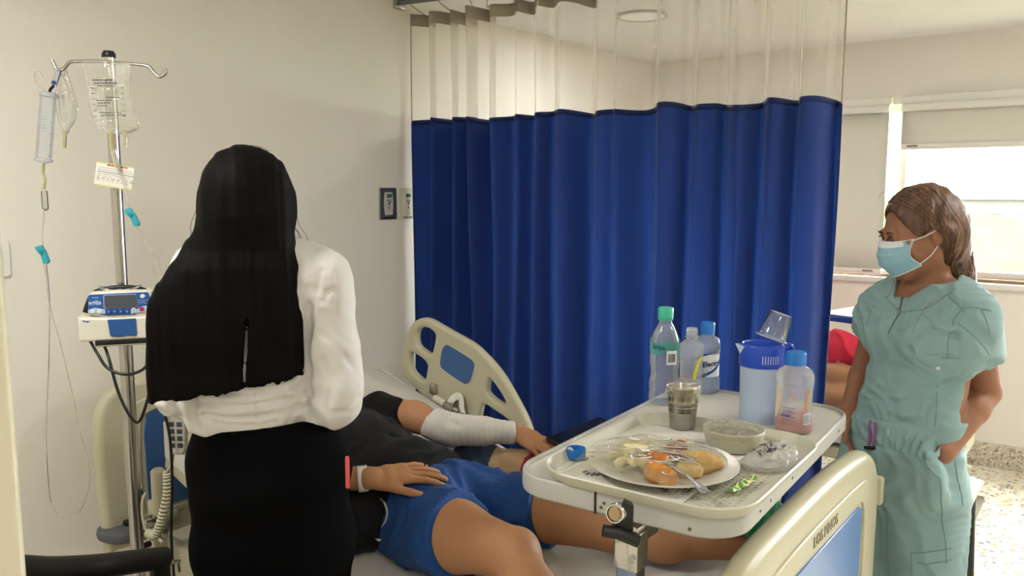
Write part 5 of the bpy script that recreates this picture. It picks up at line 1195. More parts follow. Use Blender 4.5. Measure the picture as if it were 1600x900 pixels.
# fork
fk = thing('fork', 'small silvery plastic fork with tines over the near rim of the plate', 'fork', PB(.62, -.62, .03))
m_fork = mat('fork_plastic', 'b9b9bb', .25, .5)
f0, f1 = at(1068, 738, z=TF + .030), at(1096, 762, z=TF + .026); f2 = at(1112, 760, z=TF + .022)
MB().tube(smooth_path([at(1028, 716, z=TF + .036), at(1050, 728, z=TF + .034), f0, f0.lerp(f1, .6)], 5), .0032, 8, flat=(1.3, .5)).build('handle', m_fork, fk)
fd_ = (f1 - f0).normalized(); fs_ = Vector((0, 0, 1)).cross(fd_).normalized()
MB().tube([f0.lerp(f1, .55), f1 + fd_ * .002], [.004, .010], 10, flat=(1, .22)).build('fork_head', m_fork, fk)
for k in range(4): 
    s0 = f1 + fs_ * (-.0072 + .0048 * k); MB().tube([s0, s0 + fd_ * .011 + Vector((0, 0, -.002)), s0 + fd_ * .021 + Vector((0, 0, .001))], [.0016, .0014, .0007], 6).build('tine', m_fork, fk)
# blue cap on the tray rim corner
p, d = dof(900, 716, TF); bc_ = MB().lathe([(0, .0015), (rp(29, d), .0015), (rp(31, d), .003), (rp(31, d), .0215), (rp(29, d), .0215), (rp(28, d), .004), (0, .004)], 60, T0(p, TF), sq=lambda t, z: 1 + (.015 if math.sin(26 * t) > 0 else -.015)).build('bottle_cap', m_capblue, base=(p.x, p.y, TF)); tag(bc_, 'loose blue screw cap lying open side up on the left corner of the tray', 'bottle cap')
# crumpled clear wrapper with black letters
bgc = at(1204, 712, z=TF + .02)
xd = (at(1255, 700, z=TF + .02) - at(1150, 735, z=TF + .02)).normalized(); yd = Vector((0, 0, 1)).cross(xd)
def wrapf(side):
    def f(u, v):
        a = (u - .5) * 2; b = (v - .5) * 2; ww = .062 * (1 - .22 * b * b) ; hh = .040 * (1 - .30 * a * a)
        h = .018 * (1 - a * a) ** .5 * (1 - b * b) ** .5 if side > 0 else 0
        n = mnoise.noise(Vector((a * 3.2, b * 3.2, 5 + side))); n2 = abs(mnoise.noise(Vector((a * 7, b * 7, 2 + side))))
        z = .012 + h * (1.2 + .8 * n) + (.007 * n2 if side > 0 else .0) * (1 - max(abs(a), abs(b)) ** 4) - (0.008 if side < 0 else 0) + .010 * max(0, a)
        return Vector((bgc.x, bgc.y, TF)) + xd * (a * ww + .008 * n) + yd * (b * hh + .007 * mnoise.noise(Vector((a * 3, b * 3, 12)))) + Vector((0, 0, z))
    return f
wr = thing('crumpled_wrapper', 'crumpled clear plastic bag printed with bold black letters on the right of the tray', 'wrapper', bgc)
wbod = MB().grid(wrapf(1), 46, 36).grid(wrapf(-1), 30, 24).build('wrapper_film', clear('crinkled_film', 'fbfbfa', .42, 'f6f5f3', rough=.2, gloss=.35, bump=(60, .9)), wr, angle=0)
def onw(v, ou, ov, s=1, rot=0):
    x = v.x * math.cos(rot) - v.y * math.sin(rot); y = v.x * math.sin(rot) + v.y * math.cos(rot)
    return wrapf(1)(min(1, max(0, ou + x / .124 * s)), min(1, max(0, ov + y / .08 * s))) + Vector((0, 0, .0012))
for ch_x, uu, vv, sz, rt in [('n', .22, .56, .036, .5), ('C', .43, .36, .032, .3), ('G', .36, .86, .022, .2), ('B', .54, .84, .020, .4), ('O', .50, .62, .020, -.3), ('E', .62, .58, .018, -.2), ('L', .76, .44, .022, .3), ('R', .72, .76, .018, .1)]:
    MB().text(ch_x, sz, lambda v, uu=uu, vv=vv, rt=rt: onw(v, uu, vv, 1, rt), extrude=0, bold=.0009 * sz / .02).build('printed_letter', m_print, wbod, smooth=False)
for k in range(7):
    a = random.Random(k).uniform(.2, .9); b = random.Random(k + 50).uniform(.1, .9)
    MB().tube([wrapf(1)(min(1, a + t * .12), min(1, max(0, b + .09 * math.sin(t * 3 + k)))) + Vector((0, 0, .0015)) for t in np.linspace(0, 1, 6)], .0006, 5).build('film_crease', m_film, wbod)
# small printed sachet
s0 = at(1146, 771, z=TF + .004); s1 = at(1180, 745, z=TF + .008); sa = (s1 - s0); sl = sa.length; sa.normalize(); sb = Vector((0, 0, 1)).cross(sa)
def sach(u, v):
    w = .0085 * (1.25 if u < .1 or u > .9 else .75 + .25 * math.sin(u * PI)); a = 2 * PI * v; z = .0045 * math.sin(u * PI) ** .6 * math.sin(a) + .002 * math.sin(u * 23) + .003
    return s0 + sa * (u * sl) + sb * (w * math.cos(a) + .003 * math.sin(u * 6)) + Vector((0, 0, z))
def sachet_mat():
    k = NT('sachet_print'); b = k.b; b.inputs['Roughness'].default_value = .3
    tc = k.add('ShaderNodeTexCoord'); v1 = k.add('ShaderNodeTexNoise', Scale=85.0, Detail=1.0); k.link(tc.outputs['Object'], v1.inputs['Vector'])
    cr = k.add('ShaderNodeValToRGB'); cr.color_ramp.interpolation = 'CONSTANT'; cr.color_ramp.elements[0].color = lin('4f8a2c'); cr.color_ramp.elements[1].position = .46; cr.color_ramp.elements[1].color = lin('e3e6d8')
    for p, c in ((.53, 'd9c93a'), (.58, '7aa83c'), (.64, '5d6f9a')): e = cr.color_ramp.elements.new(p); e.color = lin(c)
    k.link(v1.outputs[0], cr.inputs[0]); k.link(cr.outputs[0], b.inputs['Base Color']); return k.m
o = MB().grid(sach, 30, 14).build('sugar_sachet', sachet_mat(), base=s0, angle=0); tag(o, 'small twisted green and yellow sachet on the near right corner of the tray', 'sachet')

# ------------------------------------------------------------------ things on the bed
# tablet standing tilted beyond the hand
ta0 = at(862, 690, d=2.42); ta1 = at(925, 650, d=2.60); ta2 = at(972, 668, d=2.49)
tbx = (ta1 - ta0); tby = (ta2 - ta1); wv = tby.length
Mt = frame(ta0 + tbx / 2 + tby.normalized() * .075, tby, -tbx)
nz3 = Mt.to_3x3() @ Vector((0, 0, 1)); sg = 1 if nz3.dot(Vector((0, 0, CAM_H)) - ta0) > 0 else -1
TLn = tbx.length
tab = thing('tablet', 'black tablet with dark screen propped on the bed just beyond the meal table', 'tablet', ta0)
MB().prism(rrect(.150, TLn, .010), .012, Mt, bev=.003).build('tablet_case', m_black, tab)
MB().prism(rrect(.128, TLn - .026, .003), .0015, Mt @ Matrix.Translation((0, 0, sg * .0065)), bev=.0003).build('screen', mat('tablet_screen', '1c1e22', .06, coat=.5), tab)
MB().cyl(Mt @ Vector((-.066, TLn / 2 + .001, 0)), Mt @ Vector((-.066, TLn / 2 - .001, 0)), .004, n=16).build('case_button', m_steel, tab)
# rolled printed blanket beneath the bandaged forearm
F_ = Field(.004, k=.02)
bq = [Vector((-1.76, 1.88, .775)), Vector((-1.62, 1.94, .755)), Vector((-1.47, 1.99, .735)), Vector((-1.36, 2.02, .725)), Vector((-1.25, 2.06, .735))]
F_.chain(bq, [.044, .056, .062, .078, .082]); F_.folds(.006, 70, (.3, .9, .4), seed=6); F_.noise(.006, 22, 3)
def bm_(c): x = c[:, 0] + .12 * (c[:, 2] - .7); return np.where(x < -1.665, 0, np.where(x < -1.55, 1, np.where(x < -1.445, 2, 3)))
o = F_.build('rolled_blanket', [mat('blanket_white', 'ddd8d2', .85, sheen=.2), mat('blanket_navy', '2f3a55', .85, sheen=.2, bump=(60, .4)), mat('blanket_tan', 'c2a37e', .8, bump=(30, .5), var=(25, .7, 'a98a66')), mat('blanket_red', '8f1526', .8, sheen=.2, bump=(30, .4))], matfn=bm_)
tag(o, 'rolled blanket in white, navy, tan and dark red bands beneath the bandaged forearm', 'blanket')
# basin and green cloth beside the far foot
bsr = at(1226, 752, z=.785); p = Vector((bsr.x - .116, bsr.y, .62))
bs_ = thing('wash_basin', 'pale green plastic basin at the foot of the bed, half hidden under the table edge', 'basin', (p.x, p.y, .632))
MB().lathe([(0, .0), (.072, 0), (.085, .01), (.108, .075), (.116, .080), (.118, .076), (.112, .070), (.090, .006), (.078, -.004), (0, -.004)], 48, Matrix.Translation((bsr.x - .116, bsr.y, .640)) @ Matrix.Diagonal((1, 1, 1.85, 1))).build('basin_shell', mat('pale_green_plastic', 'c3d3bf', .35), bs_)
F_ = Field(.004, k=.015)
F_.chain([Vector((-.84, 1.98, .735)), Vector((-.77, 2.02, .755)), Vector((-.69, 2.06, .76)), Vector((-.62, 2.10, .73))], [.020, .034, .036, .022]); F_.ell((-.76, 2.03, .750), (.10, .06, .048))
F_.folds(.012, 90, (.7, .5, .5), seed=2, sharp=1.0); F_.noise(.008, 40, 8)
o = F_.build('surgical_cloth', mat('green_surgical_cloth', '1d8a62', .85, bump=(40, .3), sheen=.2)); tag(o, 'crumpled green surgical cloth on the far foot, beside the pale basin', 'cloth')
# coral pink strip at the hip of the skirt: slim phone case edge
o = MB().prism(rrect(.009, .072, .004), .006, frame(at(543, 738, d=1.70), (.79, .61, 0), (-.05, 0, 1)), bev=.002).build('pink_pen', mat('coral_plastic', 'c9504f', .4), base=at(543, 738, d=1.70)); tag(o, 'coral pink slim object tucked at the hip of the black skirt', 'pen case')
# catheter line and its white patch on the near side of the shorts
o = MB().tube(smooth_path([at(588, 778, d=2.06), at(600, 785, d=2.03), at(605, 803, d=2.02), at(598, 822, d=2.02), at(584, 838, d=2.03), at(563, 848, d=2.08), Vector((-1.78, 1.42, .655))], 8), .0034, 8).build('drain_tube', clear('milky_tube', 'eef0ee', .7, 'e4e6e2', gloss=.4), base=at(600, 800, d=2.03)); tag(o, 'clear thin drain tube curving over the side of the blue shorts', 'tube')
# ------------------------------------------------------------------ the patient
m_skinP = skin_mat('patient_skin', 'ab7d5a', '9a6d4b'); m_skinN = skin_mat('nurse_skin', '946a53', '805745'); m_skinW = skin_mat('woman_skin', 'bd9270', 'a97e5c')
m_blackcloth = mat('black_cotton', '0a090b', .9, spec=.2, bump=(90, .25), var=(30, .5, '121114'), sheen=.04)
m_shorts = mat('blue_shorts_cloth', '17417f', .8, spec=.3, bump=(180, .12), var=(6, .4, '143870'), sheen=.05)
m_bandage = mat('white_bandage', 'ccc7c1', .9, bump=(220, .25), var=(9, .35, 'c0b9b1'))
def nails(tips, back, m, par, w=.0055):
    for q, dd in tips:
        b = A3(back); b = unit(b - dd * (b @ dd)); s_ = np.cross(dd, b); Fn = MB()
        c = q + b * .0052 - dd * .0035
        Fn.grid(lambda u, v: Vector(c + s_ * (w * (u - .5) * 1.5) + dd * ((v - .5) * .0095) + b * (.0028 * (1 - (2 * u - 1) ** 2) - .0018 * v * v)), 6, 6).build('nail', m, par, angle=0)
def patient_prims(F, legs=True, arms=True, torso=True, head=True):
    """body axis along -X towards the head"""
    if torso:
        F.ecap((-1.52, 1.61, .735), (-1.66, 1.61, .765), (0, 1, 0), (.165, .105), (.140, .098), k=.04)
        F.ecap((-1.66, 1.61, .765), (-1.86, 1.61, .825), (0, 1, 0), (.138, .095), (.158, .092), k=.03)
        F.ecap((-1.84, 1.61, .82), (-1.98, 1.61, .87), (0, 1, 0), (.165, .090), (.150, .075), k=.03)
    if legs:
        F.chain([(-1.505, 1.51, .735), (-1.345, 1.495, .735), (-1.14, 1.49, .745)], [.102, .085, .060], k=.05)
        F.ell((-1.40, 1.495, .725), (.12, .088, .085), k=.03)
        F.ell((-1.125, 1.495, .772), (.035, .034, .030), k=.02)
        F.chain([(-1.14, 1.49, .742), (-1.03, 1.41, .715), (-.87, 1.30, .690)], [.056, .055, .036], k=.03)
        F.ell((-1.03, 1.415, .700), (.07, .055, .045), k=.03)
        F.chain([(-.87, 1.30, .69), (-.80, 1.25, .70), (-.76, 1.19, .72)], [.034, .036, .022], k=.02)
        F.chain([(-1.49, 1.70, .728), (-1.305, 1.785, .712), (-1.08, 1.845, .700)], [.096, .078, .056], k=.04)
        F.ell((-1.36, 1.765, .705), (.12, .080, .075), k=.02)
        F.chain([(-1.08, 1.845, .705), (-.95, 1.895, .690), (-.74, 2.035, .675)], [.054, .053, .033], k=.03)
        F.ell((-.96, 1.89, .685), (.08, .050, .045), k=.03)
        F.chain([(-.74, 2.035, .675), (-.67, 2.075, .675), (-.655, 2.06, .76), (-.65, 2.04, .80)], [.034, .036, .030, .020], k=.03)
    if arms:
        F.chain([(-1.93, 1.79, .905), (-1.80, 1.825, .895), (-1.66, 1.84, .872)], [.052, .048, .040], k=.02)
        F.chain([(-1.66, 1.84, .872), (-1.59, 1.905, .866), (-1.505, 1.985, .855)], [.042, .039, .026], k=.02)
        F.chain([(-1.95, 1.44, .90), (-1.88, 1.35, .88), (-1.80, 1.275, .86)], [.056, .046, .038], k=.04)
        F.chain([(-1.80, 1.275, .86), (-1.69, 1.325, .866), (-1.555, 1.395, .868)], [.040, .040, .027], k=.02)
P_head = Vector((-2.17, 1.61, .975)); hf_ = Vector((math.sin(.5), 0, math.cos(.5))); hu_ = Vector((-math.cos(.5), 0, math.sin(.5)))
pat = thing('person', 'person lying on the bed in black shirt and blue shorts, one arm bandaged', 'person', (-1.55, 1.61, .62))
F = Field(.0037, k=.03)
patient_prims(F)
fhead(F, P_head, hf_, hu_, neck=(-1.99, 1.61, .885))
tN = fhand(F, (-1.545, 1.402, .872), (.10, .150, .004), (.15, -.35, 1), 1, 1.08, curl=((6, 12, 10), (7, 13, 10), (8, 14, 10), (10, 14, 10)), spread=(10, 3, -5, -14), thumb=(.74, .50, -.08), tbend=8, k=.0035)
F.cap((-1.58, 1.382, .866), (-1.54, 1.405, .871), .028, .027, k=.01)
tF = fhand(F, (-1.505, 1.985, .857), (.125, -.005, -.030), (.10, -.35, 1), -1, .98, curl=((20, 28, 20), (18, 26, 20), (14, 22, 16), (14, 20, 16)), spread=(10, 2, -4, -12), thumb=(.62, .72, -.55), tbend=6)
F.noise(.0012, 30, 4)
PF = F
body = F.build('body', m_skinP, pat)
m_nail = mat('finger_nail', 'c9987c', .3); nails(tN[:4], (.15, -.35, 1), m_nail, body); nails(tF[:4], (.1, -.35, 1), m_nail, body)
# hair, eyes
Fh = Field(.006, k=.02); ax_p = (np.cross(unit(hu_), unit(hf_)), unit(hf_), unit(hu_)); Fh.ell(A3(P_head) + unit(hf_) * -.028 + unit(hu_) * .034, (.082, .092, .094), ax_p); Fh.noise(.003, 60, 1)
Fh.build('hair', mat('patient_hair', '17110d', .5), pat)
# shorts
F = Field(.0045, inf=.010, k=.03)
F.ecap((-1.50, 1.61, .735), (-1.66, 1.61, .765), (0, 1, 0), (.170, .108), (.145, .100), k=.04)
F.chain([(-1.505, 1.51, .735), (-1.345, 1.495, .737), (-1.20, 1.49, .742)], [.108, .092, .082], k=.05)
F.ell((-1.40, 1.495, .725), (.12, .094, .090), k=.03)
F.chain([(-1.49, 1.70, .728), (-1.305, 1.785, .712), (-1.15, 1.83, .705)], [.102, .082, .076], k=.04)
F.ell((-1.36, 1.765, .705), (.12, .085, .080), k=.02)
F.folds(.009, 46, (.75, .6, .1), warp=.9, seed=3, sharp=1.0); F.folds(.003, 100, (.5, -.8, .1), warp=.8, seed=5, sharp=1.2); F.noise(.006, 14, 6)
F.crease([(-1.62, 1.66, .87), (-1.50, 1.70, .85), (-1.38, 1.80, .81)], .012, .008); F.crease([(-1.60, 1.56, .86), (-1.50, 1.55, .85), (-1.42, 1.50, .83)], .012, .008); F.crease([(-1.55, 1.74, .84), (-1.45, 1.82, .80), (-1.36, 1.87, .76)], .012, .008)
for a, b in (((-1.44, 1.66, .86), (-1.50, 1.45, .80)), ((-1.44, 1.66, .86), (-1.36, 1.50, .84)), ((-1.45, 1.68, .86), (-1.40, 1.80, .82)), ((-1.54, 1.62, .865), (-1.46, 1.64, .865))):
    F.crease([a, b], .014, .009)
F.crease([(-1.445, 1.645, .865), (-1.30, 1.635, .79)], .022, .012)
F.plane((-1.315, 1.49, .74), (1, -.10, .28), k=.004, box=((-2, 1.2, .5), (-1.0, 1.642, 1.1)))
F.plane((-1.262, 1.80, .73), (1, .12, .25), k=.004, box=((-2, 1.642, .5), (-1.0, 2.2, 1.1)))
F.plane((-1.655, 1.6, .86), (-1, 0, -.12), k=.006)
SF = F
shorts = F.build('shorts', m_shorts, pat)
def seam(F, pts, r, name, m, par, off=.0006, n=6):
    q = [F.snap(p, off) for p in smooth_path(pts, n)]
    return MB().tube(q, r, 6).build(name, m, par)
m_navyseam = mat('shorts_seam', '143a72', .8)
# shirt
F = Field(.005, inf=.018, k=.03)
F.ecap((-1.50, 1.61, .757), (-1.66, 1.61, .780), (0, 1, 0), (.155, .108), (.145, .106), k=.04)
F.ecap((-1.66, 1.61, .772), (-1.86, 1.61, .828), (0, 1, 0), (.145, .100), (.162, .094), k=.03)
F.ecap((-1.84, 1.61, .822), (-1.98, 1.61, .872), (0, 1, 0), (.168, .090), (.150, .076), k=.03)
F.cap((-1.93, 1.785, .90), (-1.87, 1.80, .895), .048, .044, k=.03); F.cap((-1.95, 1.44, .90), (-1.87, 1.34, .86), .054, .050, k=.03)
F.ecap((-1.56, 1.42, .75), (-1.72, 1.42, .76), (0, 1, 0), (.10, .07), (.09, .08), k=.05)
F.folds(.006, 40, (.8, .55, 0), warp=.7, seed=9, sharp=1.2); F.noise(.006, 12, 2)
F.crease([(-1.62, 1.72, .885), (-1.50, 1.78, .84)], .015, .010); F.crease([(-1.70, 1.62, .90), (-1.56, 1.72, .865)], .014, .010)
F.plane((-1.505, 1.61, .80), (1, .25, .05), k=.006)
shirt = F.build('shirt', m_blackcloth, pat)
# bandage from above the elbow to the wrist
F = Field(.0035, inf=.0, k=.03)
F.chain([(-1.73, 1.833, .884), (-1.66, 1.840, .874), (-1.59, 1.905, .868), (-1.50, 1.99, .859)], [.054, .052, .044, .036], k=.012)
F.folds(.0022, 190, (.66, .74, -.1), warp=.25, seed=5, sharp=.8); F.noise(.004, 26, 7)
F.crease([(-1.63, 1.80, .92), (-1.61, 1.86, .87)], .014, .009)
F.plane((-1.515, 1.977, .858), (.66, .74, -.06), k=.004); F.plane((-1.735, 1.83, .885), (-1, -.12, .35), k=.006)
F.build('arm_bandage', m_bandage, pat)
# wristband with printed lines
wa = A3((-1.566, 1.392, .867)); wd = unit((.60, .70, .05)); wn = unit(A3((.15, -.35, 1)) - wd * (A3((.15, -.35, 1)) @ wd)); wt = np.cross(wd, wn)
def wband(rr): return lambda u, v: Vector(wa + wd * ((v - .5) * .026) + wt * (math.cos(2 * PI * u) * .0315 * rr) + wn * (math.sin(2 * PI * u) * .0300 * rr))
wbn = MB().grid(wband(1.10), 40, 4, closeu=True).build('hospital_wristband', mat('wristband_white', 'e6e4e0', .4), pat, solid=.0008)
q = MB(); rng = random.Random(11)
for k in range(4):
    u = .30
    while u < .68 and u < (.68 - .05 * (k % 2)):
        w = rng.uniform(.012, .035); q.grid(lambda a, b: wband(1.14)(u + w * a, .20 + k * .18 + .09 * b), 3, 2); u += w + .010
q.build('wristband_print', m_print, wbn, smooth=False)
# white tag at the hem of the shorts
tq = [at(573, 832, d=2.03), at(585, 838, d=2.02), at(594, 845, d=2.01), at(579, 842, d=2.02)]
MB().tube([tq[0], tq[1], tq[2]], .007, 4, flat=(1, .2)).build('white_tape', m_bandage, pat)

# ------------------------------------------------------------------ woman standing with her back to us
wo = thing('person', 'standing woman seen from behind, long black hair, white blouse and black skirt', 'person', (-1.50, 1.05, 0))
hr = Vector((.573, .82, 0)); hv = Vector((-.82, .573, 0)); UP = Vector((0, 0, 1))
def W(px, py, fwd=0.0, d=1.80): return at(px, py, d=d) + hv * fwd
wc_head = W(384, 313, .025); wneck = W(384, 388); wSR = W(505, 438); wSL = W(314, 446, .02); wER = W(530, 610, -.02); wEL = W(284, 612, 0)
wWR = W(505, 640, .17); wWL = W(300, 640, .20); wchest = W(392, 480); wwaist = W(396, 640); whip = W(426, 745)
fA = Vector((wneck.x, wneck.y, 0))
def torso(F, i2=0):
    F.ecap(W(386, 415), W(392, 470), hr, (.135, .075), (.160, .095), k=.05)
    F.ecap(W(392, 470), W(396, 560), hr, (.158, .098), (.140, .095), k=.05)
    F.ecap(W(396, 560), W(400, 640), hr, (.138, .092), (.125, .088), k=.05)
    F.cap(W(455, 412), wSR, .050, .056, k=.05); F.cap(W(318, 412), wSL, .050, .056, k=.05)
def wlegs(F):
    hz = whip
    F.ecap(W(402, 655), hz, hr, (.124, .088), (.150, .100), k=.05)
    for s in (-1, 1):
        h = hz + hr * (.085 * s); kn = Vector((h.x, h.y, .50)); an = Vector((h.x, h.y, .12)); F.chain([h, kn, kn + Vector((0, 0, -.12)), an], [.090, .056, .055, .034], k=.04)
        F.chain([an, an + Vector((0, 0, -.06)), an + hv * .16 + Vector((0, 0, -.09))], [.034, .030, .022], k=.03)
F = Field(.006, k=.03, inf=-.006); torso(F); wlegs(F); F.inf = 0; fhead(F, wc_head, hv * .97 + UP * -.25, UP + hv * .25, neck=wneck, sc_=.93)
F.chain([wSR, wER], [.042, .030]); F.chain([wER, wWR], [.030, .024]); F.chain([wSL, wEL], [.040, .030]); F.chain([wEL, wWL], [.030, .024])
fhand(F, wWR, hv * .9 - UP * .2 - hr * .3, UP, -1, .92, k=.008); fhand(F, wWL, hv * .9 - UP * .2 + hr * .3, UP, 1, .92, k=.008)
F.build('body', m_skinW, wo)
m_blouse = mat('white_blouse_cloth', 'cfccca', .8, bump=(120, .08), var=(5, .2, 'c5c2c0'), sheen=.1)
m_skirt = mat('black_skirt_cloth', '020203', .9, spec=.08)
F = Field(.005, inf=.008, k=.03); torso(F)
F.chain([W(503, 432), W(513, 470), W(519, 540), W(524, 600), W(524, 625, -.01)], [.050, .050, .053, .058, .052], k=.014)
F.chain([W(524, 622, -.01), W(512, 632, .10), wWR - hv * .03], [.052, .045, .030], k=.014)
F.chain([W(314, 446), W(296, 482), W(284, 560), W(286, 612)], [.046, .048, .050, .050], k=.014); F.chain([W(286, 612), W(294, 630, .10), wWL - hv * .03], [.050, .045, .030], k=.014)
F.ecap(W(395, 610), W(394, 655), hr, (.138, .100), (.128, .092), k=.04)
bxs = (A3(W(470, 700)) - .5, A3(W(470, 400)) + .5)
F.folds(.0062, 30, tuple(hr * 1.0 + UP * .25), warp=1.3, seed=23, sharp=1.0, box=None); F.folds(.0022, 75, tuple(hr * -.5 + UP * .8), warp=.8, seed=22, sharp=1.2); F.noise(.004, 12, 3)
F.evaluate(); _gr = []
for amp, w, pix in [(.022, .011, [(484, 478), (482, 530), (484, 590), (492, 652)]), (.018, .010, [(306, 596), (305, 630), (308, 662)]),
        (.011, .008, [(316, 628), (360, 635), (420, 629), (476, 616)]), (.010, .008, [(316, 646), (372, 653), (430, 646), (480, 634)]), (.008, .007, [(350, 612), (400, 617), (462, 604)]), (.007, .006, [(400, 590), (440, 592), (474, 582)]), (.007, .006, [(330, 658), (380, 664), (430, 658)]),
        (.006, .007, [(502, 424), (497, 450), (494, 480)]), (.006, .006, [(513, 420), (511, 455)]), (.006, .006, [(522, 424), (526, 460), (524, 490)]), (.006, .008, [(500, 520), (530, 545), (550, 575)]), (.007, .008, [(505, 560), (520, 600), (512, 640)]), (.008, .008, [(520, 645), (548, 640), (562, 618)]), (.006, .007, [(495, 500), (505, 470), (520, 450)]), (.006, .007, [(256, 600), (275, 625), (285, 650)])]:
    q_ = [F.ray(x, y) for x, y in pix]; q_ = [c_ for c_ in q_ if c_ is not None]
    if len(q_) > 1: _gr.append((q_, w, amp))
del F.G
for q_, w, amp in _gr: F.crease(q_, w, amp)
F.plane(W(400, 664), -UP + hr * .03, k=.012, box=(A3(W(392, 700)) - (.16, .22, .2), A3(W(392, 600)) + (.12, .14, 0)))
BF = F
blouse = F.build('blouse', m_blouse, wo)
seamc = mat('blouse_seam', 'c2bdb9', .85)
q = [q_ for q_ in [F.ray(397 + (y - 590) * .05, y, .0006) for y in range(590, 656, 8)] if q_ is not None]; MB().tube(q, .0009, 5).build('back_seam', seamc, blouse)
F = Field(.006, inf=.012, k=.03)
F.ecap(W(400, 652), W(408, 690), hr, (.124, .090), (.140, .098), k=.03, end=.3); F.ecap(W(412, 690), W(427, 745), hr, (.144, .100), (.158, .110), k=.05)
zz = lambda z, w, dd: Vector((whip.x, whip.y, z))
F.ecap(whip, zz(.80, 0, 0), hr, (.158, .110), (.162, .105), k=.05); F.ecap(zz(.82, 0, 0), zz(.46, 0, 0), hr, (.162, .105), (.145, .092), k=.05)
F.noise(.004, 9, 5); F.plane(zz(.48, 0, 0), -UP, k=.004); F.plane(W(402, 650), UP, k=.006)
F.build('skirt', m_skirt, wo)
for s in (-1, 1):
    h = whip + hr * (.085 * s); Fs = Field(.005, k=.02); Fs.chain([(h.x, h.y, .055), tuple(Vector((h.x, h.y, .035)) + hv * .10), tuple(Vector((h.x, h.y, .028)) + hv * .17)], [.038, .036, .026]); Fs.plane((0, 0, .006), (0, 0, -1)); Fs.plane((0, 0, .075), (0, 0, 1)); Fs.build('shoe', m_blackc, wo)
# hair
def hair_mat(name, c1, c2, rough=.38, spec=.5, sc_=(1, 1, .045)):
    k = NT(name); b = k.b; b.inputs['Roughness'].default_value = rough; b.inputs['Specular IOR Level'].default_value = spec
    tc = k.add('ShaderNodeTexCoord'); mp = k.add('ShaderNodeMapping'); mp.inputs['Scale'].default_value = sc_; k.link(tc.outputs['Object'], mp.inputs[0])
    nz = k.add('ShaderNodeTexNoise', Scale=260.0, Detail=3.0); k.link(mp.outputs[0], nz.inputs['Vector'])
    nz2 = k.add('ShaderNodeTexNoise', Scale=60.0, Detail=3.0); k.link(mp.outputs[0], nz2.inputs['Vector'])
    mx = k.add('ShaderNodeMix', _data_type='RGBA'); mx.inputs[6].default_value = lin(c1); mx.inputs[7].default_value = lin(c2)
    ad = k.add('ShaderNodeMath', _operation='ADD'); k.link(nz.outputs[0], ad.inputs[0]); k.link(nz2.outputs[0], ad.inputs[1])
    sb = k.add('ShaderNodeMapRange'); sb.inputs[1].default_value = .75; sb.inputs[2].default_value = 1.25; k.link(ad.outputs[0], sb.inputs[0]); k.link(sb.outputs[0], mx.inputs[0])
    k.link(mx.outputs[2], b.inputs['Base Color'])
    bp = k.add('ShaderNodeBump', Strength=.5, Distance=.002); k.link(ad.outputs[0], bp.inputs['Height']); k.link(bp.outputs[0], b.inputs['Normal']); return k.m
m_hairW = hair_mat('long_black_hair', '030202', '090504', .62, .07)
F = Field(.004, k=.03)
F.ell(W(385, 304, .005), (.098, .110, .109), (hr, hv, UP), k=.03)
F.ell(W(386, 322, -.03), (.094, .09, .10), (hr, hv, UP), k=.03)
_rows = [(335, 386, .097, .072, -.035), (360, 381, .104, .066, -.045), (385, 376, .119, .060, -.055), (412, 369, .136, .058, -.076), (436, 361, .147, .056, -.086), (462, 358, .152, .054, -.094), (490, 358, .154, .052, -.099), (520, 359, .154, .048, -.100), (550, 360, .156, .042, -.096), (580, 361, .155, .038, -.098), (625, 362, .153, .034, -.098)]
F.loft([(W(r[1], r[0], r[4]), r[2], r[3] + .008) for r in [(268, 386, .050, .030, .0), (300, 386, .085, .055, -.02)] + _rows], hr, hv, k=.03)
hX = lambda X, Y, Z: X * hr.x + Y * hr.y
F.disp(lambda X, Y, Z: 0.0016 * vnoise(hX(X, Y, Z) * 170, Z * 3.0, X * 0 + 2, 1) + .0022 * vnoise(hX(X, Y, Z) * 55, Z * 1.8, X * 0 + 7, 2) + .0022 * vnoise(hX(X, Y, Z) * 22, Z * 2.0, X * 0 + 9, 3))
F.evaluate()
_sl = [(F.ray(x, y), r) for x, y, r in [(386, 500, .0028), (385, 520, .0030), (384, 550, .0036), (382, 580, .0030), (382, 600, .0030)]]; del F.G
for (a_, ra_), (b_, rb_) in zip(_sl, _sl[1:]):
    if a_ is None or b_ is None: continue
    for t in np.linspace(-.01, .11, 22): F.cap(a_ + hv * t, b_ + hv * t, ra_, rb_, k=.003, mode='sub')
_hz = W(368, 590, -.13).z; _hx = hX(*W(368, 590, -.13)[:2], 0)
F.ops.append(('int', lambda X, Y, Z: (_hz + .12 * (hX(X, Y, Z) - _hx) + .005 * vnoise(hX(X, Y, Z) * 90, X * 0, Y * 0, 5) + .003 * vnoise(hX(X, Y, Z) * 300, X * 0, Y * 0, 6)) - Z, .004, None, None))
hairW = F.build('long_hair', m_hairW, wo)
HF = F
rng = random.Random(21); q = MB()
def strandW(x, y, ln, r, wob):
    s = F.ray(x, y, -.003)
    if s is None: return
    pts = [s]
    for i in range(1, 7):
        t = i / 6; pts.append(s + Vector((0, 0, -ln * t)) + hr * (wob * math.sin(t * 2 + wob * 200)) + hv * (.01 * t))
    q.tube(pts, [r * (1 - .8 * (i / 6)) for i in range(7)], 5)
for i in range(300):
    x = rng.uniform(262, 462); yb = np.interp(x, [250, 270, 300, 385, 400, 440, 465], [592, 597, 598, 583, 580, 572, 566])
    if abs(x - 384) < 4: continue
    strandW(x, yb - 16, rng.uniform(.012, .042), rng.uniform(.0014, .0034), rng.uniform(-.002, .002))
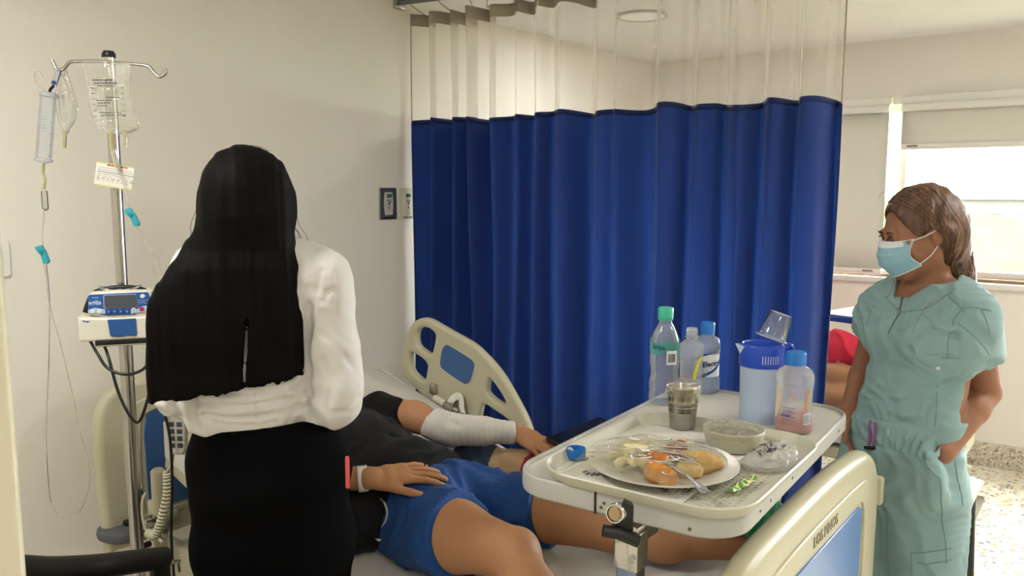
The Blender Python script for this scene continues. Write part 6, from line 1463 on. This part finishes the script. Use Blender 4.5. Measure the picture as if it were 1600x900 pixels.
for (x, y, ln) in ((252, 470, .16), (256, 500, .10), (462, 470, .12), (460, 520, .09), (463, 490, .11), (459, 540, .08)): strandW(x, y, ln, .0016, .003)
q.build('hair_ends', m_hairW, hairW, angle=0)
q = MB()
for pts in ([(318, 300), (306, 330), (298, 352), (300, 372)], [(322, 285), (312, 320), (305, 345)], [(452, 300), (462, 330), (468, 352), (480, 372), (476, 392)], [(450, 320), (458, 350), (470, 370), (467, 385)], [(455, 345), (466, 365), (472, 380)], [(350, 236), (380, 228), (405, 229), (420, 236)], [(395, 231), (415, 236), (430, 248)]):
    q.tube(smooth_path([W(x, y, .0) for x, y in pts], 6), .0006, 4)
q.build('stray_hairs', m_hairW, hairW)

# ------------------------------------------------------------------ nurse in mint scrubs
nu = thing('person', 'young woman in mint green scrubs and blue face mask, hands in pockets', 'person', (-.36, 2.36, 0))
nb = Vector((-.562, -.827, 0)).normalized(); nl = UP.cross(nb)          # body facing, her left
def N(px, py, d=2.2): return at(px, py, d=d)
nSL, nSR = N(1518, 494, 2.09), N(1383, 484, 2.31)
nEL, nER = N(1541, 612, 2.17), N(1346, 590, 2.40)
nWL, nWR = N(1474, 708, 2.055), N(1326, 648, 2.31)
nneck = N(1453, 446, 2.21); nhead = N(1437, 362, 2.19)
nf = (Vector((-.982, -.187, 0)) * .90 + Vector((.187, -.982, 0)) * .44); nf.normalize(); tp_ = math.radians(16); nfh = nf * math.cos(tp_) - UP * math.sin(tp_); nuh = UP * math.cos(tp_) + nf * math.sin(tp_)
def ntorso(F):
    F.ecap(N(1455, 470), N(1450, 530, 2.19), nl, (.150, .070), (.158, .100), k=.05)
    F.ecap(N(1450, 530, 2.19), N(1432, 600, 2.2), nl, (.150, .100), (.130, .088), k=.05)
    F.ecap(N(1432, 600), N(1418, 665, 2.2), nl, (.128, .086), (.138, .092), k=.05)
    for s in (-1, 1): F.ell(Vector(N(1450, 520, 2.2)) + nl * (.072 * s) + nb * .062, (.062, .055, .058), k=.04)
    F.cap(N(1495, 465, 2.14), nSL, .044, .050, k=.05); F.cap(N(1412, 460, 2.27), nSR, .044, .050, k=.05)
def nlegs(F, ex=0):
    F.ecap(N(1416, 675), N(1404, 745, 2.2), nl, (.138, .100), (.176, .118), k=.06)
    for s, hp, kn in ((1, N(1446, 780, 2.13), N(1440, 985, 2.13)), (-1, N(1362, 775, 2.27), N(1352, 970, 2.27))):
        an = Vector((kn.x, kn.y, .10)); F.chain([hp, kn, an], [.092 + ex * .2, .060 + ex, .040 + ex], k=.05)
        if not ex: F.chain([an, an + Vector((0, 0, -.05)), an + nb * .15 + Vector((0, 0, -.07))], [.036, .032, .024], k=.03)
F = Field(.0042, k=.03); ntorso(F); nlegs(F)
PH, axh = fhead(F, nhead, nfh, nuh, sc_=.97, neck=nneck, neckr=.050)
F.chain([nSL, nEL], [.047, .037], k=.015); F.chain([nEL, nEL.lerp(nWL, .3), nWL], [.037, .038, .027], k=.012)
F.chain([nSR, nER], [.047, .036], k=.015); F.chain([nER, nWR], [.036, .026], k=.012)
hd_ = N(1449, 748, 2.085) - nWL
fhand(F, nWL, hd_, nl + nb * -.2, 1, .92, curl=((14, 14, 10),) * 4, thumb=(.82, .42, -.1), k=.006)
fhand(F, nWR, N(1335, 700, 2.25) - nWR, -nl + nb * .2, -1, .92, curl=((14, 14, 10),) * 4, thumb=(.8, .5, -.1), k=.006)
NF = F
nbody = F.build('body', m_skinN, nu)
# eyes, brows, lashes
m_eye = mat('eye_white', 'd9d2cb', .2); m_iris = mat('iris_dark', '1a110c', .15); m_brow = mat('brow_hair', '33221a', .8)
for s in (-1, 1):
    ec = PH(s * .031, .0785, .006); e = MB().lathe([(.0112 * math.sin(a), -.0112 * math.cos(a)) for a in np.linspace(0.001, PI - .001, 12)], 20, Matrix.Translation(Vector(ec))).build('eye', m_eye, nbody)
    gz = unit(A3(nfh) * .9 - A3(nuh) * .35); MB().lathe([(.0056, 0), (.004, .0012), (0, .0016)], 18, Matrix.Translation(Vector(ec + gz * .0100)) @ Vector(gz).to_track_quat('Z', 'Y').to_matrix().to_4x4()).build('iris', m_iris, e)
    lid = [F.snap(PH(s * x, .11, z), .0012, it=10) for x, z in ((.0185, .006), (.024, .010), (.031, .0115), (.038, .010), (.0435, .005))]
    MB().tube(smooth_path(lid, 4), [.0009] * 17, 6).build('upper_lash_line', m_iris, nbody)
    q = MB()
    for k in range(9):
        p = smooth_path(lid, 2)[k]; dd = unit(A3(nfh) * .8 - A3(nuh) * .35 + axh[0] * s * .3 * (k - 2) / 4); q.tube([p, p + Vector(dd) * .003, p + Vector(dd) * .0055 + Vector(nuh) * .001], [.0004, .0003, .0002], 4)
    q.build('eyelashes', m_iris, nbody)
    br_ = [F.snap(PH(s * x, .11, z), .0008, it=10) for x, z in ((.014, .026), (.024, .031), (.034, .034), (.044, .032), (.051, .026))]
    MB().tube(smooth_path(br_, 4), [.0022, .0027, .003, .0031, .0031, .0031, .003, .003, .0029, .0028, .0026, .0024, .0022, .0019, .0016, .0013, .001], 8, flat=(1, .45)).build('eyebrow', m_brow, nbody)
    er = PH(s * .079, .004, -.038); MB().lathe([(0, -.0022), (.0022, 0), (0, .0022)], 12, Matrix.Translation(Vector(er))).build('earring', mat('gold_stud', 'c9a45c', .2, 1), nbody)
# face mask
def maskp(lift):
    def f(u, v):
        a = (u - .5) * 2; xx = .066 * a * (1 - .10 * v); z = .000 - .018 * (1 - abs(a)) * 0 + (-.004 + .010 * (1 - abs(a)) ** 1.5 * (1 - v)) - v * (.098 - .022 * a * a)
        yb_ = .112 + .016 * math.sin(PI * min(1, v * 1.05)) - .060 * abs(a) ** 2.1 - .030 * max(0, v - .62) - .004 * (1 - v)
        yb_ += .0016 * math.sin(v * 22) * (1 - a * a) * (.15 < v < .85)
        return Vector(PH(xx, yb_ + lift, z))
    return f
m_mask = mat('mask_blue', '8fb9cc', .8, bump=(300, .15), var=(6, .3, '82abc0')); m_maskw = mat('mask_white_edge', 'dbe3e6', .8)
mk = tag(MB().grid(maskp(0), 40, 44).build('face_mask', m_mask, base=nhead, angle=0, solid=.0012), 'light blue pleated face mask worn by the woman in mint scrubs', 'face mask')
MB().grid(lambda u, v: maskp(.0012)(u, v * .16), 40, 8).build('top_band', m_maskw, mk, angle=0)
ed = [maskp(.0008)(u, 0) for u in np.linspace(0, 1, 14)] + [maskp(.0008)(1, v) for v in np.linspace(0, 1, 10)] + [maskp(.0008)(u, 1) for u in np.linspace(1, 0, 14)] + [maskp(.0008)(0, v) for v in np.linspace(1, 0, 10)]
MB().tube(ed, .0013, 5).build('binding', m_maskw, mk)
for s in (-1, 1):
    uu = 1 if s > 0 else 0; a0 = maskp(.001)(uu, .04); a1 = maskp(.001)(uu, .93); eb = Vector(PH(s * .080, -.006, .006)); ec2 = Vector(PH(s * .079, -.002, -.036))
    MB().tube(smooth_path([a0, a0.lerp(eb, .5) + Vector(axh[0]) * s * .008, eb], 6), .0014, 6).build('ear_loop', m_maskw, mk)
    MB().tube(smooth_path([a1, a1.lerp(ec2, .5) + Vector(axh[0]) * s * .012, ec2], 6), .0014, 6).build('ear_loop', m_maskw, mk)
# scrub top
m_scrub = mat('mint_scrub_cloth', '85a3a5', .8, bump=(160, .08), var=(4, .25, '7c9b9d'), sheen=.12); m_scrubseam = mat('mint_seam', '728f91', .85)
F = Field(.0045, inf=.013, k=.03); ntorso(F)
F.chain([nSL + Vector((0, 0, -.012)), nSL.lerp(nEL, .30), nSL.lerp(nEL, .66)], [.042, .046, .052], k=.03)
F.chain([nSR, nSR.lerp(nER, .25), nSR.lerp(nER, .5)], [.048, .050, .050], k=.04)
F.cap(nneck + Vector((0, 0, -.050)), nneck + Vector((0, 0, -.025)), .056, .050, k=.02)
F.ecap(N(1425, 640), N(1418, 668), nl, (.138, .098), (.136, .094), k=.04)
F.folds(.0055, 40, tuple(UP * .8 + nl * .5), warp=1.1, seed=14, sharp=1.1); F.folds(.0025, 85, tuple(UP * .5 - nl * .8), warp=1.0, seed=15, sharp=1.2); F.noise(.004, 11, 8)
Q = lambda x, y, d: N(x, y, d)
def groove(F, pix, r, rr=None, off=0, mode='sub', k=.018):
    pts = []
    for x, y in pix:
        p = F.ray(x, y)
        if p is not None: pts.append(p + (p - Vector((0, 0, CAM_H))).normalized() * off)
    if len(pts) > 1: F_g = pts; s = [r] * len(pts); return pts
    return []
F.evaluate(); G0 = F
gl = [groove(F, p, .004) for p in ([(1385, 640), (1420, 615), (1470, 600), (1510, 588)], [(1350, 622), (1400, 655), (1440, 662)], [(1500, 585), (1460, 620), (1440, 655)], [(1420, 545), (1470, 558), (1500, 556)], [(1400, 520), (1450, 515), (1495, 525)], [(1500, 545), (1490, 500), (1505, 478)], [(1352, 610), (1370, 625), (1400, 630)])]
del F.G
for g_ in gl:
    if len(g_) > 1: F.crease(g_, .010, .010)
# openings: neck, sleeves
F.cap(nneck + Vector((0, 0, .012)), nneck + Vector((0, 0, .12)), .060, .060, k=.002, mode='sub')
F.plane(nneck + Vector((0, 0, -.006)), UP + nb * .35, k=.003, box=(A3(nneck) - (.072, .072, .06), A3(nneck) + (.072, .072, .15)))
ad_ = (nEL - nSL).normalized(); F.plane(nSL + ad_ * .125, ad_ + Vector((-.70, 0, 0)) * .35, k=.004, box=(A3(nSL.lerp(nEL, .7)) - (.10, .13, .12), A3(nSL.lerp(nEL, .7)) + (.13, .13, .12)))
ad2 = (nER - nSR).normalized(); F.plane(nSR + ad2 * .085, ad2, k=.004, box=(A3(nSR.lerp(nER, .6)) - .10, A3(nSR.lerp(nER, .6)) + (.055, .10, .10)))
TF_ = F
top = F.build('scrub_top', m_scrub, nu)
def collar(u, v):
    th = -2.72 + 5.44 * u; fr = math.cos(th); r = .0640 + .008 * (1 - v); e = abs(th) / 2.72
    c = nneck + Vector((0, 0, -.030)) - nb * .004; rad = -nb * math.cos(th) + nl * math.sin(th); fr = -fr
    return c + rad * r * (1 + .10 * max(0, -fr)) + Vector((0, 0, .004 - .034 * fr + v * (.036 - .010 * max(0, e - .8) * 5)))
cl_ = MB().grid(collar, 48, 8).build('collar', m_scrub, top, angle=0, solid=.004)
def surf_line(F, pix, r, name, m, par, off=.0006, n=5, flat=None):
    pts = [F.ray(x, y) for x, y in pix]; pts = [p for p in pts if p is not None]
    if len(pts) < 2: return None
    q = [F.snap(p, off, it=3) for p in smooth_path(pts, n)]
    return MB().tube(q, r, 6, flat=flat).build(name, m, par)
surf_line(F, [(1384, 464), (1398, 480), (1411, 488), (1440, 484), (1468, 470), (1494, 452)], .0012, 'collar_seam', m_scrubseam, top)
surf_line(F, [(1413, 452), (1411, 465), (1408, 478), (1404, 492), (1396, 508), (1388, 522)], .0018, 'zipper', mat('zip_teeth', '5c6a68', .35, .7), top)
zp = surf_line(F, [(1407, 484), (1405, 494)], .0034, 'zip_pull', m_steel, top, off=.003)
for pix in ([(1480, 462), (1496, 475), (1506, 488)], [(1506, 482), (1490, 500), (1482, 530), (1480, 560)], [(1506, 482), (1530, 482), (1548, 486)], [(1497, 505), (1520, 525), (1545, 555), (1562, 575)], [(1533, 485), (1545, 520), (1562, 572)], [(1465, 600), (1463, 640), (1460, 665)], [(1470, 558), (1500, 560)], [(1365, 478), (1356, 500), (1352, 530)]):
    surf_line(F, pix, .0011, 'seam', m_scrubseam, top)
p = F.ray(1466, 570)
if p is not None: MB().box(p, (.009, .004, .026), bev=.001, rot=frame((0, 0, 0), (.982, .187, 0), (-.187, .982, 0)).to_3x3()).build('white_garment_tag', mat('tag_white', 'd9dcdc', .6), top)
# trousers
F = Field(.005, inf=.015, k=.03); nlegs(F, .02)
F.ecap(N(1418, 655), N(1414, 690), nl, (.142, .104), (.146, .106), k=.03, end=.3)
F.ell(N(1438, 748, 2.055), (.060, .026, .062), (nl, nb, UP), k=.04); F.ell(N(1340, 710, 2.27), (.035, .035, .055), k=.03)
F.ell(N(1470, 720, 2.10), (.03, .03, .06), k=.03)
F.folds(.0075, 40, tuple(nl * .9 + UP * .3), warp=.9, seed=17, sharp=1.0); F.folds(.003, 80, tuple(UP * .8 + nl * .4), warp=.9, seed=19, sharp=1.1); F.noise(.007, 9, 5)
wz = N(1416, 668).z
F.disp(lambda X, Y, Z: np.where(np.abs(Z - wz) < .028, .0035 * np.sin((X * nl.x + Y * nl.y) * 330 + 3 * vnoise(X * 30, Y * 30, Z * 20, 4)), 0) + np.where(np.abs(Z - wz + .031) < .004, .003, 0))
F.plane(N(1416, 648), UP + nl * -.12, k=.006); F.plane((0, 0, .07), (0, 0, -1), k=.004)
trs = F.build('scrub_trousers', m_scrub, nu)
for pix in ([(1440, 690), (1441, 705), (1446, 722), (1456, 738), (1468, 747)], [(1468, 747), (1470, 780), (1474, 830), (1478, 880)], [(1488, 700), (1494, 740), (1500, 770), (1504, 790)], [(1345, 700), (1338, 720), (1334, 735)], [(1384, 770), (1386, 810), (1388, 860), (1390, 895)]):
    surf_line(F, pix, .0013, 'seam', m_scrubseam, trs)
pk = [(1424, 863), (1484, 858), (1487, 898), (1426, 899)]
for row in ([(1424, 863), (1454, 862), (1486, 856)], [(1433, 880), (1460, 879), (1486, 874)]): surf_line(F, row, .0016, 'cargo_pocket_edge', m_scrubseam, trs)
surf_line(F, [(1424, 863), (1425, 880), (1426, 898)], .0013, 'cargo_pocket_edge', m_scrubseam, trs)
for row, nm in (([(1362, 658), (1361, 675), (1359, 697)], 'drawstring'), ([(1368, 661), (1367, 678), (1365, 698)], 'drawstring')): surf_line(F, row, .0038, nm, mat('mauve_drawstring', '8f5a8c', .7), trs, off=.003)
surf_line(F, [(1356, 699), (1362, 701), (1368, 701)], .0055, 'cord_stopper', m_black, trs, off=.005)
for s, kx, d_ in ((1, 1440, 2.13), (-1, 1352, 2.27)):
    kn = N(kx, 980, d_); Fs = Field(.005, k=.02); Fs.chain([(kn.x, kn.y, .055), tuple(Vector((kn.x, kn.y, .042)) + nb * .10), tuple(Vector((kn.x, kn.y, .036)) + nb * .17)], [.046, .042, .034]); Fs.plane((0, 0, .006), (0, 0, -1)); Fs.plane((0, 0, .085), (0, 0, 1)); Fs.build('shoe', m_white, nu)
# hair: centre parting, tucked behind the ear, falling down her back
m_hairN = hair_mat('long_brown_hair', '3c2b24', '6b4d3c', .42, .35, (1, 1, .06))
m_hairN2 = hair_mat('brown_hair_lights', '5a4032', '8d6a50', .42, .35, (1, 1, .06))
F = Field(.004, k=.03); nlh = Vector(axh[0]); 
F.ell(PH(0, -.016, .032), (.0835, .100, .094), axh, k=.02)
F.ell(PH(0, -.050, -.005), (.078, .065, .085), axh, k=.03)
F.ecap(PH(.010, -.045, -.02), N(1487, 415, 2.24), nf, (.070, .062), (.052, .060), k=.04)
F.ecap(N(1483, 405, 2.235), N(1498, 462, 2.20), (.982, .187, 0), (.048, .040), (.050, .024), k=.04)
F.cap(PH(.076, .012, .010), PH(.079, -.032, -.005), .010, .016, k=.02); F.cap(PH(-.076, .012, .010), PH(-.079, -.032, -.02), .010, .016, k=.02)
# clear the face and the ears
F.ell(PH(0, .104, -.012), (.082, .082, .088), axh, k=.008, mode='sub'); F.ell(PH(0, .104, .030), (.050, .060, .052), axh, k=.014, mode='sub')
for s in (-1, 1): F.ell(PH(s * .088, .012, -.020), (.022, .028, .034), axh, k=.012, mode='sub')
F.cap(PH(0, .06, .128), PH(0, -.03, .132), .005, .004, k=.014, mode='sub')
F.disp(lambda X, Y, Z: .0022 * vnoise((X * nf.x + Y * nf.y) * 130 + Z * 18, Z * 6.0, (X * nl.x + Y * nl.y) * 60, 1) + .002 * vnoise((X * nf.x + Y * nf.y) * 50 + Z * 6, Z * 3.0, (X * nl.x + Y * nl.y) * 40, 2))
hairN = F.build('long_hair', m_hairN, nu)
rng = random.Random(31); q1 = MB(); q2 = MB()
for i in range(420):
    s = 1 if rng.random() < .72 else -1; v = rng.uniform(-.075, .075); p = A3(PH(s * rng.uniform(.004, .012), v, .125)); pts = []
    L = rng.uniform(.16, .42); st_ = .012; front = (v + .075) / .15
    for k in range(int(L / st_)):
        c = A3(F.snap(p, .0012, it=2)); pts.append(Vector(c)); g = F.grad(c); loc = (c - A3(nhead)); hz_ = loc @ axh[2]; fz = loc @ axh[1]
        if hz_ > -.005: dr = axh[0] * s * (.9 if hz_ > .06 else .3) - axh[2] * .9 - axh[1] * (.35 + .75 * max(0, fz / .09))
        else: dr = np.array([0, 0, -1.0]) - axh[1] * (.9 if fz > -.02 else .12)
        dr = dr - g * (dr @ g); dr /= np.linalg.norm(dr) + 1e-9; p = c + dr * st_
        if F.f(p) > .03: break
    if len(pts) > 4: (q1 if rng.random() < .6 else q2).tube(smooth_path(pts, 2), [.0016 * min(1, 3 * (1 - j / (2 * len(pts)))) + .0002 for j in range(2 * (len(pts) - 1) + 1)], 5, flat=(1.4, .6))
for i in range(150):
    x = rng.uniform(1466, 1521); y0 = rng.uniform(395, 430); d_ = rng.uniform(2.17, 2.26); p0 = N(x - (480 - y0) * .15, y0, d_); a = A3(F.snap(p0, .0006, it=8)); e_ = N(x + 6 + rng.uniform(-3, 4), 452 + (x - 1478) * .10 + rng.uniform(-8, 6), d_ * .3 + 2.2 * .7)
    (q1 if rng.random() < .5 else q2).tube(smooth_path([Vector(a), Vector(a).lerp(e_, .5) + Vector((0, 0, .002)), e_], 4), [.0017] * 5 + [.0012, .0009, .0006, .0003], 5)
q1.build('hair_strands', m_hairN, hairN, angle=0); q2.build('lighter_hair_strands', m_hairN2, hairN, angle=0)
q = MB()
for pts in ([(1470, 455, 2.1), (1452, 475, 2.06), (1437, 495, 2.05), (1425, 520, 2.06)], [(1475, 452, 2.1), (1460, 470, 2.06), (1440, 487, 2.05), (1456, 505, 2.05), (1463, 528, 2.06)], [(1396, 428, 2.1), (1395, 445, 2.09), (1390, 460, 2.1), (1382, 464, 2.11)], [(1382, 300, 2.15), (1376, 303, 2.15), (1374, 310, 2.15)], [(1400, 290, 2.16), (1390, 292, 2.16), (1383, 298, 2.16)]):
    q.tube(smooth_path([N(x, y, dd) for x, y, dd in pts], 6), .0005, 4)
q.build('stray_hairs', m_hairN2, hairN)
# ------------------------------------------------------------------ the next bed, seen between the curtain and the nurse
nbd = thing('hospital_bed', 'next bed beyond the blue curtain, with white sheet', 'bed', (-1.7, 4.25, 0))
MB().box((-1.65, 4.25, .40), (2.0, .84, .06), bev=.01).build('base_frame', m_cream, nbd)
for x in (-2.5, -.8):
    for y in (3.9, 4.6): MB().cyl((x, y, .0), (x, y, .40), .025).build('leg', m_cream, nbd)
MB().prism(arcs([(3.78, .3), (3.77, .7), (3.80, .86), (3.9, .92), (4.25, .93), (4.6, .92), (4.70, .86), (4.73, .7), (4.72, .3)]), .05, frame((-.62, 0, 0), (0, 1, 0), (0, 0, 1)), bev=.02).build('footboard', m_cream, nbd)
MB().prism(arcs([(3.78, .3), (3.77, .8), (3.80, .96), (3.9, 1.02), (4.25, 1.03), (4.6, 1.02), (4.70, .96), (4.73, .8), (4.72, .3)]), .05, frame((-2.70, 0, 0), (0, 1, 0), (0, 0, 1)), bev=.02).build('headboard', m_cream, nbd)
o = MB().grid(lambda u, v: (-2.62 + 1.94 * v, 4.25 + .43 * max(-1, min(1, 1.25 * math.cos(2 * PI * u))) , .515 + .065 * max(-1, min(1, 1.6 * math.sin(2 * PI * u))) + .004 * mnoise.noise(Vector((u * 9, v * 7, 2)))), 60, 60, closeu=True)
o.f.append(tuple(range(59, -1, -1))); o.f.append(tuple(59 * 60 + k for k in range(60))); o.mi += [0, 0]
tag(o.build('mattress', m_sheet, base=(-1.65, 4.25, .5)), 'white-sheeted mattress of the next bed, under the bare legs beyond the curtain', 'mattress')
p2 = thing('person', 'second patient on the next bed, only bare legs visible beside the blue curtain', 'person', (-1.6, 4.15, .6))
F = Field(.008, k=.04)
F.ecap((-1.75, 4.22, .70), (-2.25, 4.22, .76), (0, 1, 0), (.17, .10), (.17, .10)); fhead(F, Vector((-2.42, 4.22, .78)), (.1, 0, 1), (-1, 0, .1), neck=(-2.22, 4.22, .74), detail=False)
F.chain([(-1.75, 4.10, .70), (-1.35, 4.02, .735), (-1.10, 4.02, .725), (-.85, 4.02, .70)], [.09, .068, .056, .040]); F.chain([(-1.75, 4.32, .70), (-1.35, 3.97, .64), (-1.05, 3.95, .632), (-.80, 3.98, .628)], [.09, .058, .050, .036])
F.chain([(-.85, 4.02, .70), (-.78, 4.02, .70), (-.76, 4.02, .79)], [.036, .034, .022]); F.chain([(-2.2, 4.42, .72), (-1.95, 4.52, .66), (-1.75, 4.48, .66)], [.05, .04, .028]); F.chain([(-2.2, 4.02, .72), (-2.0, 3.93, .66), (-1.8, 3.95, .68)], [.05, .04, .028])
F.build('body', m_skinP, p2)
F = Field(.008, k=.03)
F.chain([(-1.80, 4.15, .80), (-1.45, 4.10, .84), (-1.12, 4.08, .85), (-1.02, 4.12, .83)], [.13, .10, .085, .07]); F.ell((-1.55, 4.25, .74), (.35, .22, .14)); F.folds(.016, 26, (.9, .3, .3), warp=.8, seed=3, sharp=1.0); F.noise(.010, 14, 2)
F.plane((0, 4.0, .778), (0, -.3, -1), k=.01, box=((-3, 3.7, .3), (0, 4.11, 1.2)))
def redcloth():
    k = NT('red_floral_cloth'); b = k.b; b.inputs['Roughness'].default_value = .8
    tc = k.add('ShaderNodeTexCoord'); v1 = k.add('ShaderNodeTexVoronoi', Scale=11.0); k.link(tc.outputs['Object'], v1.inputs['Vector'])
    nz = k.add('ShaderNodeTexNoise', Scale=70.0); k.link(tc.outputs['Object'], nz.inputs['Vector'])
    ad = k.add('ShaderNodeMath', _operation='MULTIPLY'); k.link(nz.outputs[0], ad.inputs[0]); ad.inputs[1].default_value = .40; st2 = k.add('ShaderNodeMath', _operation='LESS_THAN'); k.link(v1.outputs[0], st2.inputs[0])
    k.link(ad.outputs[0], st2.inputs[1]); m = k.add('ShaderNodeMix', _data_type='RGBA'); m.inputs[6].default_value = lin('c5203c'); m.inputs[7].default_value = lin('e8a3a8'); sm = k.add('ShaderNodeMath', _operation='MULTIPLY'); k.link(st2.outputs[0], sm.inputs[0]); sm.inputs[1].default_value = .0
    st3 = k.add('ShaderNodeMath', _operation='LESS_THAN'); k.link(v1.outputs[0], st3.inputs[0]); st3.inputs[1].default_value = .16; k.link(st3.outputs[0], m.inputs[0]); k.link(m.outputs[2], b.inputs['Base Color']); return k.m
o = F.build('red_cover', redcloth()); tag(o, 'crumpled red cover with small pale flowers over the bare legs on the next bed', 'blanket')
t = thing('overbed_table', 'white table top with blue edge beside the next bed, beyond the curtain', 'table', (-.80, 4.35, 0))
MB().prism(rrect(.56, .60, .05), .006, frame((-.90, 4.38, 1.003), (1, -.25, 0), (.25, 1, 0)), bev=.002).build('table_top', mat('white_laminate', 'e8e8e6', .4), t)
MB().prism(rrect(.57, .61, .05), .03, frame((-.90, 4.38, .984), (1, -.25, 0), (.25, 1, 0)), bev=.004).build('blue_edge', mat('blue_edging', '27478f', .4), t)
MB().cyl((-.78, 4.62, .03), (-.78, 4.62, .97), .022).build('column', m_steel, t); MB().box((-.78, 4.55, .03), (.5, .3, .03), bev=.01).build('base', m_steel, t)
# visitor chair behind the nurse
vc = thing('visitor_chair', 'cream-backed chair half hidden behind the mint scrub trousers', 'chair', (-.62, 3.30, 0))
bx = Vector((-.62, 3.30, 0)); cr_ = Vector((.982, .187, 0))
F = Field(.008, k=.02); F.ecap(bx + Vector((0, 0, .60)), bx + Vector((0, .03, .43)), cr_, (.20, .018), (.19, .018)); F.build('backrest', m_cream, vc)
F = Field(.008, k=.02); F.ecap(bx + Vector((0, .05, .43)), bx + Vector((0, .42, .43)), cr_, (.20, .02), (.20, .02)); F.build('seat', m_cream, vc)
for sx in (-.17, .17):
    for sy in (.02, .40): MB().cyl(bx + cr_ * sx + Vector((0, sy, .0)), bx + cr_ * sx * .9 + Vector((0, sy, .44)), .013).build('leg', m_black, vc)
# ------------------------------------------------------------------ outside the window
o = MB().grid(lambda u, v: (-70 + 140 * u, 9 + 150 * v, -9 + 5.5 * max(0, v - .25) * 2 + 1.2 * mnoise.noise(Vector((u * 9, v * 9, 0)))), 50, 50).build('outside_ground', mat('pale_grass', '54583a', .9, spec=0, var=(.4, .8, '464e26')), base=(0, 60, -9)); o['kind'] = 'structure'
mlf = [mat('tree_leaves_a', '4c5a1b', .9, spec=0, bump=(3, .8), var=(1.2, 1.3, '62662a')), mat('tree_leaves_b', '30421c', .9, spec=0, bump=(3, .8), var=(1.5, 1.3, '50602c'))]
m_bark = mat('tree_bark', '5a4a38', .9)
def make_tree(seed, r, h):
    F = Field(.22, k=.5); rg = random.Random(seed)
    for i in range(14):
        a = rg.uniform(0, 2 * PI); q = rg.uniform(0, .75) * r; F.ell((q * math.cos(a), q * math.sin(a), h - r + rg.uniform(-.6, .7) * r), (rg.uniform(.35, .6) * r,) * 3)
    F.noise(.35, 1.6, seed); F.noise(.2, 4, seed + 1)
    return F, h
for i, (x, y, r, top_, sd, lab) in enumerate([(-2.3, 19, 2.2, .95, 1, 'rounded yellow-green tree nearest the window, right of the nurse\'s hair'), (.9, 22, 2.4, .2, 2, 'yellow-green bushy tree at the right edge of the window view'),
        (-6.3, 30, 3.0, .9, 3, 'broad sunlit tree farther off, behind the nurse\'s hair'), (-1.2, 34, 2.6, -1.2, 4, 'low distant tree below the pale houses'), (3.6, 30, 3.0, .9, 5, 'tall sunlit tree beyond the right window jamb'), (-4.2, 24, 2.0, -.9, 6, 'small dark green tree in the middle of the window view')]):
    hgt = top_ + 9; F, h = make_tree(sd, r, hgt); t = thing('tree', lab, 'tree', (x, y, -9))
    cr = F.build('crown', mlf[i % 2], None, base=(0, 0, 0)); cr.parent = t; cr.location = (0, 0, 0)
    tk = MB().tube([(0, 0, 0), (.1, 0, hgt * .4), (0, .1, hgt - r)], [.28, .2, .1], 10).build('trunk', m_bark, None); tk.parent = t
def house(x, y, w, dp, h, z0, label, mw, rot=0):
    t = thing('house', label, 'building', (x, y, z0))
    a = MB().box((x, y, z0 + h / 2), (w, dp, h)).build('walls', mw, t, smooth=False)
    MB().box((x, y, z0 + h + .15), (w + .8, dp + .8, .3)).build('roof', mat('roof_grey', '54555a', .8, spec=0), t, smooth=False)
    for k in range(int(w / 1.6)):
        for r in range(max(1, int(h / 3))):
            xx = x - w / 2 + .9 + k * 1.6; MB().box((xx, y - dp / 2 - .02, z0 + h - 1.4 - r * 3), (.8, .06, 1.1)).build('window', mat('house_window', '2c3238', .9, spec=0) if (k + r) == 0 else bpy.data.materials['house_window'], t, smooth=False)
m_hw = mat('house_plaster', '45443f', .9, spec=0)
house(-5.2, 62, 9, 7, 9.5, -8.5, 'long pale flat-roofed house in the distance above the trees', m_hw)
house(.5, 46, 5, 5, 6.5, -8.0, 'grey boxy house at the right of the window view', mat('house_grey', '43464c', .9, spec=0))
house(-1.0, 80, 12, 7, 10.5, -8.0, 'farthest pale house block on the skyline', m_hw)
